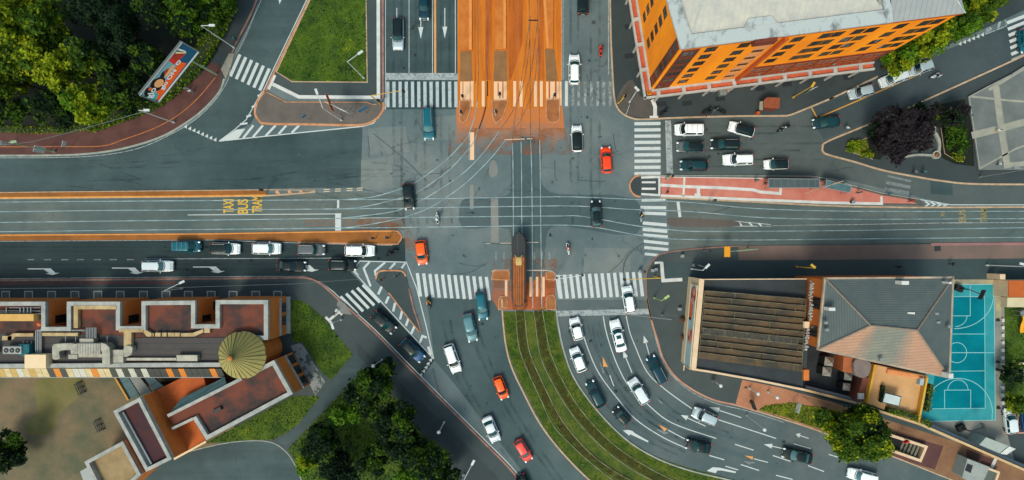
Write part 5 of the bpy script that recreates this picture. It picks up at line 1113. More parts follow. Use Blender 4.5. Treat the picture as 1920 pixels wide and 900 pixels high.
# small white AC boxes and canopy by the entrance
for i, (x, y, w_, l_) in enumerate(((1339, 168, 13, 6),)):
    a = P(x, y, 3); t = thing('entrance_canopy', 'small white canopy box below the peach strip of the orange building', 'canopy', (a[0], a[1], 0)); MB().box((0, 0, 2.9), (w_*S, l_*S, .25), .12).build('canopy_top', WHT, t)
    for sx in (-.4, .4): MB().box((sx, -.1, 1.4), (.06, .06, 2.8)).build('post', METAL, t)
a = P(1352, 175); t = thing('ramp_enclosure', 'pale glass ramp enclosure on the pavement below the entrance canopy', 'enclosure', (a[0], a[1], .12)); MB().box((0, 0, .5), (1.1, 1.0, 1.0), .1).build('glass_wall', mat('pale_glass', C(120, 130, 124), C(140, 146, 138), 2, rough=.3), t); MB().box((.9, .3, .55), (.5, .3, 1.1), .1).build('side_panel', PCH, t)
# ================================================================== lower right: hall with grooved roof
HR = 6.2
CRM = mat('cream_wall_coping', C(222, 190, 152), C(236, 208, 174), .8, fine=.1)
hall = thing('market_hall', 'low hall with a weathered brown grooved roof and a painted poster along its west wall', 'building', (*P(1300, 600, HR), 0))
ho = [(1313, 525), (1513, 524), (1506, 729), (1302, 692)]
MB().prism(PP(ho, 5.6), 0, 5.5).build('wall', mat('hall_dark_roof', C(38, 46, 50), C(54, 62, 66), .4, rough=.6, fine=.1), hall, world=True)
b = MB(); b.ribbon(PP([(1316, 523), (1300.5, 693)], 6.8), 9.5*S*.93, 0, 6.8); b.build('west_parapet', CRM, hall, world=True); MB().ribbon(PP([(1310, 524), (1513, 523)], 6.0), 1.5*S, 5, 6.0).build('north_coping', CRM, hall, world=True)
b = MB(); b.ribbon(PP([(1297, 692), (1330, 697), (1420, 713), (1508, 731)], 6.0), 3.5*S, 0, 6.0); b.build('south_wall', CRM, hall, world=True)
GR1 = mat('weathered_fibre_cement', C(56, 54, 46), C(100, 78, 52), .35, fine=.3, lo=.38, hi=.62); GR2 = mat('lichen_pale_edge', C(122, 114, 90), C(72, 70, 58), 1.2, fine=.3)
tl, tr_, br, bl = Vector((1321, 545)), Vector((1512, 561)), Vector((1503, 697)), Vector((1310, 672))
b = MB(); b2 = MB(); N_ = 11
for i in range(N_):
    t0 = i/N_; t1 = (i+1)/N_
    a = tl.lerp(bl, t0); c = tr_.lerp(br, t0); d = tr_.lerp(br, t1); e = tl.lerp(bl, t1)
    z0 = 6.15; z1 = 6.5
    A, Cc, D, E = P(*a, z1), P(*c, z1), P(*d, z0), P(*e, z0)
    b.face([(E[0], E[1], z0), (D[0], D[1], z0), (Cc[0], Cc[1], z1), (A[0], A[1], z1)])
    b.face([(A[0], A[1], z1), (Cc[0], Cc[1], z1), (Cc[0], Cc[1], 5.4), (A[0], A[1], 5.4)])
    q = [(A[0]+(Cc[0]-A[0])*k/14, A[1]+(Cc[1]-A[1])*k/14+random.uniform(-.035, .035)) for k in range(15)]
    b2.ribbon(q, .13, z1-.03, z1+.04)
    for k in range(2):
        u = random.random(); x0 = a.lerp(c, u); x1 = e.lerp(d, u); b2.ribbon(PP([x0, x1], z1-.1), .08, z1-.25, z1-.02)
# the lower face closing
MB_ = b; b.face([(P(*bl, 6.15)[0], P(*bl, 6.15)[1], 5.4), (P(*br, 6.15)[0], P(*br, 6.15)[1], 5.4), (P(*br, 6.15)[0], P(*br, 6.15)[1], 6.15), (P(*bl, 6.15)[0], P(*bl, 6.15)[1], 6.15)])
for t_, m_ in ((.0, 1), (1., 1)):
    e0 = tl.lerp(tr_, t_); e1 = bl.lerp(br, t_); b2.ribbon(PP([e0, e1], 6.5), .12, 5.4, 6.5)
b.build('grooved_roof', GR1, hall, world=True); b2.build('roof_seam', GR2, hall, world=True)
for i in range(13):
    u = .02+i*.072; a0 = tl.lerp(bl, 6.02/N_); c0 = tr_.lerp(br, 6.02/N_); a1 = tl.lerp(bl, 6.9/N_); c1 = tr_.lerp(br, 6.9/N_)
    q = [a0.lerp(c0, u), a0.lerp(c0, u+.06), a1.lerp(c1, u+.06), a1.lerp(c1, u)]
    o_ = MB().ribbon(PP(q, 6.55), .09, 6.3, 6.56, True).build('rooflight', GR2, hall, world=True)
    g_ = MB().poly(PP(q, 6.5), 6.5); l = hall.location; g_.v = [(x-l.x, y-l.y, z-l.z) for x, y, z in g_.v]; g_.build('pane', mat('rooflight_glass', C(60, 58, 52), C(74, 72, 62), 2, rough=.4), o_)
# painted poster on the west wall: generic figures over pale blue
mw = thing('wall_poster', 'long painted poster of orange figures on pale blue along the left wall of the hall', 'poster', (*P(1290, 610, 5), 0))
m0, m1 = Vector(P(1297, 534, 3.2)), Vector(P(1284, 683, 3.2)); md = (m1-m0); ml = md.length; md /= ml; mn = Vector((md.y, -md.x))
mn = mn if mn.x < 0 else -mn
def mq(u, v, o=0): p = m0+md*u+mn*o; return (p.x, p.y, 3.2+v)
MH = 3.4
pm2 = [mat('poster_blue', C(150, 184, 190), C(172, 200, 202), .5), mat('poster_orange', C(226, 104, 48)), mat('poster_pink', C(226, 160, 146), C(206, 120, 104), 2), mat('poster_rust', C(150, 62, 44)), mat('poster_dark', C(46, 36, 40))]
b = MB(); b.face([mq(0, 0, .06), mq(ml, 0, .06), mq(ml, MH, .06), mq(0, MH, .06)], 0)
def blob(b, mqf, u, v, ru, rv, mi, o, n=12, ph=0):
    pts = [mqf(u+ru*math.cos(2*math.pi*k/n+ph)*(1+.18*math.sin(3*k+u)), v+rv*math.sin(2*math.pi*k/n+ph), o) for k in range(n)]; b.face(pts, mi)
for k, (u, v, ru, rv, mi) in enumerate(((1.4, 1.8, 1.3, 1.5, 3), (1.0, 2.0, .6, .9, 2), (3.2, 1.2, 1.2, 1.0, 1), (4.4, 1.2, .9, 1.0, 1), (2.3, 1.6, .6, .8, 2), (5.1, 1.0, .25, .8, 4), (7.6, 1.9, 1.1, 1.4, 2), (8.0, 1.3, .45, .5, 3), (7.1, 2.4, .5, .4, 3))): blob(b, mq, u, v, ru, rv, mi, .065+.003*k)
b.face([mq(10.0, .3, .064), mq(ml-.2, .3, .064), mq(ml-.2, .6, .064), mq(10.0, .6, .064)], 0)
b.v = [(x-mw.location.x, y-mw.location.y, z) for x, y, z in b.v]; b.build('poster_sheet', pm2, mw)
fr = MB(); 
for (ua, va, ub, vb) in ((-.1, -.1, ml+.1, -.1), (-.1, MH+.1, ml+.1, MH+.1), (-.1, -.1, -.1, MH+.1), (ml+.1, -.1, ml+.1, MH+.1), (ml+.1, -.1, ml+1.0, -.1)): fr.tube(mq(ua, va, .05), mq(ub, vb, .05), .09, n=6)
fr.build('frame', CRM, mw, world=True)
bk = MB(); 
for k in range(5): u = ml*(k+.5)/5; bk.tube(mq(u, MH*.5, 0), mq(u, MH*.5, -.9), .05, n=5)
bk.build('bracket', DARKM, mw, world=True)
# ================================================================== house with hipped tile roof
HE, HRG = 11.0, 13.6
TILE = bands('grey_roof_tiles', C(88, 102, 103), C(74, 88, 89), 3.2, 90, .2, .8, C(104, 114, 110), bump=.25)
TILE2 = bands('grey_roof_tiles_side', C(84, 98, 99), C(72, 84, 86), 3.2, 0, .2, .8, C(98, 108, 106), bump=.25)
TPINK = bands('pink_tan_roof_tiles', C(186, 146, 120), C(160, 122, 100), 2.2, 84, .2, .8, C(172, 134, 110), bump=.4)
TGREY = bands('mossy_grey_roof_tiles', C(138, 138, 122), C(112, 114, 104), 2.2, 84, .2, .8, C(116, 122, 116), bump=.4)
hh = thing('hip_roof_house', 'large house with a grey tiled hip roof, one slope pinkish, beside the blue court', 'building', (*P(1660, 610, HE), 0))
eo = [(1547, 522), (1787, 520), (1780, 708), (1534, 655)]
MB().prism(PP([(1549, 524), (1785, 522), (1778, 705), (1536, 653)], HE), 0, HE-.15, top=False).build('wall', mat('ochre_orange_wall', C(196, 98, 34), C(206, 116, 44), .5, fine=.1), hh, world=True)
E = [(*P(*p, HE), HE) for p in eo]; R0 = (*P(1632, 610, HRG), HRG); R1 = (*P(1719, 619, HRG), HRG)
b = MB(); b.face([E[1], R1, R0, E[0]][::-1] if False else [E[0], R0, R1, E[1]][::-1], 0); b.face([E[3], E[0], R0][::-1], 1); b.face([E[1], E[2], R1][::-1], 1)
# south slope split in three: pink, mossy grey, pink
def lp(a, c, t): return tuple(a[i]+(c[i]-a[i])*t for i in range(3))
s0, s1 = E[3], E[2]
cuts = [(0, 0, 2), (.24, .06, 4), (.28, .10, 5), (.32, .14, 6), (.36, .20, 3), (.56, .78, 6), (.60, .83, 5), (.64, .88, 4), (.68, .93, 2), (1, 1, 2)]
for (a0, b0, m0_), (a1, b1, _) in zip(cuts, cuts[1:]): b.face([lp(s0, s1, a0), lp(s0, s1, a1), lp(R0, R1, b1), lp(R0, R1, b0)], m0_)
bm_ = b.build('roof', [TILE, TILE2, TPINK, TGREY]+[bands('tiles_turning_grey' if k == 1 else 'tiles_half_grey' if k == 2 else 'tiles_mostly_grey', C(182-11*k, 144-2*k, 118+k), C(156-10*k, 120-2*k, 99+k), 2.2, 84, .2, .8, C(168-12*k, 132-3*k, 111+k), bump=.4) for k in (1, 2, 3)], hh, world=True)
b = MB()
for a, c in ((E[0], R0), (E[3], R0), (E[1], R1), (E[2], R1), (R0, R1)): b.tube((a[0], a[1], a[2]+.05), (c[0], c[1], c[2]+.08), .13, n=6)
b.build('ridge_tiles', mat('pinkish_ridge', C(128, 118, 108), C(150, 134, 118), 2), hh, world=True)
b = MB(); b.ribbon([(p[0], p[1]) for p in E], .26, HE-.3, HE+.06, True); b.build('gutter', mat('cream_gutter', C(206, 180, 150), C(150, 140, 128), .4), hh, world=True)
for i, (x, y, w_, l_) in enumerate(((1692, 530, 14, 7), (1703, 588, 14, 7), (1556, 579, 12, 6), (1776, 530, 5, 4), (1777, 703, 9, 9))):
    a = P(x, y, 12.2); b = MB().box((a[0], a[1], 12.1), (w_*S*.85, l_*S*.85, 1.6)); b.build('chimney', WHITESTONE, hh, world=True)
for x, y in ((1754, 588), (1757, 604), (1778, 612), (1547, 605), (1549, 618), (1651, 673)):
    a = P(x, y, 11.9); MB().box((a[0], a[1], 12.0), (.5, .35, .5)).build('roof_vent', METAL, hh, world=True)
# west wall openings and sprayed letters (pattern of strokes)
w0 = Vector(P(1549, 524, HE)); w1 = Vector(P(1536, 653, HE)); wd = (w1-w0); wl = wd.length; wd /= wl
for t0, t1 in ((.28, .45), (.70, .86)): window(hh, tuple(w0+wd*wl*t0), tuple(w0+wd*wl*t1), 7.6, 9.9, DARKM, 2, GLASS)
for a_, c_, ts in ((E[3], E[2], (.08, .2, .32, .44, .56, .68, .8, .9)), (E[2], E[1], (.12, .32, .52, .72, .88))):
    a_ = Vector(a_[:2]); c_ = Vector(c_[:2]); a_, c_ = a_.lerp(c_, .0), c_; d_ = (c_-a_)
    nn_ = Vector((d_.y, -d_.x)).normalized()*(-.1)
    for t_ in ts:
        for z_ in (1.2, 4.6, 8.0):
            if a_.y < c_.y-2 or t_ > .5: p_ = a_+d_*t_+nn_; q_ = a_+d_*(t_+.055)+nn_; window(hh, tuple(p_), tuple(q_), z_, z_+1.6, WHT, 1, GLASS, .12)
gm = MB(); wn = Vector((wd.y, -wd.x)); wn = wn if wn.x < 0 else -wn
def gq_(u, z, o): p = w0+wd*u+wn*o; return Vector((p.x, p.y, z))
random.seed(5)
for u0, u1, z0 in ((.5, 3.2, 6.0), (3.7, 6.2, 6.5), (7.4, 10.4, 6.2)):
    u = u0; gm = MB()
    while u < u1:
        for k in range(2):
            c = [gq_(u+random.uniform(-.1, .1), z0+random.uniform(0, .2), .04), gq_(u+random.uniform(.1, .35), z0+random.uniform(.8, 1.4), .04), gq_(u+random.uniform(.2, .5), z0+random.uniform(.1, .8), .04)]
            gm.tube(c[0], c[1], .085, n=5); gm.tube(c[1], c[2], .085, n=5)
        u += .42
    gm.build('sprayed_lettering', WHITESTONE, hh, world=True)
a = P(1513, 609, 7.0); ab = thing('wall_unit', 'cream box unit on the gap between the grooved roof and the orange wall', 'unit', (a[0], a[1], 6.55)); MB().box((0, 0, .3), (.8, .95, .6)).build('casing', CREAMP, ab)
MB().tube((.3, -.3, .2), (1.1, -.55, .2), .04, n=5).build('pipe', METAL, ab)
MB().box((*P(1511, 703, 5.8), 3.0), (.8, 1.6, 6.0)).build('wall_stub', ORW, hall, world=True)
# courtyard with glazed pyramids
sheet('dark_courtyard', [[(1515, 640), (1650, 664), (1640, 775), (1508, 735)]], .128, mat('dark_courtyard_paving', C(34, 40, 46), C(48, 52, 56), .6, fine=.15))
for i, (x, y, w_, lab) in enumerate(((1558, 679, 17, 'grey pyramid rooflight in the dark courtyard, upper of the left pair'), (1554, 698, 17, 'grey pyramid rooflight in the dark courtyard, lower of the left pair'), (1594, 707, 15, 'grey pyramid rooflight in the dark courtyard, upper of the right pair'), (1591, 727, 14, 'grey pyramid rooflight in the dark courtyard, lower of the right pair'))):
    a = P(x, y, 3); t = thing('pyramid_rooflight', lab, 'rooflight', (a[0], a[1], 0), -.12, 'pyramid rooflights of the courtyard'); r = w_*S*.48
    MB().box((0, 0, 1.2), (2*r*.95, 2*r*.95, 2.4)).build('base', DARKM, t)
    b = MB(); q = [(-r, -r, 2.4), (r, -r, 2.4), (r, r, 2.4), (-r, r, 2.4)]
    for k in range(4): b.face([q[k], q[(k+1) % 4], (0, 0, 3.2)])
    b.build('pyramid', mat('milky_glass', C(150, 148, 138), C(170, 166, 154), 1, rough=.35), t)
    b = MB()
    for k in range(4): b.tube(q[k], (0, 0, 3.22), .035, n=4)
    b.build('glazing_bar', METAL, t)
ox = thing('low_outbuilding', 'small outbuilding with orange and grey vaulted roof against the tan terrace', 'outbuilding', (*P(1610, 700, 3), 0))
MB().prism(PP([(1582, 668), (1603, 672), (1600, 700), (1580, 697)], 3.2), 0, 3.2).build('wall', mat('rust_orange_roof', C(166, 92, 52), C(184, 112, 68), .8), ox, world=True)
MB().prism(cr(PP([(1604, 674), (1632, 680), (1630, 700), (1622, 708), (1610, 707), (1602, 698)], 4), 3, True), 0, 4).build('vaulted_roof', mat('mauve_grey_roof', C(120, 110, 108), C(138, 128, 122), .8), ox, world=True)
MB().prism(PP([(1618, 708), (1632, 708), (1622, 755), (1606, 750)], 2.8), 0, 2.8).build('red_roof', mat('dull_red_roof', C(128, 74, 60), C(146, 86, 66), .8), ox, world=True)
MB().box((*P(1615, 743, 3.1), 2.95), (.9, .9, .3)).build('roof_hatch', WHITESTONE, ox, world=True)
ter = thing('tan_terrace', 'raised tan paved terrace with yellow side walls between courtyard and blue court', 'terrace', (*P(1685, 730, 2.6), 0))
tp = [(1643, 684), (1738, 706), (1722, 792), (1628, 757)]
MB().prism(PP(tp, 2.6), 0, 2.6, side=1).build('paved_deck', [mat('tan_tiles', C(206, 158, 104), C(222, 176, 122), .5, fine=.1), mat('yellow_wall', C(214, 160, 44), C(226, 174, 64), .8)], ter, world=True)
for q in ([(1641, 684), (1627, 756)], [(1739, 708), (1723, 792)]): MB().ribbon(PP(q, 3.6), .3, 0, 3.6).build('yellow_side_wall', MATS['yellow_wall'], ter, world=True)
b = MB(); b.tube((*P(1665, 697, 3.4), 3.4), (*P(1738, 711, 3.4), 3.4), .05, n=5); b.ribbon(PP([(1664, 696), (1738, 709)], 2.9), .7, 2.6, 2.9); b.build('terrace_ledge', PCH, ter, world=True)
a = P(1673, 749, 4.4); cn = thing('garden_canopy', 'pale blue-white rectangular canopy on posts on the tan terrace', 'canopy', (a[0], a[1], 2.6), -.2)
b = MB(); b.prism([(-1.25, -.65), (1.2, -.75), (1.25, .6), (-1.15, .7)], 1.6, 1.72, bot=True); b.build('canopy_top', mat('pale_blue_white', C(196, 214, 216), C(210, 222, 222), 1), cn)
b = MB(); b.ribbon([(-1.33, -.72), (1.28, -.82), (1.33, .68), (-1.23, .78)], .12, 1.5, 1.66, True); b.build('frame', mat('teal_dark_frame', C(34, 66, 74)), cn)
for sx, sy in ((-1.2, -.6), (1.15, -.7), (1.2, .6), (-1.1, .65)): MB().box((sx, sy, .8), (.08, .08, 1.6)).build('post', DARKM, cn)
a = P(1728, 716, 3.4); u = thing('cooling_unit', 'small pale blue cooling unit at the top right corner of the tan terrace', 'cooling unit', (a[0], a[1], 2.6)); MB().box((0, 0, .45), (.6, 1.0, .9), -.2).build('casing', mat('pale_blue_metal', C(170, 190, 200)), u)
# boundary wall
bw = thing('boundary_wall', 'long cream coped boundary wall running down to the right behind the brown pavement', 'wall', (*P(1650, 770, 2), 0))
wl_ = [(1508, 731), (1616, 758), (1640, 768), (1727, 796), (1800, 828), (1900, 872), (2100, 960)]
MB().ribbon(PP(wl_, 2.3), .3, 0, 2.2).build('wall', mat('grey_wall', C(90, 98, 98)), bw, world=True); MB().ribbon(PP(wl_, 2.3), .36, 2.2, 2.3).build('coping', mat('sandy_coping', C(206, 172, 124), C(222, 190, 144), .6, fine=.12), bw, world=True)
MB().ribbon(PP([(p[0]+3, p[1]-5) for p in wl_], 1.2), .5, 0, 1.2).build('inner_ledge', METAL, bw, world=True)
# blue court
CT = mat('teal_court', C(34, 146, 158), C(70, 166, 172), .25, fine=.08, spec=.05, detail=9); CD = mat('deep_teal_court', C(0, 114, 130), C(0, 132, 146), .3, fine=.08, spec=.05, detail=9); CL = paint('court_line', C(150, 212, 214), C(70, 170, 180), .3)
sheet('court_surround', [[(1722, 524), (1884, 524), (1884, 800), (1905, 880), (1720, 796), (1735, 700)]], .126, mat('mossy_concrete', C(124, 128, 124), C(152, 150, 138), .3, fine=.15))
sheet('sandy_strip', [[(1788, 524), (1880, 524), (1880, 533), (1788, 534)], [(1864, 524), (1876, 524), (1876, 600), (1866, 600)]], .130, mat('sandy_concrete', C(186, 174, 134), C(150, 148, 128), .6, fine=.1))
sheet('court', [[(1770, 534), (1862.5, 533), (1865, 787), (1725, 790), (1738, 700)]], .134, CT)
sheet('court_inner', [[(1770, 556), (1845, 556), (1846, 765), (1743, 766), (1752, 700), (1770, 690)]], .138, CD)
arc = lambda cx, cy, rx, ry, a0, a1, n=20: [(cx+rx*math.cos(math.radians(a0+(a1-a0)*k/n)), cy+ry*math.sin(math.radians(a0+(a1-a0)*k/n))) for k in range(n+1)]
lines('court_lines', [([(1770, 534), (1862.5, 533), (1865, 787), (1725, 790)], 1.1), ([(1770, 626), (1845, 626)], 1), ([(1770, 661), (1864, 661)], 1.2), ([(1755, 696), (1845, 695)], 1), ([(1845, 556), (1846, 765), (1743, 766)], 1), ([(1770, 556), (1845, 556)], 1),
      ([(1818, 536), (1818, 592), (1770, 592)], 1.1), (arc(1790, 592, 22, 20, 0, 90), 1.1), ([(1861, 540), (1861, 560)]+arc(1788, 556, 73, 60, 0, 90), 1.2), (arc(1793, 661, 18.5, 19, 0, 360), 1.1),
      ([(1770, 766), (1770, 731), (1819, 731), (1819, 765)], 1.1), (arc(1795, 731, 19, 19, 180, 360), 1.1), (arc(1795, 775, 65, 66, 205, 360), 1.2), ([(1859, 775), (1859, 787)], 1.2)], CL, .142)
def hoop(px, py, ang, lab):
    a = P(px, py); t = thing('basketball_hoop', lab, 'basketball hoop', (a[0], a[1], .13), math.radians(ang), 'basketball hoops of the blue court')
    MB().box((0, 0, .4), (1.2, .9, .8)).build('base', mat('black_padding', C(26, 28, 30)), t); b = MB(); b.tube((0, 0, .6), (.1, 0, 2.6), .09, n=8); b.tube((.1, 0, 2.6), (1.8, 0, 3.1), .08, n=8); b.build('arm', DARKM, t)
    MB().box((1.9, 0, 3.2), (.05, 1.6, 1.0)).build('backboard', mat('board_grey', C(70, 84, 86)), t)
    b = MB(); r = [(2.2+.23*math.cos(k*.52), .23*math.sin(k*.52), 3.05) for k in range(12)]
    for k in range(12): b.tube(r[k], r[(k+1) % 12], .02, n=4)
    b.build('rim', mat('orange_rim', C(220, 90, 40)), t)
hoop(1797, 800, 25, 'black based basketball hoop at the bottom end of the blue court'); hoop(1793, 540, -25, 'basketball hoop at the top end of the blue court beside the house')
for x, y, lab in ((1869, 600, 'small dark drain box beside the court, upper'), (1869, 678, 'small dark drain box beside the court, middle'), (1870, 764, 'small dark drain box beside the court, lower')):
    a = P(x, y); t = MB().box((0, 0, .15), (.45, .35, .3)).build('drain_box', DARKM); t.location = (a[0], a[1], .13); tag(t, lab, 'drain box', 'drain boxes beside the court')
# hut, slide, path, garden
ht = thing('orange_roof_hut', 'hut with a flat orange roof and cream side at the right edge', 'hut', (*P(1905, 540, 3), 0))
MB().prism(PP([(1891, 526), (1990, 526), (1990, 557), (1891, 557)], 3.4), 0, 3.3).build('wall', CRM, ht, world=True); MB().prism(PP([(1891, 526), (1990, 526), (1990, 557), (1891, 557)], 3.4), 3.3, 3.42, bot=True).build('roof', mat('orange_felt_roof', C(188, 92, 36), C(198, 104, 46), .6, fine=.06), ht, world=True)
MB().prism(PP([(1889, 558), (1990, 558), (1990, 576), (1888, 576)], 1.5), 0, 1.5).build('cream_deck', mat('cream_deck', C(206, 196, 162), C(216, 208, 176), .8), ht, world=True)
MB().prism(PP([(1875, 514), (1885, 514), (1885, 524), (1875, 524)], 3), 0, 3).build('gate_pillar', CRM, ht, world=True)
b = MB()
for k in range(12): a = P(1877, 600+k*14); b.box((a[0], a[1], .3), (.35, .5, .4))
tag(b.build('planter_row', WHITESTONE), 'row of small white planters along the edge of the play garden', 'planters')
a = P(1908, 603); sl = thing('playground_slide', 'yellow playground slide on the lawn at the right edge', 'slide', (a[0], a[1], .15), .25)
q = [(0, 1.2, 1.6), (0, .6, 1.45), (0, -.2, .8), (0, -1.2, .25), (0, -1.8, .2)]
b = MB(); 
for i in range(4):
    A, B = q[i], q[i+1]; b.face([(-.35, A[1], A[2]), (-.35, B[1], B[2]), (.35, B[1], B[2]), (.35, A[1], A[2])])
    for sx in (-.35, .35): b.face([(sx, A[1], A[2]), (sx, B[1], B[2]), (sx*1.15, B[1], B[2]+.2), (sx*1.15, A[1], A[2]+.2)])
b.build('chute', mat('yellow_plastic', C(240, 170, 30), rough=.4), sl); MB().box((0, 1.6, 1.55), (.9, .8, .08)).build('platform', METAL, sl)
for sx, sy in ((-.4, 1.25), (.4, 1.25), (-.4, 1.95), (.4, 1.95)): MB().tube((sx, sy, 0), (sx, sy, 2.3), .05, n=6).build('post', METAL, sl)
sheet('car_park', [[(1886, 760), (2200, 760), (2200, 980), (1995, 900), (1884, 812)]], .13, A_WALK); sheet('bay_floor', [[(1880, 765), (1916, 765), (1914, 812), (1880, 812)]], .134, DKRED)
lines('bay_lines', [([(1880, 765), (1880, 812), (1925, 811)], 1.4), ([(1908, 768), (1907, 811)], 1)], PEACH, .1385)
bo = thing('timber_shed', 'small open timber shed frame on the lawn at the right edge', 'shed', (*P(1908, 695, 1), 0)); MB().ribbon(PP([(1899, 682), (1930, 682), (1930, 704), (1899, 704)], 1), .25, .1, 1.0, True).build('frame', CRM, bo, world=True); MB().box((*P(1914, 693, .5), .45), (1.2, .7, .5)).build('bench_seat', METAL, bo, world=True)
sh = thing('grey_shelter', 'pale grey flat roofed shelter behind the boundary wall at the lower right', 'shelter', (*P(1868, 838, 3), 0), 0)
MB().prism(PP([(1849, 820), (1891, 836), (1874, 850), (1836, 834)], 3), 0, 3).build('wall', mat('pale_grey_green', C(160, 172, 166), C(176, 186, 178), .8), sh, world=True); MB().prism(PP([(1893, 837), (1905, 842), (1888, 853), (1876, 851)], 3), 2.7, 2.95, bot=True).build('roof_panel', WHITESTONE, sh, world=True)
ks = thing('pavement_kiosk', 'grey kiosk with a dark hatch on the brown pavement at the bottom right', 'kiosk', (*P(1822, 870, 2.5), 0))
MB().prism(PP([(1814, 860), (1856, 876), (1838, 915), (1804, 895)], 2.6), 0, 2.6).build('wall', mat('kiosk_grey', C(148, 156, 152), C(166, 172, 166), 1), ks, world=True); MB().prism(PP([(1814, 869), (1824, 873), (1820, 887), (1809, 882)], 2.62), 2.6, 2.64).build('hatch', DARKM, ks, world=True)
lw_ = thing('stair_well', 'low tan walled stair opening beside the grey kiosk', 'stairwell', (*P(1858, 888, 1), 0)); MB().ribbon(PP([(1846, 876), (1873, 886), (1862, 918), (1836, 905)], 1.1), .35, 0, 1.1, True).build('wall', CRM, lw_, world=True); MB().poly(PP([(1848, 878), (1871, 887), (1861, 915), (1838, 904)], 1.0), .8).build('glass_cover', mat('greenish_glass', C(96, 106, 96), rough=.3), lw_, world=True)
# metro stairs
ms = thing('underground_entrance', 'stair opening with tan parapet and red sign on the dark red paving', 'stairs', (*P(1700, 835, 1), 0))
sp = [(1663, 814), (1737, 838), (1726, 864), (1640, 834)]
MB().ribbon(PP(sp, 1.1), .42, 0, 1.1, True).build('parapet', CRM, ms, world=True)
MB().poly(PP([(1662, 816), (1735, 839), (1725, 861), (1642, 833)], .3), .16).build('stair_floor', mat('dark_steps', C(18, 22, 24)), ms, world=True)
b = MB()
for k in range(5): a = Vector((1722-k*6, 836-k*2)); c = Vector((1713-k*6, 857-k*2)); b.ribbon(PP([a, c], .6), .34, .16, .75-k*.12)
b.build('step', mat('stone_step', C(130, 128, 108), C(90, 92, 84), 1), ms, world=True)
MB().tube((*P(1694, 822, 1), 0), (*P(1694, 822, 1), 2.6), .05, n=6).build('sign_post', METAL, ms, world=True); a = P(1699, 828, 2.6)
sgn = MB().box((a[0], a[1], 2.6), (.75, .2, .75), .4).build('red_sign', mat('metro_red', C(206, 40, 36)), ms, world=True)
MB().ribbon(PP([(1873, 850), (1860, 878)], .3), .5, .12, .2).build('white_strip', WHITESTONE, ks, world=True)
# ================================================================== piazza and garden on the right
pz = [(1813, 183), (1850, 163), (1960, 108), (2200, 0), (2200, 318), (1833, 319)]
slab('piazza', pz, mat('grey_piazza_slabs', C(98, 106, 106), C(122, 128, 124), .25, fine=.1), .5)
struct('piazza_edge', MB().ribbon(PP([(1833, 318), (1813, 183), (1850, 163), (1960, 108)]), 2.2*S, .3, .53), mat('pale_edge_stone', C(136, 142, 138), C(160, 162, 154), .8, fine=.1))
lines('piazza_bands', [([(1862, 160), (1872, 240), (1884, 316)], 11), ([(1868, 160), (1890, 316)], 1.2), ([(1818, 255), (1880, 240), (1960, 218)], 13), ([(1884, 310), (1960, 304)], 9), ([(1815, 182), (1890, 190), (1960, 195)], 4), ([(1834, 316), (1900, 280), (1960, 258)], 3), ([(1950, 108), (1850, 170)], 6)], mat('pale_piazza_band', C(150, 152, 140), C(170, 168, 150), .8, fine=.1), .504)
sheet('garden_paving', [cr([(1678, 262), (1704, 248), (1738, 240), (1752, 262), (1756, 288), (1740, 292), (1690, 298), (1676, 286)], 3, True)], .126, A_WALK)
WB = mat('bench_stone', C(150, 154, 146), C(176, 176, 164), 1, fine=.1)
bn = thing('curved_stone_bench', 'curved pale stone bench with two round planters in the triangular garden', 'bench', (*P(1745, 268), .12))
MB().ribbon(PP(cr([(1743, 244), (1753, 254), (1758, 270), (1756, 290)], 5)), 5*S, .1, .55).build('seat', WB, bn, world=True); MB().ribbon(PP(cr([(1746, 292), (1718, 291), (1698, 294), (1684, 297)], 5)), 4*S, .1, .5).build('seat', WB, bn, world=True); MB().ribbon(PP([(1736, 250), (1702, 264)]), 3.5*S, .1, .4).build('rough_stones', WB, bn, world=True)
for x, y, m in ((1743, 243, MATS['mossy_cobble_court']), (1752, 291, mat('rust_planting', C(150, 100, 50), C(110, 70, 40), 3))):
    a = P(x, y); ring = [(a[0]+.55*math.cos(k*.3927), a[1]+.55*math.sin(k*.3927)) for k in range(16)]
    rg_ = MB().ribbon(ring, .2, .1, .65, True).build('planter', WB, bn, world=True); MB().ball((a[0]-bn.location.x, a[1]-bn.location.y, .35), (.45, .45, .3), 10).build('planting', m, rg_, smooth=True)
a = P(1730, 272); fo = thing('round_fountain', 'small round stone basin in the middle of the garden seating circle', 'basin', (a[0], a[1], .12)); MB().ribbon([(.38*math.cos(k*.52), .38*math.sin(k*.52)) for k in range(12)], .14, 0, .35, True).build('ring', WHITESTONE, fo); MB().tube((0, 0, 0), (0, 0, .2), .3, n=12).build('water_dish', GLASS, fo)
lines('garden_bed_edges', [([(1763, 240), (1770, 288), (1790, 300)], 1), ([(1584, 280), (1625, 258)], 1), ([(1584, 282), (1636, 299)], 1)], KERB_T, .16)
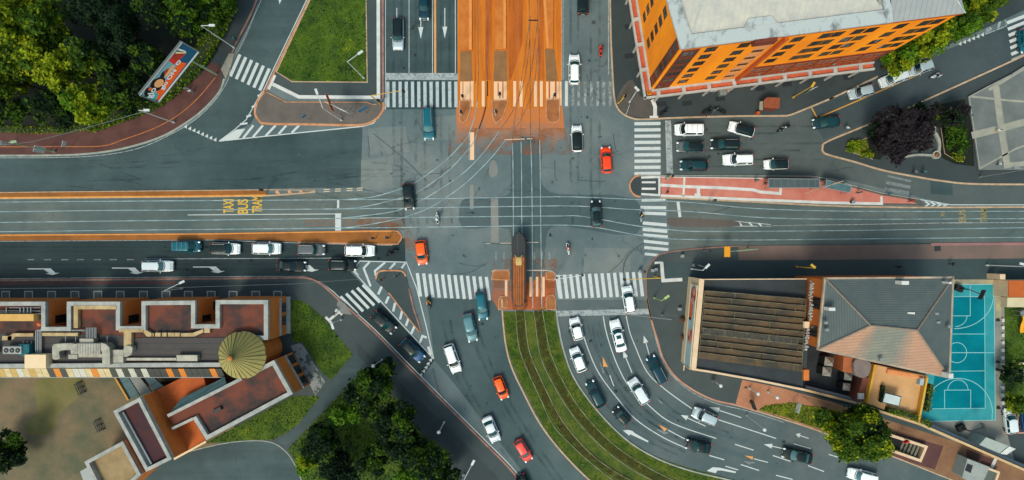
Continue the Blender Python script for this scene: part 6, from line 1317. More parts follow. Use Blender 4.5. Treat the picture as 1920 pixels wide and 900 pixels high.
# ================================================================== cars
def carpaint(name, rgb, metal=.0, rough=.32): return mat('car_paint_'+name, C(*rgb, .8), rough=rough, metal=metal, spec=.5 if sum(rgb) > 400 else .22, coat=.35 if sum(rgb) > 400 else .05)
CP = {'white': carpaint('white', (226, 234, 234)), 'pearl': carpaint('pearl', (204, 214, 216)), 'silver': carpaint('silver', (168, 184, 188), .25), 'grey': carpaint('grey', (86, 94, 96)), 'greyteal': carpaint('grey_teal', (84, 124, 132), .1),
      'black': carpaint('black', (14, 30, 32)), 'teal': carpaint('teal', (14, 92, 106), .1), 'navy': carpaint('navy', (8, 52, 66), .1), 'blue': carpaint('blue', (24, 72, 118), .1), 'red': carpaint('red', (232, 66, 24)), 'orange': carpaint('orange', (240, 92, 22)), 'coral': carpaint('coral', (226, 74, 62)), 'darkteal': carpaint('dark_teal', (16, 56, 62), .1)}
CGL = mat('car_glass', C(14, 66, 70), rough=.08, spec=.35); CG2 = mat('car_glass_pale', C(70, 112, 116), rough=.06, spec=.6); CG3 = mat('car_glass_dark', C(14, 36, 42), rough=.06, spec=.5); TYRE = mat('tyre_rubber', C(24, 26, 28)); RIMM = mat('alloy_rim', C(150, 156, 158), rough=.35, metal=.6)
HLM = mat('headlight_glass', C(225, 235, 238), rough=.1, spec=.8); TLM = mat('tail_light_red', C(210, 40, 26), rough=.2); PLT = mat('number_plate', C(220, 222, 216)); RAILM = mat('roof_rail_metal', C(190, 196, 198), rough=.3, metal=.5); TRIM = mat('black_trim', C(22, 26, 28), rough=.5)
KIND = {  # width, height, cowl x, roof front, roof rear, rear glass foot (fractions of length), bonnet height, belt height
 'hatch': (1.76, 1.48, .20, .07, -.36, -.445, .92, .98), 'sedan': (1.82, 1.44, .20, .06, -.22, -.34, .90, .96), 'suv': (1.88, 1.66, .21, .11, -.38, -.455, 1.05, 1.10),
 'estate': (1.82, 1.50, .21, .08, -.40, -.46, .92, .98), 'van': (1.90, 1.84, .27, .17, -.42, -.47, 1.08, 1.14), 'mini': (1.62, 1.48, .22, .10, -.38, -.45, .90, .98), 'coupe': (1.82, 1.34, .16, .00, -.22, -.36, .84, .90)}
def car(kind, px, py, dx, dy, lpx, paint_, label, roof=None, rails=False, sun=False, group=None, extra=None, wscale=1.0):
    Wd, Ht, cw, rf, rr, rg_, bz, bl = KIND[kind]; Wd *= wscale
    L_ = lpx*S/(1-.7/H); x, y = P(px, py, .8)
    root = thing(kind_name(kind), label, 'car' if kind != 'van' else 'car', (x, y, 0), math.atan2(-dy, dx), group)
    h = Wd/2; R_ = random.Random(int(px*7+py)); v_ = lambda a: R_.uniform(-a, a)
    cw += v_(.018); rf += v_(.018); rr += v_(.02); nz_ = R_.uniform(.60, .80); tz_ = R_.uniform(.68, .86)
    # body shell
    prof = [(.500, nz_, bz-.30, .42), (.485, nz_+.14, bz-.20, .34), (.44, .95, bz-.11, .28), (.36, .985, bz-.05, .25), (cw+.02, 1.0, bz+.02, .25), (cw-.08, 1.0, bl, .25), (0, 1.0, bl, .25), (-.25, 1.0, bl+.01, .25), (-.38, .99, bl+.01, .26),
            (-.455, .95, bl-.02 if kind not in ('sedan', 'coupe') else bl+.0, .30), (-.488, tz_+.11, bl-.10, .34), (-.500, tz_, bl-.28, .42)]
    b = MB(); rings = []
    for fx, fw, zt, zb in prof:
        X = fx*L_; w = h*fw; c = []; zb -= .07
        for yy, zz in ((-.90, zb), (-.99, zb+.10), (-1.0, zb+(zt-zb)*.45), (-.985, zt-.12), (-.93, zt-.025), (-.80, zt), (-.4, zt+.02), (0, zt+.028), (.4, zt+.02), (.80, zt), (.93, zt-.025), (.985, zt-.12), (1.0, zb+(zt-zb)*.45), (.99, zb+.10), (.90, zb)):
            c.append((X, yy*w, zz))
        rings.append(c)
    n = len(rings[0])
    for c in rings: b.v += c
    for i in range(len(rings)-1):
        for j in range(n-1): a = i*n+j; b.f.append((a, a+n, a+n+1, a+1)); b.m.append(0)
        b.f.append((i*n+n-1, (i+1)*n+n-1, (i+1)*n, i*n)); b.m.append(0)
    b.f.append(tuple(range(n-1, -1, -1))); b.m.append(0); b.f.append(tuple(range((len(rings)-1)*n, len(rings)*n))); b.m.append(0)
    b.f = [tuple(reversed(f)) for f in b.f]
    body = b.build('body', CP[paint_], root, smooth=True)
    md = body.modifiers.new('round', 'SUBSURF'); md.levels = 1; md.render_levels = 1
    # greenhouse: matching rings of foot and roof points
    bw, tw_ = h*.90, h*R_.uniform(.67, .74)
    zf = bl+.0; zt = Ht-.05
    bow = .055*L_
    def ring(xf, xr, w, z, bf, br, zfr=None):
        F = [(xf+bf*(1-(t*t)), t*w, z if zfr is None else zfr) for t in (-1, -.5, 0, .5, 1)]
        Sd = [(xf+(xr-xf)*t, w*(1.015 if 0 < t < 1 else 1), z) for t in (.0, .33, .66, 1.)][1:-1]
        R = [(xr-br*(1-t*t), t*w, z) for t in (1, .5, 0, -.5, -1)]
        S2 = [(p[0], -p[1], p[2]) for p in reversed(Sd)]
        return F+Sd+R+S2
    cg = R_.choice((CGL, CGL, CG2, CG3))
    lo_ = ring(cw*L_, rg_*L_, bw, zf, bow, .02*L_, bz+.03); hi_ = ring(rf*L_, rr*L_, tw_, zt, bow*.8, .02*L_)
    m = len(lo_); cb = MB(); cb.v = lo_+hi_
    for i in range(m): j = (i+1) % m; cb.f.append((i, j, m+j, m+i)); cb.m.append(0)
    cb.build('cabin_pillars', CP[paint_] if roof != 'black' else CP['black'], root, smooth=False)
    # roof skin with crown
    rb = MB(); c0 = ((rf+rr)/2*L_, 0, Ht+.01)
    r1 = [(c0[0]+(p[0]-c0[0])*.88, p[1]*.86, Ht-.008) for p in hi_]; r2 = [(c0[0]+(p[0]-c0[0])*.5, p[1]*.45, Ht+.005) for p in hi_]
    hh_ = [(p[0], p[1], p[2]+.0) for p in hi_]
    rb.v = hh_+r1+r2+[c0]
    for i in range(m):
        j = (i+1) % m; rb.f += [(i, j, m+j, m+i), (m+i, m+j, 2*m+j, 2*m+i), (2*m+i, 2*m+j, 3*m)]; rb.m += [0]*3
    rb.build('roof', CP[roof] if roof else CP[paint_], root, smooth=True)
    def pane(idx, name, side=.07, lo_t=.08, hi_t=.93):
        g_ = MB(); k = len(idx)-1
        A = [Vector(lo_[i]) for i in idx]; B = [Vector(hi_[i]) for i in idx]
        nn = (A[-1]-A[0]).cross(B[0]-A[0]); nn.normalize(); cen = sum((a for a in A+B), Vector())/len(A+B)
        if nn.dot(cen-Vector(((rf+rr)/2*L_, 0, cen.z))) < 0: nn = -nn
        for q in range(k):
            s0_ = side if q == 0 else 0; s1_ = 1-side if q == k-1 else 1
            P_ = lambda s, t: tuple((A[q].lerp(A[q+1], s)).lerp(B[q].lerp(B[q+1], s), t)+nn*.014)
            g_.face([P_(s0_, lo_t), P_(s1_, lo_t), P_(s1_, hi_t), P_(s0_, hi_t)])
        g_.build(name, cg, root)
    pane([0, 1, 2, 3, 4], 'windscreen', .10, .03, .97)
    pane([4, 5, 6], 'side_window', .16); pane([12, 13, 0], 'side_window', .16)
    pane([6, 7], 'quarter_window', .12); pane([11, 12], 'quarter_window', .12)
    pane([7, 8, 9, 10, 11], 'rear_window', .14, .12, .92)
    if sun: 
        a = (rf-.03)*L_; c = (rf-.14)*L_; MB().prism([(c, -tw_*.62), (a, -tw_*.62), (a, tw_*.62), (c, tw_*.62)], Ht-.01, Ht+.016).build('sunroof', CGL, root)
    if rails or kind in ('suv', 'estate'):
        for s_ in (-1, 1): MB().tube(((rf-.03)*L_, s_*tw_*.93, Ht+.02), ((rr+.02)*L_, s_*tw_*.93, Ht+.02), .028, n=5).build('roof_rail', RAILM if roof != 'black' or paint_ == 'white' else TRIM, root)
    for s_ in (-1, 1):
        hb = MB().ball((.462*L_, s_*h*.70, bz-.21), (.13*L_*.5+.05, .17, .10), 10); o = hb.build('headlight', HLM, root, smooth=True)
        tb_ = MB().ball((-.478*L_, s_*h*.76, bl-.14), (.10, .17, .12), 10); tb_.build('tail_light', TLM, root, smooth=True)
        mb_ = MB().ball((cw*L_*.72, s_*(h+.09), bl+.03), (.09, .14, .09), 8); mb_.build('wing_mirror', CP[paint_] if paint_ != 'grey' else TRIM, root, smooth=True)
        for fx in (.31, -.30):
            wr = .32 if kind != 'suv' else .36
            t_ = MB().tube((fx*L_, s_*(h-.20), wr), (fx*L_, s_*(h+.012), wr), wr, n=18).build('wheel', TYRE, root)
            MB().tube((fx*L_, s_*(h+.0), wr), (fx*L_, s_*(h+.02), wr), wr*.62, n=12).build('rim', RIMM, t_)
    MB().box((.502*L_, 0, .48), (.02, .5, .12)).build('number_plate', PLT, root); MB().box((-.502*L_, 0, .6), (.02, .5, .12)).build('number_plate', PLT, root)
    MB().box((.49*L_, 0, bz-.33), (.05, h*.9, .12)).build('grille', TRIM, root)
    b = MB()
    for s_ in (-1, 1): b.ribbon([((cw+.02)*L_, s_*h*.80), ((.40)*L_, s_*h*.74)], .018, bz+.0, bz+.012)
    b.ribbon([(.435*L_, -h*.62), (.45*L_, 0), (.435*L_, h*.62)], .02, bz-.09, bz-.075)
    b.build('bonnet_seam', TRIM, root)
    MB().ribbon([((cw+.035)*L_+bow*.9*(1-t*t), t*h*.82) for t in (-1, -.5, 0, .5, 1)], .10, bz+.025, bz+.05).build('wiper_cowl', TRIM, root)
    if extra == 'pickup':
        b = MB(); b.box((-.31*L_, 0, bl+.02), (.34*L_, Wd*.84, .12)); b.build('bed_cover', CP['greyteal'], root)
    if extra == 'rack':
        b = MB()
        for t in (.0, .33, .66, 1.): xx = (rf-.03+(rr-rf+.06)*t)*L_; b.tube((xx, -tw_*.95, Ht+.08), (xx, tw_*.95, Ht+.08), .025, n=5)
        b.build('roof_rack', RAILM, root)
    if extra == 'open':
        b = MB(); b.box((-.02*L_, .36, bl+.04), (.5, .5, .5)); b.box((-.02*L_, -.36, bl+.04), (.5, .5, .5)); b.build('seat_backs', TRIM, root)
    return root
KN = {'hatch': 'hatchback_car', 'sedan': 'saloon_car', 'suv': 'suv_car', 'estate': 'estate_car', 'van': 'minivan_car', 'mini': 'small_car', 'coupe': 'coupe_car'}
def kind_name(k): return KN[k]
GQ = 'cars queueing on the lower west road'; GS = 'cars on the curved south-east road'; GE = 'cars waiting at the east crossing'; GJ = 'cars crossing the junction'; GR = 'cars on the south road'; GP = 'cars in the north-east parking strip'; GN = 'cars on the north road'
car('estate', 746, 63, 0, 1, 58, 'silver', 'silver car with a dark glass roof driving down the north road in the left lane', roof='black', group=GN)
car('hatch', 795, 8, 0, 1, 56, 'navy', 'dark car cut by the top edge in the second lane of the north road', group=GN)
car('estate', 803, 231, .05, 1, 60, 'teal', 'teal estate car just below the north zebra crossing', group=GJ)
car('hatch', 1093, 3, 0, -1, 46, 'black', 'black car cut by the top edge on the lane right of the orange tram bed', group=GN)
car('estate', 1077, 130, 0, -1, 54, 'white', 'white car on the worn zebra stripes right of the orange tram bed', group=GJ)
car('hatch', 1082, 260, -.03, -1, 48, 'white', 'white car with a black roof between the tram bed and the red car', roof='black', group=GJ)
car('hatch', 1137, 300, -.06, -1, 48, 'red', 'red hatchback driving up towards the orange building', group=GJ)
car('hatch', 766, 368, .10, 1, 48, 'black', 'black car crossing the curved tram rails left of the junction', group=GJ)
car('hatch', 1118, 401, -.03, -1, 48, 'black', 'black car on the tram rails right of the junction centre', group=GJ)
car('hatch', 790, 473, .12, 1, 45, 'orange', 'orange hatchback beside the rounded end of the lower median', group=GJ)
car('van', 350, 462, 1, 0, 49, 'teal', 'teal pickup-like van, first of the upper queue at the left', group=GQ, extra='rack')
car('estate', 421, 466, 1, .03, 55, 'white', 'white estate with a black roof second in the upper queue', roof='black', group=GQ)
car('suv', 499, 466, 1, 0, 53, 'white', 'white off-road car with a white roof third in the upper queue', group=GQ)
car('suv', 583, 468, 1, .02, 50, 'grey', 'dark grey boxy car fourth in the upper queue', group=GQ)
car('suv', 674, 470, 1, 0, 55, 'white', 'white car at the head of the upper queue beside the motorcycle', group=GQ)
car('estate', 294, 499, 1, 0, 58, 'pearl', 'white estate alone in the lower lane between two turn arrows', group=GQ)
car('coupe', 545, 499, 1, .02, 54, 'black', 'black low coupe with a dark open-looking roof in the lower lane', group=GQ, extra='open')
car('suv', 642, 497, 1, .02, 50, 'black', 'black off-road car at the point of the hatched island', group=GQ)
car('hatch', 719, 604, .78, .66, 50, 'black', 'black car leaving the slip road zebra beside the hatched island', group=GR)
car('hatch', 773, 657, .74, .68, 50, 'blue', 'dark blue car near the tip of the hatched island', roof='black', group=GR)
car('hatch', 903, 573, .12, 1, 52, 'teal', 'teal car leaving the zebra just left of the tram', group=GR)
car('hatch', 881, 614, .24, 1, 52, 'greyteal', 'grey-green car with red tail lights left of the teal car', group=GR)
car('estate', 848, 672, .34, 1, 54, 'white', 'white estate with roof rails near the tip of the hatched island', group=GR)
car('mini', 939, 727, .38, 1, 43, 'orange', 'orange-red small car beside the tram grass strip', group=GR)
car('sedan', 921, 805, .42, 1, 49, 'pearl', 'white saloon driving down the middle of the south road', group=GR)
car('mini', 981, 845, .6, 1, 43, 'coral', 'coral red small car lowest on the south road', group=GR)
car('hatch', 985, 912, .5, 1, 48, 'black', 'black car cut by the bottom edge of the south road', group=GR)
car('estate', 1179, 562, -.16, -1, 50, 'white', 'white car standing across the stop line on the southeast zebra', group=GS)
car('hatch', 1081, 617, -.25, -1, 42, 'white', 'white hatchback first in the left lane behind the stop line', group=GS)
car('sedan', 1159, 630, -.25, -1, 60, 'white', 'long white saloon with a sunroof behind the stop line', group=GS, sun=True)
car('hatch', 1084, 675, -.38, -1, 47, 'white', 'white hatchback second in the left lane', group=GS)
car('estate', 1232, 694, -.52, -1, 54, 'navy', 'dark blue-green car in the right lane by the pink kerb', group=GS)
car('suv', 1198, 734, -.62, -1, 52, 'pearl', 'silver-white off-road car in the middle lane of the bend', group=GS)
car('hatch', 1117, 740, -.5, -1, 52, 'darkteal', 'dark green-black car third in the left lane', group=GS)
car('mini', 1166, 781, -.9, -1, 36, 'black', 'small black car, shortest on the bend', group=GS)
car('suv', 1322, 781, -1, -.45, 48, 'silver', 'silver off-road car in the right lane before the bend', group=GS)
car('sedan', 1310, 837, -1, -.2, 46, 'black', 'black saloon in the second lane before the bend', group=GS)
car('sedan', 1496, 855, -1, -.22, 56, 'black', 'black saloon nearest the big tree', group=GS)
car('estate', 1618, 893, -1, -.25, 56, 'white', 'white car cut by the bottom edge below the big tree', group=GS)
car('van', 1293, 243, -1, 0, 54, 'white', 'white minivan with roof bars, upper left of the cars at the east crossing', group=GE, extra='rack')
car('hatch', 1391, 242, -1, -.28, 48, 'white', 'white car with a black roof turned slightly, beneath the brown kiosk', roof='black', group=GE)
car('hatch', 1295, 275, -1, .0, 50, 'grey', 'dark car with a grey bonnet second from top at the stop line', roof='black', group=GE)
car('estate', 1361, 270, -1, .0, 54, 'black', 'black car behind the white car with the black roof', group=GE)
car('hatch', 1302, 310, -1, 0, 51, 'darkteal', 'dark green car lowest at the stop line', group=GE)
car('estate', 1385, 299, -1, .02, 57, 'white', 'long white estate in the middle of the waiting cars', group=GE)
car('mini', 1456, 308, -1, .03, 45, 'white', 'white small car with a black roof, last of the waiting cars', roof='black', group=GE)
car('hatch', 1550, 229, -1, .12, 50, 'darkteal', 'dark green car emerging from the yellow marked bay', group=GP)
car('hatch', 1616, 172, -1, .25, 47, 'silver', 'silver car, lowest of the three parked inside the yellow line', group=GP)
car('estate', 1677, 147, -1, .36, 55, 'pearl', 'white-silver car, middle of the three parked inside the yellow line', group=GP)
car('estate', 1727, 127, -1, .34, 46, 'silver', 'silver car under the street trees, last inside the yellow line', group=GP)
car('hatch', 1895, 790, -.12, -1, 48, 'pearl', 'white car parked in a bay beside the blue court', group='cars parked at the right edge')
car('hatch', 1926, 786, -.1, -1, 48, 'blue', 'blue car cut by the right edge beside the parked white car', group='cars parked at the right edge')
car('hatch', 1922, 76, .1, 1, 44, 'teal', 'teal car cut by the right edge on the far zebra crossing')
# ================================================================== people
PI_ = {}
def person_mesh(pose):
    """one continuous skinned body. joints in metres, z up, facing +x"""
    J = {}; E_ = []; R = []
    def j(k, x, y, z, r): J[k] = len(R); R.append(((x, y, z), r))
    def e(*k):
        for a, b in zip(k, k[1:]): E_.append((J[a], J[b]))
    if pose == 'stand':
        j('pel', 0, 0, .95, .15); j('bel', .01, 0, 1.12, .14); j('che', 0, 0, 1.34, .165); j('nek', 0, 0, 1.50, .06); j('hd', .02, 0, 1.60, .085); j('top', .02, 0, 1.72, .085)
        for s, n in ((1, 'l'), (-1, 'r')):
            j('hip'+n, 0, s*.10, .88, .095); j('kn'+n, .04*s+.02, s*.11, .50, .065); j('an'+n, .05*s-.02, s*.11, .10, .045); j('to'+n, .05*s+.13, s*.12, .04, .04)
            j('sh'+n, 0, s*.20, 1.42, .06); j('el'+n, -.04*s, s*.27, 1.14, .045); j('wr'+n, .06-.08*s, s*.27, .90, .032); j('ha'+n, .09-.08*s, s*.26, .80, .035)
    else:
        j('pel', -.12, 0, .86, .15); j('bel', -.08, 0, 1.02, .14); j('che', .04, 0, 1.24, .165); j('nek', .10, 0, 1.38, .06); j('hd', .14, 0, 1.47, .085); j('top', .15, 0, 1.58, .085)
        for s, n in ((1, 'l'), (-1, 'r')):
            j('hip'+n, -.08, s*.12, .82, .095); j('kn'+n, .32, s*.19, .80, .075); j('an'+n, .22, s*.19, .40, .048); j('to'+n, .38, s*.20, .35, .042)
            j('sh'+n, .05, s*.20, 1.32, .06); j('el'+n, .22, s*.30, 1.12, .047); j('wr'+n, .44, s*.30, 1.04, .034); j('ha'+n, .52, s*.29, 1.04, .038)
    e('pel', 'bel', 'che', 'nek', 'hd', 'top')
    for n in 'lr': e('pel', 'hip'+n, 'kn'+n, 'an'+n, 'to'+n); e('che', 'sh'+n, 'el'+n, 'wr'+n, 'ha'+n)
    me = bpy.data.meshes.new('person'); me.from_pydata([p for p, r in R], E_, []); o = bpy.data.objects.new('person', me); COL.objects.link(o)
    md = o.modifiers.new('skin', 'SKIN'); 
    for i, (p, r) in enumerate(R): me.skin_vertices[0].data[i].radius = (r, r)
    me.skin_vertices[0].data[0].use_root = True
    o.modifiers.new('s', 'SUBSURF').levels = 1
    bpy.context.view_layer.update()
    m2 = bpy.data.meshes.new_from_object(o.evaluated_get(bpy.context.evaluated_depsgraph_get())); bpy.data.objects.remove(o)
    st = pose == 'stand'
    for f in m2.polygons:
        c = f.center; f.use_smooth = True
        head = c.z > (1.50 if st else 1.40) and abs(c.y) < .12
        hand = (c.z < .88 and abs(c.y) > .2) if st else (c.x > .45 and c.z > .95)
        leg = (c.z < .97 and not hand and abs(c.y) < .22) if st else (c.z < .90)
        shoe = c.z < .10 if st else (c.z < .42)
        PI_.setdefault(pose, []).append(0 if (head or hand) else 3 if shoe else 2 if leg else 1)
    m2.materials.clear(); return m2
PM = {}
SKIN = mat('skin', C(206, 156, 126)); SHOE = mat('shoe_leather', C(36, 34, 34)); HAIR = mat('hair', C(44, 32, 26))
CLO = {'red': mat('red_cloth', C(206, 48, 34)), 'white': mat('white_cloth', C(222, 226, 226)), 'dark': mat('dark_cloth', C(34, 42, 48)), 'teal': mat('teal_cloth', C(24, 128, 140)), 'yellow': mat('yellow_cloth', C(224, 176, 70)), 'blue': mat('blue_cloth', C(60, 88, 128)), 'grey': mat('grey_cloth', C(130, 138, 142))}
def person(px, py, ang, top, legs, label, pose='stand', z=.125, hat=None, loc=None, group=None):
    if pose not in PM: PM[pose] = person_mesh(pose)
    me = PM[pose].copy()
    for m in (SKIN, CLO[top], CLO[legs], SHOE): me.materials.append(m)
    me.polygons.foreach_set('material_index', PI_[pose]); me.update()
    o = bpy.data.objects.new('person', me); COL.objects.link(o)
    a = P(px, py, .9) if loc is None else loc; o.location = (a[0], a[1], z); o.rotation_euler = (0, 0, ang)
    hx, hz = (.02, 1.68) if pose == 'stand' else (.15, 1.54)
    f = MB(); f.ball((hx+.085, .035, hz-.02), .014, 6); f.ball((hx+.085, -.035, hz-.02), .014, 6); f.build('eyes', SHOE, o); MB().ball((hx+.10, 0, hz-.05), (.02, .015, .025), 6).build('nose', SKIN, o)
    if hat: MB().ball((hx-.005, 0, hz+.03), (.145, .135, .14), 12).build('helmet', CLO[hat], o, smooth=True)
    else: MB().ball((hx-.02, 0, hz+.03), (.105, .1, .11), 10).build('hair', HAIR, o, smooth=True)
    return tag(o, label, 'person', group)
def moto(px, py, dx, dy, body, label, rider=None, cat='motor scooter', big=False, z=0., name='motor_scooter'):
    x, y = P(px, py, .6); a = math.atan2(-dy, dx); t = thing(name, label, cat, (x, y, z), a)
    wb = .68 if not big else .75
    for wx in (wb, -wb):
        w_ = MB().tube((wx, -.07, .29), (wx, .07, .29), .29, n=16).build('wheel', TYRE, t); MB().tube((wx, -.08, .29), (wx, .08, .29), .16, n=10).build('rim', RIMM, w_)
    b = MB(); b.prism([(-.85, -.12), (-.6, -.22), (-.1, -.2), (.1, -.15), (.1, .15), (-.1, .2), (-.6, .22), (-.85, .12)], .42, .72, bot=True); b.prism([(.1, -.16), (.45, -.16), (.45, .16), (.1, .16)], .26, .36, bot=True); b.prism([(.42, -.24), (.60, -.16), (.66, 0), (.60, .16), (.42, .24)], .36, .98, bot=True); b.prism([(.55, -.09), (.98, -.07), (.98, .07), (.55, .09)], .56, .64, bot=True)
    b.build('body', CP[body], t)
    MB().prism([(-.75, -.13), (-.3, -.16), (.05, -.12), (.05, .12), (-.3, .16), (-.75, .13)], .72, .80, bot=True).build('seat', TRIM, t)
    b = MB(); b.tube((.5, -.36, 1.02), (.56, 0, 1.0), .022, n=6); b.tube((.5, .36, 1.02), (.56, 0, 1.0), .022, n=6); b.tube((.62, 0, .4), (.54, 0, 1.02), .04, n=6); b.build('handlebar', TRIM, t)
    for s_ in (-1, 1): MB().ball((.52, s_*.40, 1.14), (.03, .07, .045), 6).build('mirror', TRIM, t)
    MB().ball((.66, 0, .86), (.06, .09, .07), 8).build('headlight', HLM, t); MB().box((-.88, 0, .66), (.05, .16, .08)).build('tail_light', TLM, t)
    if big: MB().box((-.9, 0, .92), (.38, .42, .32)).build('top_box', CP[body], t)
    if rider: person(0, 0, a, rider[0], rider[1], rider[2], 'ride', z+.02, rider[3], loc=(x-.2*math.cos(a), y-.2*math.sin(a)), group='scooter riders')
    return t
moto(1126, 95, 0, -1, 'red', 'red scooter going up the lane beside the orange building', ('red', 'dark', 'person in red on the scooter going up beside the orange building', 'dark'))
moto(820, 410, -.1, -1, 'pearl', 'pale scooter between the rails left of the junction centre', ('white', 'grey', 'person in white on the scooter between the rails', 'white'))
moto(1065, 466, .15, 1, 'white', 'white scooter between the tram and the southeast zebra', ('red', 'dark', 'person in a red jacket right of the tram', 'white'))
moto(735, 474, 1, -.5, 'black', 'black motorcycle with top box at the end of the lower median', ('dark', 'dark', 'person in black on the motorcycle beside the white queue car', 'dark'), 'motorcycle', True, name='motorcycle')
moto(804, 567, .2, 1, 'black', 'dark scooter just below the zebra left of the tram', ('yellow', 'dark', 'person in yellow on the scooter below the zebra left of the tram', 'red'))
moto(1468, 241, -1, .6, 'black', 'dark motorcycle behind the waiting cars at the east crossing', ('dark', 'grey', 'person in dark clothes and white helmet on the motorcycle behind the waiting cars', 'white'), 'motorcycle', True, name='motorcycle')
moto(1756, 142, -1, .3, 'pearl', 'pale scooter on the northeast road beside the yellow line', ('white', 'dark', 'person in a white top on the northeast road', 'dark'))
moto(1202, 405, 0, 1, 'silver', 'silver scooter at the edge of the east zebra by the brown median', ('dark', 'dark', 'person in dark clothes by the brown median of the east zebra', 'yellow'))
GBK = 'scooters parked on the pavement below the orange building'
for x, y, dx, dy, lab in ((1325, 208, 1, -.6, 'black scooter parked left of the pair by the kerb, below the orange building'), (1334, 211, 1, -.7, 'dark scooter parked touching the left one by the kerb'), (1352, 208, -1, -.6, 'dark scooter parked alone right of the pair by the kerb'), (1244, 211, 1, -.8, 'scooter parked right of the white paved path')):
    tag(moto(x, y, dx, dy, 'black' if x != 1334 else 'grey', lab, z=.12), group=GBK)
for x, y, an, tp, lg, lab in ((1418, 338, 1, 'teal', 'blue', 'person in teal waiting on the pink platform left of the long shelter'), (1611, 361, 2, 'teal', 'dark', 'person in a teal top on the pink platform right of the shelters'), (1574, 352, 1, 'white', 'grey', 'person in white beside the small shelter'), (1666, 363, 0, 'teal', 'blue', 'person in teal standing by the far end of the pink platform'), (1708, 376, 0, 'red', 'dark', 'person in red at the pointed end of the platform'),
                              (1251, 360, 0, 'dark', 'dark', 'person in dark clothes at the left end of the pink platform'), (1434, 344, 0, 'dark', 'grey', 'person at the left end of the long shelter'), (1732, 322, 1, 'teal', 'dark', 'person in teal on the pavement beside the triangular garden'), (1685, 500, 2, 'dark', 'dark', 'person in black on the dark pavement above the hip roofed house'), (1784, 495, 3, 'dark', 'blue', 'person on the dark pavement above the blue court'),
                              (358, 171, 2, 'white', 'grey', 'person in white on the red-brown pavement right of the hoarding'), (350, 166, 2.4, 'grey', 'white', 'person in grey on the red-brown pavement beside the one in white'), (1715, 322, .3, 'grey', 'dark', 'person in grey walking at the kerb of the triangular garden'), (1870, 245, 1, 'white', 'yellow', 'person in white standing on the grey piazza'), (1588, 240, 1, 'white', 'grey', 'person in pale clothes at the northeast road kerb'),
                              (1872, 307, 0, 'white', 'dark', 'person with a white top at the lower edge of the piazza'), (628, 588, 0, 'grey', 'yellow', 'person near the white tee marks on the pavement'), (440, 72, 0, 'teal', 'dark', 'person in green-teal on the pavement by the slip road'), (1300, 497, 0, 'grey', 'white', 'person in grey near the white paved corner mark'), (1337, 713, 2, 'grey', 'grey', 'person in grey on the dark bend pavement')):
    person(x, y, an, tp, lg, lab, group='people on foot')
# ================================================================== street furniture
GREEN = mat('pale_green_paint', C(150, 176, 140), rough=.5); YM = mat('signal_yellow', C(214, 170, 60), rough=.5); WM = mat('white_metal', C(210, 216, 214), rough=.45); BLU = mat('sign_blue', C(40, 110, 150)); 
def pole(name, label, cat, base, head, h, m, hr=.09, arm_h=None, lamp=True, group=None, z0=.12, rnd=False):
    if rnd: k_ = 1-h/H; base = (NX+(head[0]-NX)*k_, NY+(head[1]-NY)*k_)
    a = Vector(P(*base)); e = Vector(P(head[0], head[1], arm_h or h)); t = thing(name, label, cat, (a.x, a.y, z0), 0, group); r = e-a
    MB().tube((0, 0, 0), (0, 0, .5), hr*1.7, n=10).build('base', m, t); MB().tube((0, 0, 0), (0, 0, h-.1), hr, hr*.65, n=8).build('pole', m, t)
    if r.length > .3: MB().tube((0, 0, h-.15), (r.x, r.y, (arm_h or h)), hr*.6, hr*.5, n=6).build('arm', m, t)
    if lamp:
        an = math.atan2(r.y, r.x) if r.length > .05 else 0
        if rnd: MB().ball((r.x, r.y, h+.05), (.3, .3, .16), 10).build('lamp_head', m, t, smooth=True); return t
        b = MB().box((r.x, r.y, (arm_h or h)), (.85, .34, .14), an).build('lamp_head', m, t); MB().box((r.x, r.y, (arm_h or h)-.09), (.6, .24, .04), an).build('lens', WM, b)
    return t
pole('street_lamp', 'street lamp whose arm hangs over the hedge at the top of the wood', 'street lamp', (440, 90), (398, 48), 10, WM)
pole('street_lamp', 'street lamp standing at the corner of the northern lawn', 'street lamp', (683, 147), (676, 99), 9, WM)
pole('street_lamp', 'street lamp on the bend below the advertising hoarding with a sign', 'street lamp', (328, 230), (276, 207), 9, WM)
pole('street_lamp', 'green street lamp low at the left by the red-brown pavement', 'street lamp', (105, 285), (27, 266), 9, GREEN)
GL = 'street lamps along the dark path by the park'
pole('street_lamp', 'street lamp at the top of the dark path beside the foot path', 'street lamp', (722, 672), (700, 686), 5.5, WM, group=GL, rnd=True)
pole('street_lamp', 'street lamp halfway down the dark path beside the park', 'street lamp', (832, 790), (823, 810), 5.5, WM, group=GL, rnd=True)
pole('street_lamp', 'street lamp at the bottom of the dark path beside the park', 'street lamp', (870, 889), (887, 867), 6, WM, group=GL)
pole('street_lamp', 'street lamp by the white tee marks beside the slip road zebra', 'street lamp', (641, 599), (624, 612), 5, WM)
GW = 'wall side lamps along the boundary wall'
pole('street_lamp', 'lamp on the dark pavement below the corner of the hall', 'street lamp', (1353, 707), (1351, 723), 4, WM, group=GW, rnd=True); pole('street_lamp', 'lamp on the terracotta paving near the dark hatch', 'street lamp', (1425, 728), (1421, 738), 4, WM, group=GW, rnd=True); pole('street_lamp', 'lamp on the terracotta paving above the grass strip', 'street lamp', (1458, 741), (1457, 745), 4, WM, group=GW, rnd=True)
pole('street_lamp', 'street lamp leaning over the lane above the long dashes', 'street lamp', (1430, 770), (1433, 805), 8, WM, hr=.06, rnd=True)
pole('street_lamp', 'yellowish street lamp on the pavement above the hall', 'street lamp', (1492, 500), (1524, 499), 7, YM); pole('street_lamp', 'tall street lamp on the pavement above the blue court', 'street lamp', (1848, 497), (1916, 495), 10, WM)
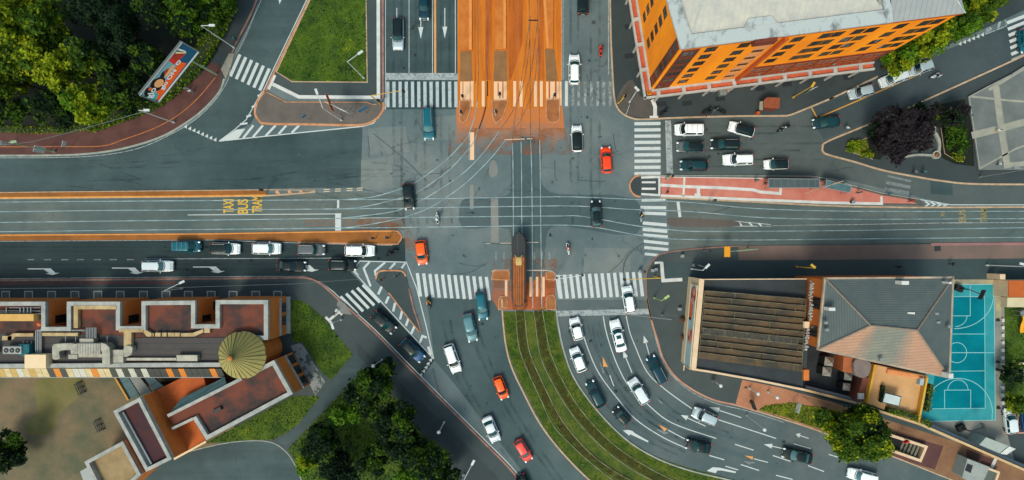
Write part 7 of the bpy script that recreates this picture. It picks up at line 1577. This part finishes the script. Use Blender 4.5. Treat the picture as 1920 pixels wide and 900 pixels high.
pole('street_lamp', 'lamp at the corner of the dark pavement near the hall', 'street lamp', (1296, 504), (1326, 499), 7, WM); pole('street_lamp', 'street lamp left of the piazza lower corner', 'street lamp', (1835, 332), (1905, 315), 10, METAL)
pole('street_lamp', 'yellow-green street lamp below the white ledge of the orange building', 'street lamp', (1486, 183), (1524, 159), 7, YM); pole('street_lamp', 'street lamp at the corner pavement left of the orange building', 'street lamp', (1180, 192), (1194, 167), 8, WM)
pole('street_lamp', 'small round lamp on the pavement of the west lower road', 'street lamp', (343, 541), (342, 529), 5, WM); pole('street_lamp', 'green short lamp beside the pink kerb of the southeast corner', 'street lamp', (1226, 558), (1250, 557), 6, mat('lime_paint', C(170, 200, 120)))
pole('tram_wire_pole', 'tall pole at the signal island with the crossing signal arm of the south tram crossing', 'pole', (1241, 590), (1100, 580), 7, METAL, lamp=False)
def signal_head(t, x, y, z, an=0):
    b = MB().box((x, y, z), (.34, .34, .95), an).build('signal_head', TRIM, t)
    for k, m in enumerate(('signal_red_lens', 'signal_amber_lens', 'signal_green_lens')):
        MB().tube((x+math.cos(an)*.17, y+math.sin(an)*.17, z+.3-.3*k), (x+math.cos(an)*.21, y+math.sin(an)*.21, z+.3-.3*k), .1, n=8).build('lens', mat(m, C(*((120, 20, 20), (120, 90, 20), (20, 130, 70))[k])), b)
def traffic_light(label, base, head=None, h=5.8, m=None, an=0):
    a = Vector(P(*base)); t = thing('traffic_light', label, 'traffic light', (a.x, a.y, .12)); m = m or YM
    if head:
        MB().tube((0, 0, 0), (0, 0, h), .1, .08, n=8).build('pole', m, t); e = Vector(P(head[0], head[1], h))-a; MB().tube((0, 0, h-.1), (e.x, e.y, h+.1), .07, .05, n=6).build('arm', m, t); signal_head(t, e.x, e.y, h-.3, an); signal_head(t, .3, 0, 2.6, an)
    else:
        MB().tube((0, 0, 0), (0, 0, 3.2), .08, n=8).build('pole', m, t); signal_head(t, .2, 0, 2.8, an)
    return t
traffic_light('yellow traffic light with a long arm over the north zebra crossing', (714, 196), (756, 170), m=YM, an=1.57)
traffic_light('yellow traffic light with an arm over the right end of the southeast zebra', (1226, 518), (1171, 524), an=-1.57)
traffic_light('traffic light on the left end kerb of the southeast zebra reaching over it', (1040, 520), (1092, 516), m=WM, an=-1.57)
for b_, lab, an in (((869, 188), 'yellow signal on the left tram island below the platforms', 1.57), ((937, 184), 'dark signal on the middle tram island', 1.57), ((1037, 186), 'grey signal on the right tram island', 1.57), ((720, 523), 'yellow signal on the top left of the hatched island', 0), ((748, 516), 'signal on the top right of the hatched island', 0), ((705, 447), 'signal on the rounded end of the lower median, left', 0), ((731, 446), 'signal on the rounded end of the lower median, right', 0), ((1251, 334), 'yellow signal on the left end of the pink platform', 0),
                    ((1165, 188), 'yellow signal at the rounded corner left of the orange building', 0), ((1200, 508), 'black signal at the kerb by the lower end of the east zebra', 0), ((502, 359), 'green signal at the nose of the upper median', 0), ((1318, 470), 'small signal at the pavement edge right of the east zebra', 0), ((1328, 378), 'small signal beside the platform kerb', 0), ((866, 217), 'white post signal lower on the left tram island', 1.57), ((930, 216), 'white post signal lower on the middle tram island', 1.57)):
    traffic_light(lab, b_, an=an, m=YM if 'yellow' in lab else WM if 'white' in lab else METAL)
def sign(label, base, w, hgt, z, m, an, cat='road sign', name='road_sign', posts=1, z0=.12, pm=None, back=None):
    a = P(*base); t = thing(name, label, cat, (a[0], a[1], z0), an)
    for k in range(posts): yy = 0 if posts == 1 else (-w*.35+.7*w*k/(posts-1)); MB().tube((0, yy, 0), (0, yy, z+hgt*.5), .045, n=6).build('post', pm or METAL, t)
    MB().box((.06, 0, z+hgt/2), (.05, w, hgt)).build('sign_plate', m, t); return t
sign('large white and orange direction sign on the island below the lawn', (648, 214), 3.6, 1.9, 3.2, WM, math.radians(65), posts=2)
t = sign('tall white direction sign board beside the leaning lamp on the island', (636, 206), 2.6, 1.4, 4.0, ORD, math.radians(20), posts=2)
pole('street_lamp', 'street lamp leaning over the white path from the island of signs', 'street lamp', (641, 226), (594, 172), 9, WM)
sign('blue triangular backed sign at the right of the sign island', (689, 212), 1.5, 1.1, 2.2, BLU, math.radians(-60)); sign('small blue sign at the left of the sign island', (582, 225), .7, .7, 2.2, BLU, 2.4); sign('grey forked sign frame in the middle of the sign island', (664, 211), 1.3, .5, 1.8, METAL, 2.2)
sign('white sign with a black figure on the red-brown pavement at the left', (94, 284), 1.0, 2.2, 1.0, WM, -.3); sign('small white sign on the orange cycle line', (138, 274), .9, .8, 1.6, WM, -.2); sign('small pale sign near the left end of the orange cycle line', (27, 273), .7, 1.1, 1.4, WM, 0)
t = pole('bus_stop_pole', 'green pole holding an orange sign above the hall pavement', 'pole', (1400, 467), (1380, 471), 5, GREEN, lamp=False); a = Vector(P(1363, 472, 3.5))-Vector(t.location[:2]); MB().box((a.x, a.y, 3.5), (.9, 1.6, .12)).build('orange_sign', mat('amber_panel', C(236, 158, 30)), t); MB().tube((0, 0, 3.4), (a.x, a.y, 3.4), .04, n=6).build('bracket', GREEN, t)
sign('white board sign standing at the corner pavement left of the orange building', (1174, 209), 1.5, .8, .9, WM, -.35, 'barrier board', 'barrier_board', 3); t = thing('yellow_rail', 'short yellow guard rail at the rounded corner left of the orange building', 'guard rail', (*P(1163, 190), .12)); MB().tube((-.5, -.6, .9), (.6, .5, .9), .07, n=6).build('rail', YM, t); [MB().tube((x, x*.9, 0), (x, x*.9, .9), .05, n=6).build('post', YM, t) for x in (-.45, .5)]
sign('white square sign by the yellow-green lamp below the orange building', (1509, 176), 1.1, .9, 2.6, WHITESTONE, 2.0); sign('white notice on the pavement near the southeast corner', (1310, 499), .9, .9, .9, WM, 1.2); sign('small white post sign at the northeast pavement corner', (1275, 480), .4, .5, .8, WM, 0)
t = sign('orange and white advertising panel in the grass strip', (1484, 757), 1.6, 1.4, 1.6, WM, math.radians(-15), 'advertising panel', 'poster_stand', 2); MB().box((.095, -.45, 2.3), (.02, .6, 1.3)).build('orange_print', ORD, t)
t = thing('information_stand', 'black information stand with two panels at the start of the grass strip', 'information stand', (*P(1405, 754), .12), math.radians(-70))
MB().tube((0, 0, 0), (0, 0, 2.4), .07, n=6).build('post', TRIM, t); MB().box((0, 0, 1.7), (1.4, .3, 1.3)).build('panel', TRIM, t); MB().box((0, .16, 1.7), (.5, .02, 1.0)).build('screen', CGL, t)
# brown kiosk
kx = P(1446, 193, 2.4); t = thing('brown_kiosk', 'brown roofed newsstand with a pale awning on the pavement below the orange building', 'kiosk', (kx[0], kx[1], .12), -.05)
MB().prism([(-1.1, -.75), (1.2, -.75), (1.2, .75), (-.6, .75), (-1.1, .4)], 0, 2.2).build('wall', BRN, t); MB().prism([(-1.15, -.8), (1.3, -.8), (1.3, .85), (-.65, .85), (-1.15, .45)], 2.2, 2.36, bot=True).build('roof', mat('terracotta_roof', C(160, 84, 52), C(140, 72, 46), 1.5), t); MB().prism([(-1.7, -1.1), (-1.15, -1.1), (-1.15, .3), (-1.7, .2)], 1.9, 2.0, bot=True).build('awning', mat('sage_awning', C(150, 152, 132)), t); MB().box((-1.45, -1.3, .5), (.5, .4, 1.0)).build('crate_rack', ORD, t)
for x, y, m, lab in ((1444, 202, 'teal', 'person in teal buying at the brown newsstand'),): person(x+4, y+3, 1.6, 'teal', 'dark', lab, group='people on foot')
# shelters
SG = bands('grey_glass_roof', C(70, 86, 90), C(104, 112, 110), .95, 0, .10, .35, C(84, 98, 100), bump=.2)
def shelter(px4, h, m, label):
    q = PP(px4, h); c = (sum(p[0] for p in q)/4, sum(p[1] for p in q)/4); t = thing('platform_shelter', label, 'shelter', (c[0], c[1], .12), 0, 'glass roofed shelters on the pink platform'); q = [(p[0]-c[0], p[1]-c[1]) for p in q]
    MB().prism(q, h-.12, h-.04, bot=True).build('glass_roof', m, t); MB().ribbon(q, .1, h-.16, h, True).build('roof_frame', METAL, t)
    for i in range(4):
        a = Vector(q[i])*.92; MB().tube((a.x, a.y, 0), (a.x, a.y, h-.14), .05, n=6).build('post', METAL, t)
    a, b_ = Vector(q[0])*.9, Vector(q[1])*.9; MB().ribbon([tuple(a), tuple(b_)], .03, .4, 2.1).build('back_glass', CGL, t)
    c2 = (Vector(q[0])+Vector(q[1])+Vector(q[2])+Vector(q[3]))/4; d = (Vector(q[1])-Vector(q[0])).normalized(); MB().box((c2.x, c2.y, .42), ((Vector(q[1])-Vector(q[0])).length*.7, .35, .06), math.atan2(d.y, d.x)).build('bench_seat', METAL, t); return t
shelter([(1441, 335), (1536, 336), (1536, 352), (1441, 352)], 2.8, SG, 'long grey ribbed glass shelter on the pink platform'); shelter([(1549, 337), (1596, 349), (1593, 361), (1548, 352)], 2.8, mat('teal_glass_roof', C(72, 108, 114), C(92, 124, 128), 2, rough=.3), 'short teal glass shelter right of the long one on the pink platform')
pole('tram_wire_pole', 'pale pole leaning over the pink platform between the two shelters', 'pole', (1546, 347), (1508, 363), 6, KERB_T, lamp=False)
for x, y, lab in ((1250, 335, 'round black litter bin at the left tip of the pink platform'), (1595, 379, 'dark litter bin on the white edge line of the pink platform'), (1199, 508, 'black bin beside the southeast corner kerb'), (1443, 338, 'dark bin at the left end of the long shelter')):
    a = P(x, y); t = thing('litter_bin', lab, 'litter bin', (a[0], a[1], .13)); MB().tube((0, 0, 0), (0, 0, .85), .24, .28, n=12).build('bin_body', TRIM, t); MB().tube((0, 0, .85), (0, 0, .92), .3, .2, n=12).build('lid', METAL, t)
b = 0
for x, y, lab in ((1223, 507, 'pale bollard by the L shaped paving mark, left'), (1229, 505, 'pale bollard by the L shaped paving mark, right'), (1273, 579, 'pale utility box on the pavement left of the hall'), (1278, 480, 'pale utility box near the pink kerb of the corner')):
    a = P(x, y); t = thing('utility_box', lab, 'utility box', (a[0], a[1], .12)); MB().box((0, 0, .35), (.42, .42, .7)).build('casing', WHITESTONE, t); MB().box((0, 0, .72), (.46, .46, .05)).build('lid', METAL, t)
for x, y, r, lab in ((1278, 599, 6, 'round rust-red planter on the pavement left of the hall, upper'), (1280, 632, 6, 'round rust-red planter on the pavement left of the hall, lower')):
    a = P(x, y); t = thing('planter', lab, 'planter', (a[0], a[1], .12)); MB().tube((0, 0, 0), (0, 0, .45), .4, .46, n=14).build('pot', mat('rust_pot', C(130, 70, 58)), t); MB().ball((0, 0, .5), (.4, .4, .25), 10).build('planting', mat('brown_planting', C(84, 60, 46), C(60, 70, 40), 6), t, smooth=True)
# ================================================================== advertising hoarding
q0, q1_ = Vector(P(297, 192, 9.0)), Vector(P(373, 97, 9.0)); bd = q1_-q0; bl_ = bd.length; bd /= bl_; bn_ = Vector((bd.y, -bd.x)); BH = 4.3
hb = Vector(P(407, 140)); ho_ = thing('advertising_hoarding', 'large colourful advertising hoarding on a green pole in front of the wood', 'billboard', (hb.x, hb.y, .12), 0)
def hq(u, v, o=0.): p = q0+bd*u+bn_*o; return (p.x, p.y, 9+v)
def hm(faces, name, mats, parent=ho_):
    b = MB()
    for pts, mi in faces: b.face(pts, mi)
    return b.build(name, mats, parent, world=True)
b = MB(); b.prism([tuple(q0), tuple(q1_), tuple(q1_-bn_*.35), tuple(q0-bn_*.35)], 9, 9+BH, bot=True); b.build('board', mat('board_back', C(96, 104, 104)), ho_, world=True)
AD = [mat('ad_blue', C(22, 84, 116, .95)), mat('ad_orange', C(250, 96, 24, .95)), mat('ad_pale_blue', C(120, 168, 180, .95)), mat('ad_red', C(214, 50, 40, .95)), mat('ad_skin', C(238, 168, 112, .95)), mat('ad_black', C(18, 20, 26, .95)), mat('ad_white', C(232, 234, 232, .95)), mat('ad_teal', C(60, 170, 176, .95)), mat('ad_cream', C(238, 214, 150, .95)), mat('ad_brick', C(168, 52, 40, .95))]
U = lambda f: f*bl_; V = lambda f: f*BH
ell = lambda cu, cv, ru, rv, o, n=14, w=0: [hq(U(cu)+ru*math.cos(2*math.pi*k/n)*(1+w*math.sin(3*k)), V(cv)+rv*math.sin(2*math.pi*k/n)*(1+w*math.cos(2*k)), o) for k in range(n)]
F = [([hq(0, 0, .02), hq(bl_, 0, .02), hq(bl_, BH, .02), hq(0, BH, .02)], 0),
     ([hq(U(.02), V(.08), .026), hq(U(.75), V(.14), .026), hq(U(.72), V(.5), .026), hq(U(.3), V(.62), .026), hq(U(.06), V(.5), .026)], 1),
     ([hq(U(.0), V(.5), .029), hq(U(.25), V(.4), .029), hq(U(.75), V(.5), .029), hq(U(.72), V(.97), .029), hq(U(.02), V(.97), .029)], 2),
     ([hq(U(.01), V(.2), .031), hq(U(.14), V(.3), .031), hq(U(.12), V(.45), .031), hq(U(.01), V(.5), .031)], 7),
     (ell(.26, .66, 1.25, 1.25, .033, w=.12), 5), (ell(.11, .74, .9, .9, .0335, w=.12), 5), (ell(.44, .72, .8, .5, .034, w=.1), 5), (ell(.285, .62, .72, .85, .037), 4), (ell(.52, .60, 1.1, .35, .035, w=.15), 4), (ell(.50, .72, .5, .3, .036, w=.1), 9),
     ([hq(U(.64), V(.62), .038), hq(U(.86), V(.50), .038), hq(U(.78), V(.95), .038), hq(U(.66), V(.97), .038)], 3), ([hq(U(.70), V(.66), .040), hq(U(.87), V(.52), .040), hq(U(.80), V(.97), .040), hq(U(.74), V(.97), .040)], 9),
     ([hq(U(.80), V(.92), .042), hq(U(.88), V(.50), .042), hq(U(.895), V(.52), .042), hq(U(.83), V(.95), .042)], 8), ([hq(U(.86), V(.95), .044), hq(U(.895), V(.55), .044), hq(U(.91), V(.57), .044), hq(U(.89), V(.95), .044)], 6),
     ([hq(U(.0), V(.0), .046), hq(bl_, V(.0), .046), hq(bl_, V(.07), .046), hq(0, V(.07), .046)], 6), (ell(.15, .80, .28, .28, .046), 1)]
hm(F, 'printed_poster', AD)
b = MB()
for a, c in ((hq(0, 0, .05), hq(bl_, 0, .05)), (hq(0, BH, .05), hq(bl_, BH, .05)), (hq(0, 0, .05), hq(0, BH, .05)), (hq(bl_, 0, .05), hq(bl_, BH, .05))): b.tube(a, c, .09, n=6)
b.build('frame', METAL, ho_, world=True)
def hoard_text(txt, u, v, size, ang=0):
    me = text_mesh(txt, size, 0, .03); ca, sa = math.cos(ang), math.sin(ang)
    for w_ in me.vertices:
        x, y = w_.co.x*ca-w_.co.y*sa, w_.co.x*sa+w_.co.y*ca; p = hq(U(u)+x, V(v)+y, .055); w_.co = (p[0]-hb.x, p[1]-hb.y, p[2]-.12)
    me.materials.clear(); me.materials.append(AD[6]); o = bpy.data.objects.new('lettering', me); COL.objects.link(o); o.parent = ho_
hoard_text('glo', .10, .62, 1.5, .3); hoard_text('glo ON', .40, .37, 1.15, .1); hoard_text('O', .70, .50, 1.0, .1)
MB().tube((0, 0, 0), (0, 0, 8.9), .16, .13, n=10).build('pole', GREEN, ho_); e = (q0.lerp(q1_, .82)-hb); MB().tube((0, 0, 8.8), (e.x, e.y, 9.1), .15, n=8).build('arm', GREEN, ho_)
# wires
def wire(pts, label, hgt, r=.028):
    b = MB(); q = [(*P(x, y, h_), h_) for (x, y), h_ in zip(pts, hgt)]
    for A, B in zip(q, q[1:]):
        n = 6; last = A
        for k in range(1, n+1): t = k/n; p = (A[0]+(B[0]-A[0])*t, A[1]+(B[1]-A[1])*t, A[2]+(B[2]-A[2])*t-.5*math.sin(math.pi*t)*.6); b.tube(last, p, r, n=4, cap=False); last = p
    o = b.build('overhead_wire', mat('wire_metal', C(120, 130, 128), metal=.3), None); tag(o, label, 'wire')
wire([(-60, 276), (60, 266), (270, 209)], 'overhead wire running from the left edge to the lamp by the hoarding', (7.5, 7.5, 7.5), .04)
wire([(560, 532), (705, 521)], 'overhead wire from the school corner to the hatched island signal', (5, 3)); wire([(0, 541), (340, 539), (560, 532)], 'overhead wire above the dark pavement strip beside the school', (5, 5, 5)); wire([(1241, 590), (1270, 592)], 'short wire above the pink kerb of the southeast corner', (6, 5))
for x, h_, lab in ((970, 6.1, 'tram contact wire above the left vertical track'), (1005, 6.1, 'tram contact wire above the right vertical track')):
    wire([(x, -60), (x, 200), (x, 440), (x+3, 585)], lab, (h_,)*4, .018)
b = MB(); A = (*P(991, 38, 6), 6); B = (*P(1009, 38, 6), 6); b.tube(A, B, .1, n=5); tag(b.build('wire_spreader', TRIM), 'dark spreader bar across the wires over the orange tram bed', 'wire spreader')
# ================================================================== tram
tx, ty = P(972.5, 506, 3); tram = thing('tram', 'old single tram with an orange ribbed roof and dark front leaving the south crossing', 'tram', (tx, ty, 0), math.pi/2)
TL, TW = 11.6, 2.25; TO = mat('tram_orange', C(168, 92, 38), C(122, 68, 32), .8, obj=True, fine=.15); TD = mat('tram_dark_grey', C(46, 48, 50), rough=.5)
def tring(s, w, nose=1.6):
    hl, hw = TL/2*s, TW/2*w; return [(hl-nose, -hw), (hl-.7, -hw*.86), (hl-.15, -hw*.5), (hl, 0), (hl-.15, hw*.5), (hl-.7, hw*.86), (hl-nose, hw), (-hl+nose, hw), (-hl+.7, hw*.86), (-hl+.15, hw*.5), (-hl, 0), (-hl+.15, -hw*.5), (-hl+.7, -hw*.86), (-hl+nose, -hw)]
MB().prism(tring(1, 1), .35, 1.5, bot=True).build('body', TO, tram); MB().prism(tring(.99, .97), 1.5, 2.45).build('window_band', CGL, tram)
b = MB()
for k in range(11):
    x = -4+k*.8
    for s_ in (-1, 1): b.box((x, s_*TW*.49, 1.98), (.12, .06, .95))
b.build('window_post', TO, tram)
MB().prism(tring(.995, .99), 2.45, 2.62, bot=True).build('roof_edge', TD, tram); MB().prism(tring(.965, .80), 2.62, 2.86).build('roof', TO, tram)
b = MB(); b.prism([(x if x > 2.0 else 2.0, y) for x, y in tring(.985, .90)], 2.6, 2.95); b.build('front_roof', TD, tram)
b = MB()
for yy in (-.72, -.3, 0.0, .3, .72): b.box((-1.6, yy, 2.89), (7.6, .07, .07))
b.build('roof_rib', mat('pale_orange_rib', C(196, 124, 70)), tram)
b = MB(); B0 = (2.0, 0, 3.0)
for s_ in (-1, 1): b.tube((1.1, s_*.2, 2.9), (2.3, s_*.55, 3.7), .035, n=5); b.tube((2.3, s_*.55, 3.7), (1.6, 0, 4.3), .03, n=5); b.tube((1.1, s_*.55, 2.92), (2.0, s_*.15, 3.4), .03, n=5)
b.tube((1.6, -.75, 4.35), (1.6, .75, 4.35), .04, n=5); b.box((1.3, 0, 2.95), (1.2, .9, .1)); b.build('pantograph', mat('yellow_brass', C(214, 180, 110), rough=.4), tram)
MB().prism([(-TL/2-.55, -1.05), (-TL/2+.7, -1.15), (-TL/2+.25, -.6), (-TL/2, 0), (-TL/2+.25, .6), (-TL/2+.7, 1.15), (-TL/2-.55, 1.05)], .35, .8).build('rear_bumper', TO, tram)
for x in (-3.4, -2.2, 2.2, 3.4):
    for s_ in (-1, 1): MB().tube((x, s_*.68, .34), (x, s_*.80, .34), .33, n=14).build('wheel', TRIM, tram)
MB().ball((TL/2-.02, 0, 1.1), (.08, .14, .14), 8).build('headlight', HLM, tram)
# ================================================================== camera and light
cam = bpy.data.cameras.new('camera'); co = bpy.data.objects.new('camera', cam); COL.objects.link(co); SC.camera = co
co.location = (0, 0, H); cam.sensor_width = 36; cam.lens = 36*H/(1920*S); cam.shift_x = -(NX-960)/1920; cam.shift_y = (NY-450)/1920; cam.clip_end = 3000; cam.clip_start = .5
wd_ = bpy.data.worlds.new('World'); SC.world = wd_; wd_.use_nodes = True; N = wd_.node_tree.nodes; Lk = wd_.node_tree.links
EL, AZ = math.radians(55), math.radians(205)   # compass azimuth, clockwise from +y (top of the picture)
sky = N.new('ShaderNodeTexSky'); sky.sky_type = 'NISHITA'; sky.sun_disc = False; sky.sun_elevation = EL; sky.sun_rotation = AZ; sky.air_density = 1.4; sky.dust_density = 2.5; sky.ozone_density = 1.0
tn = N.new('ShaderNodeMix'); tn.data_type = 'RGBA'; tn.blend_type = 'MULTIPLY'; tn.inputs['Factor'].default_value = 1; tn.inputs['B'].default_value = (.98, 1.03, .88, 1); Lk.new(sky.outputs[0], tn.inputs['A']); Lk.new(tn.outputs['Result'], N['Background'].inputs[0]); N['Background'].inputs[1].default_value = .14
sl_ = bpy.data.lights.new('sun', 'SUN'); so = bpy.data.objects.new('sun', sl_); COL.objects.link(so); sl_.energy = 1.55; sl_.angle = math.radians(18); sl_.color = (1, .93, .82)
sd = Vector((math.sin(AZ)*math.cos(EL), math.cos(AZ)*math.cos(EL), math.sin(EL))); so.rotation_euler = (-sd).to_track_quat('-Z', 'Y').to_euler()
so.location = (0, 0, 60)
SC.view_settings.view_transform = 'Standard'; SC.view_settings.look = 'None'; SC.view_settings.gamma = 1; SC.view_settings.exposure = 0.78
SC.render.engine = 'CYCLES'; SC.cycles.use_denoising = True; SC.cycles.max_bounces = 6
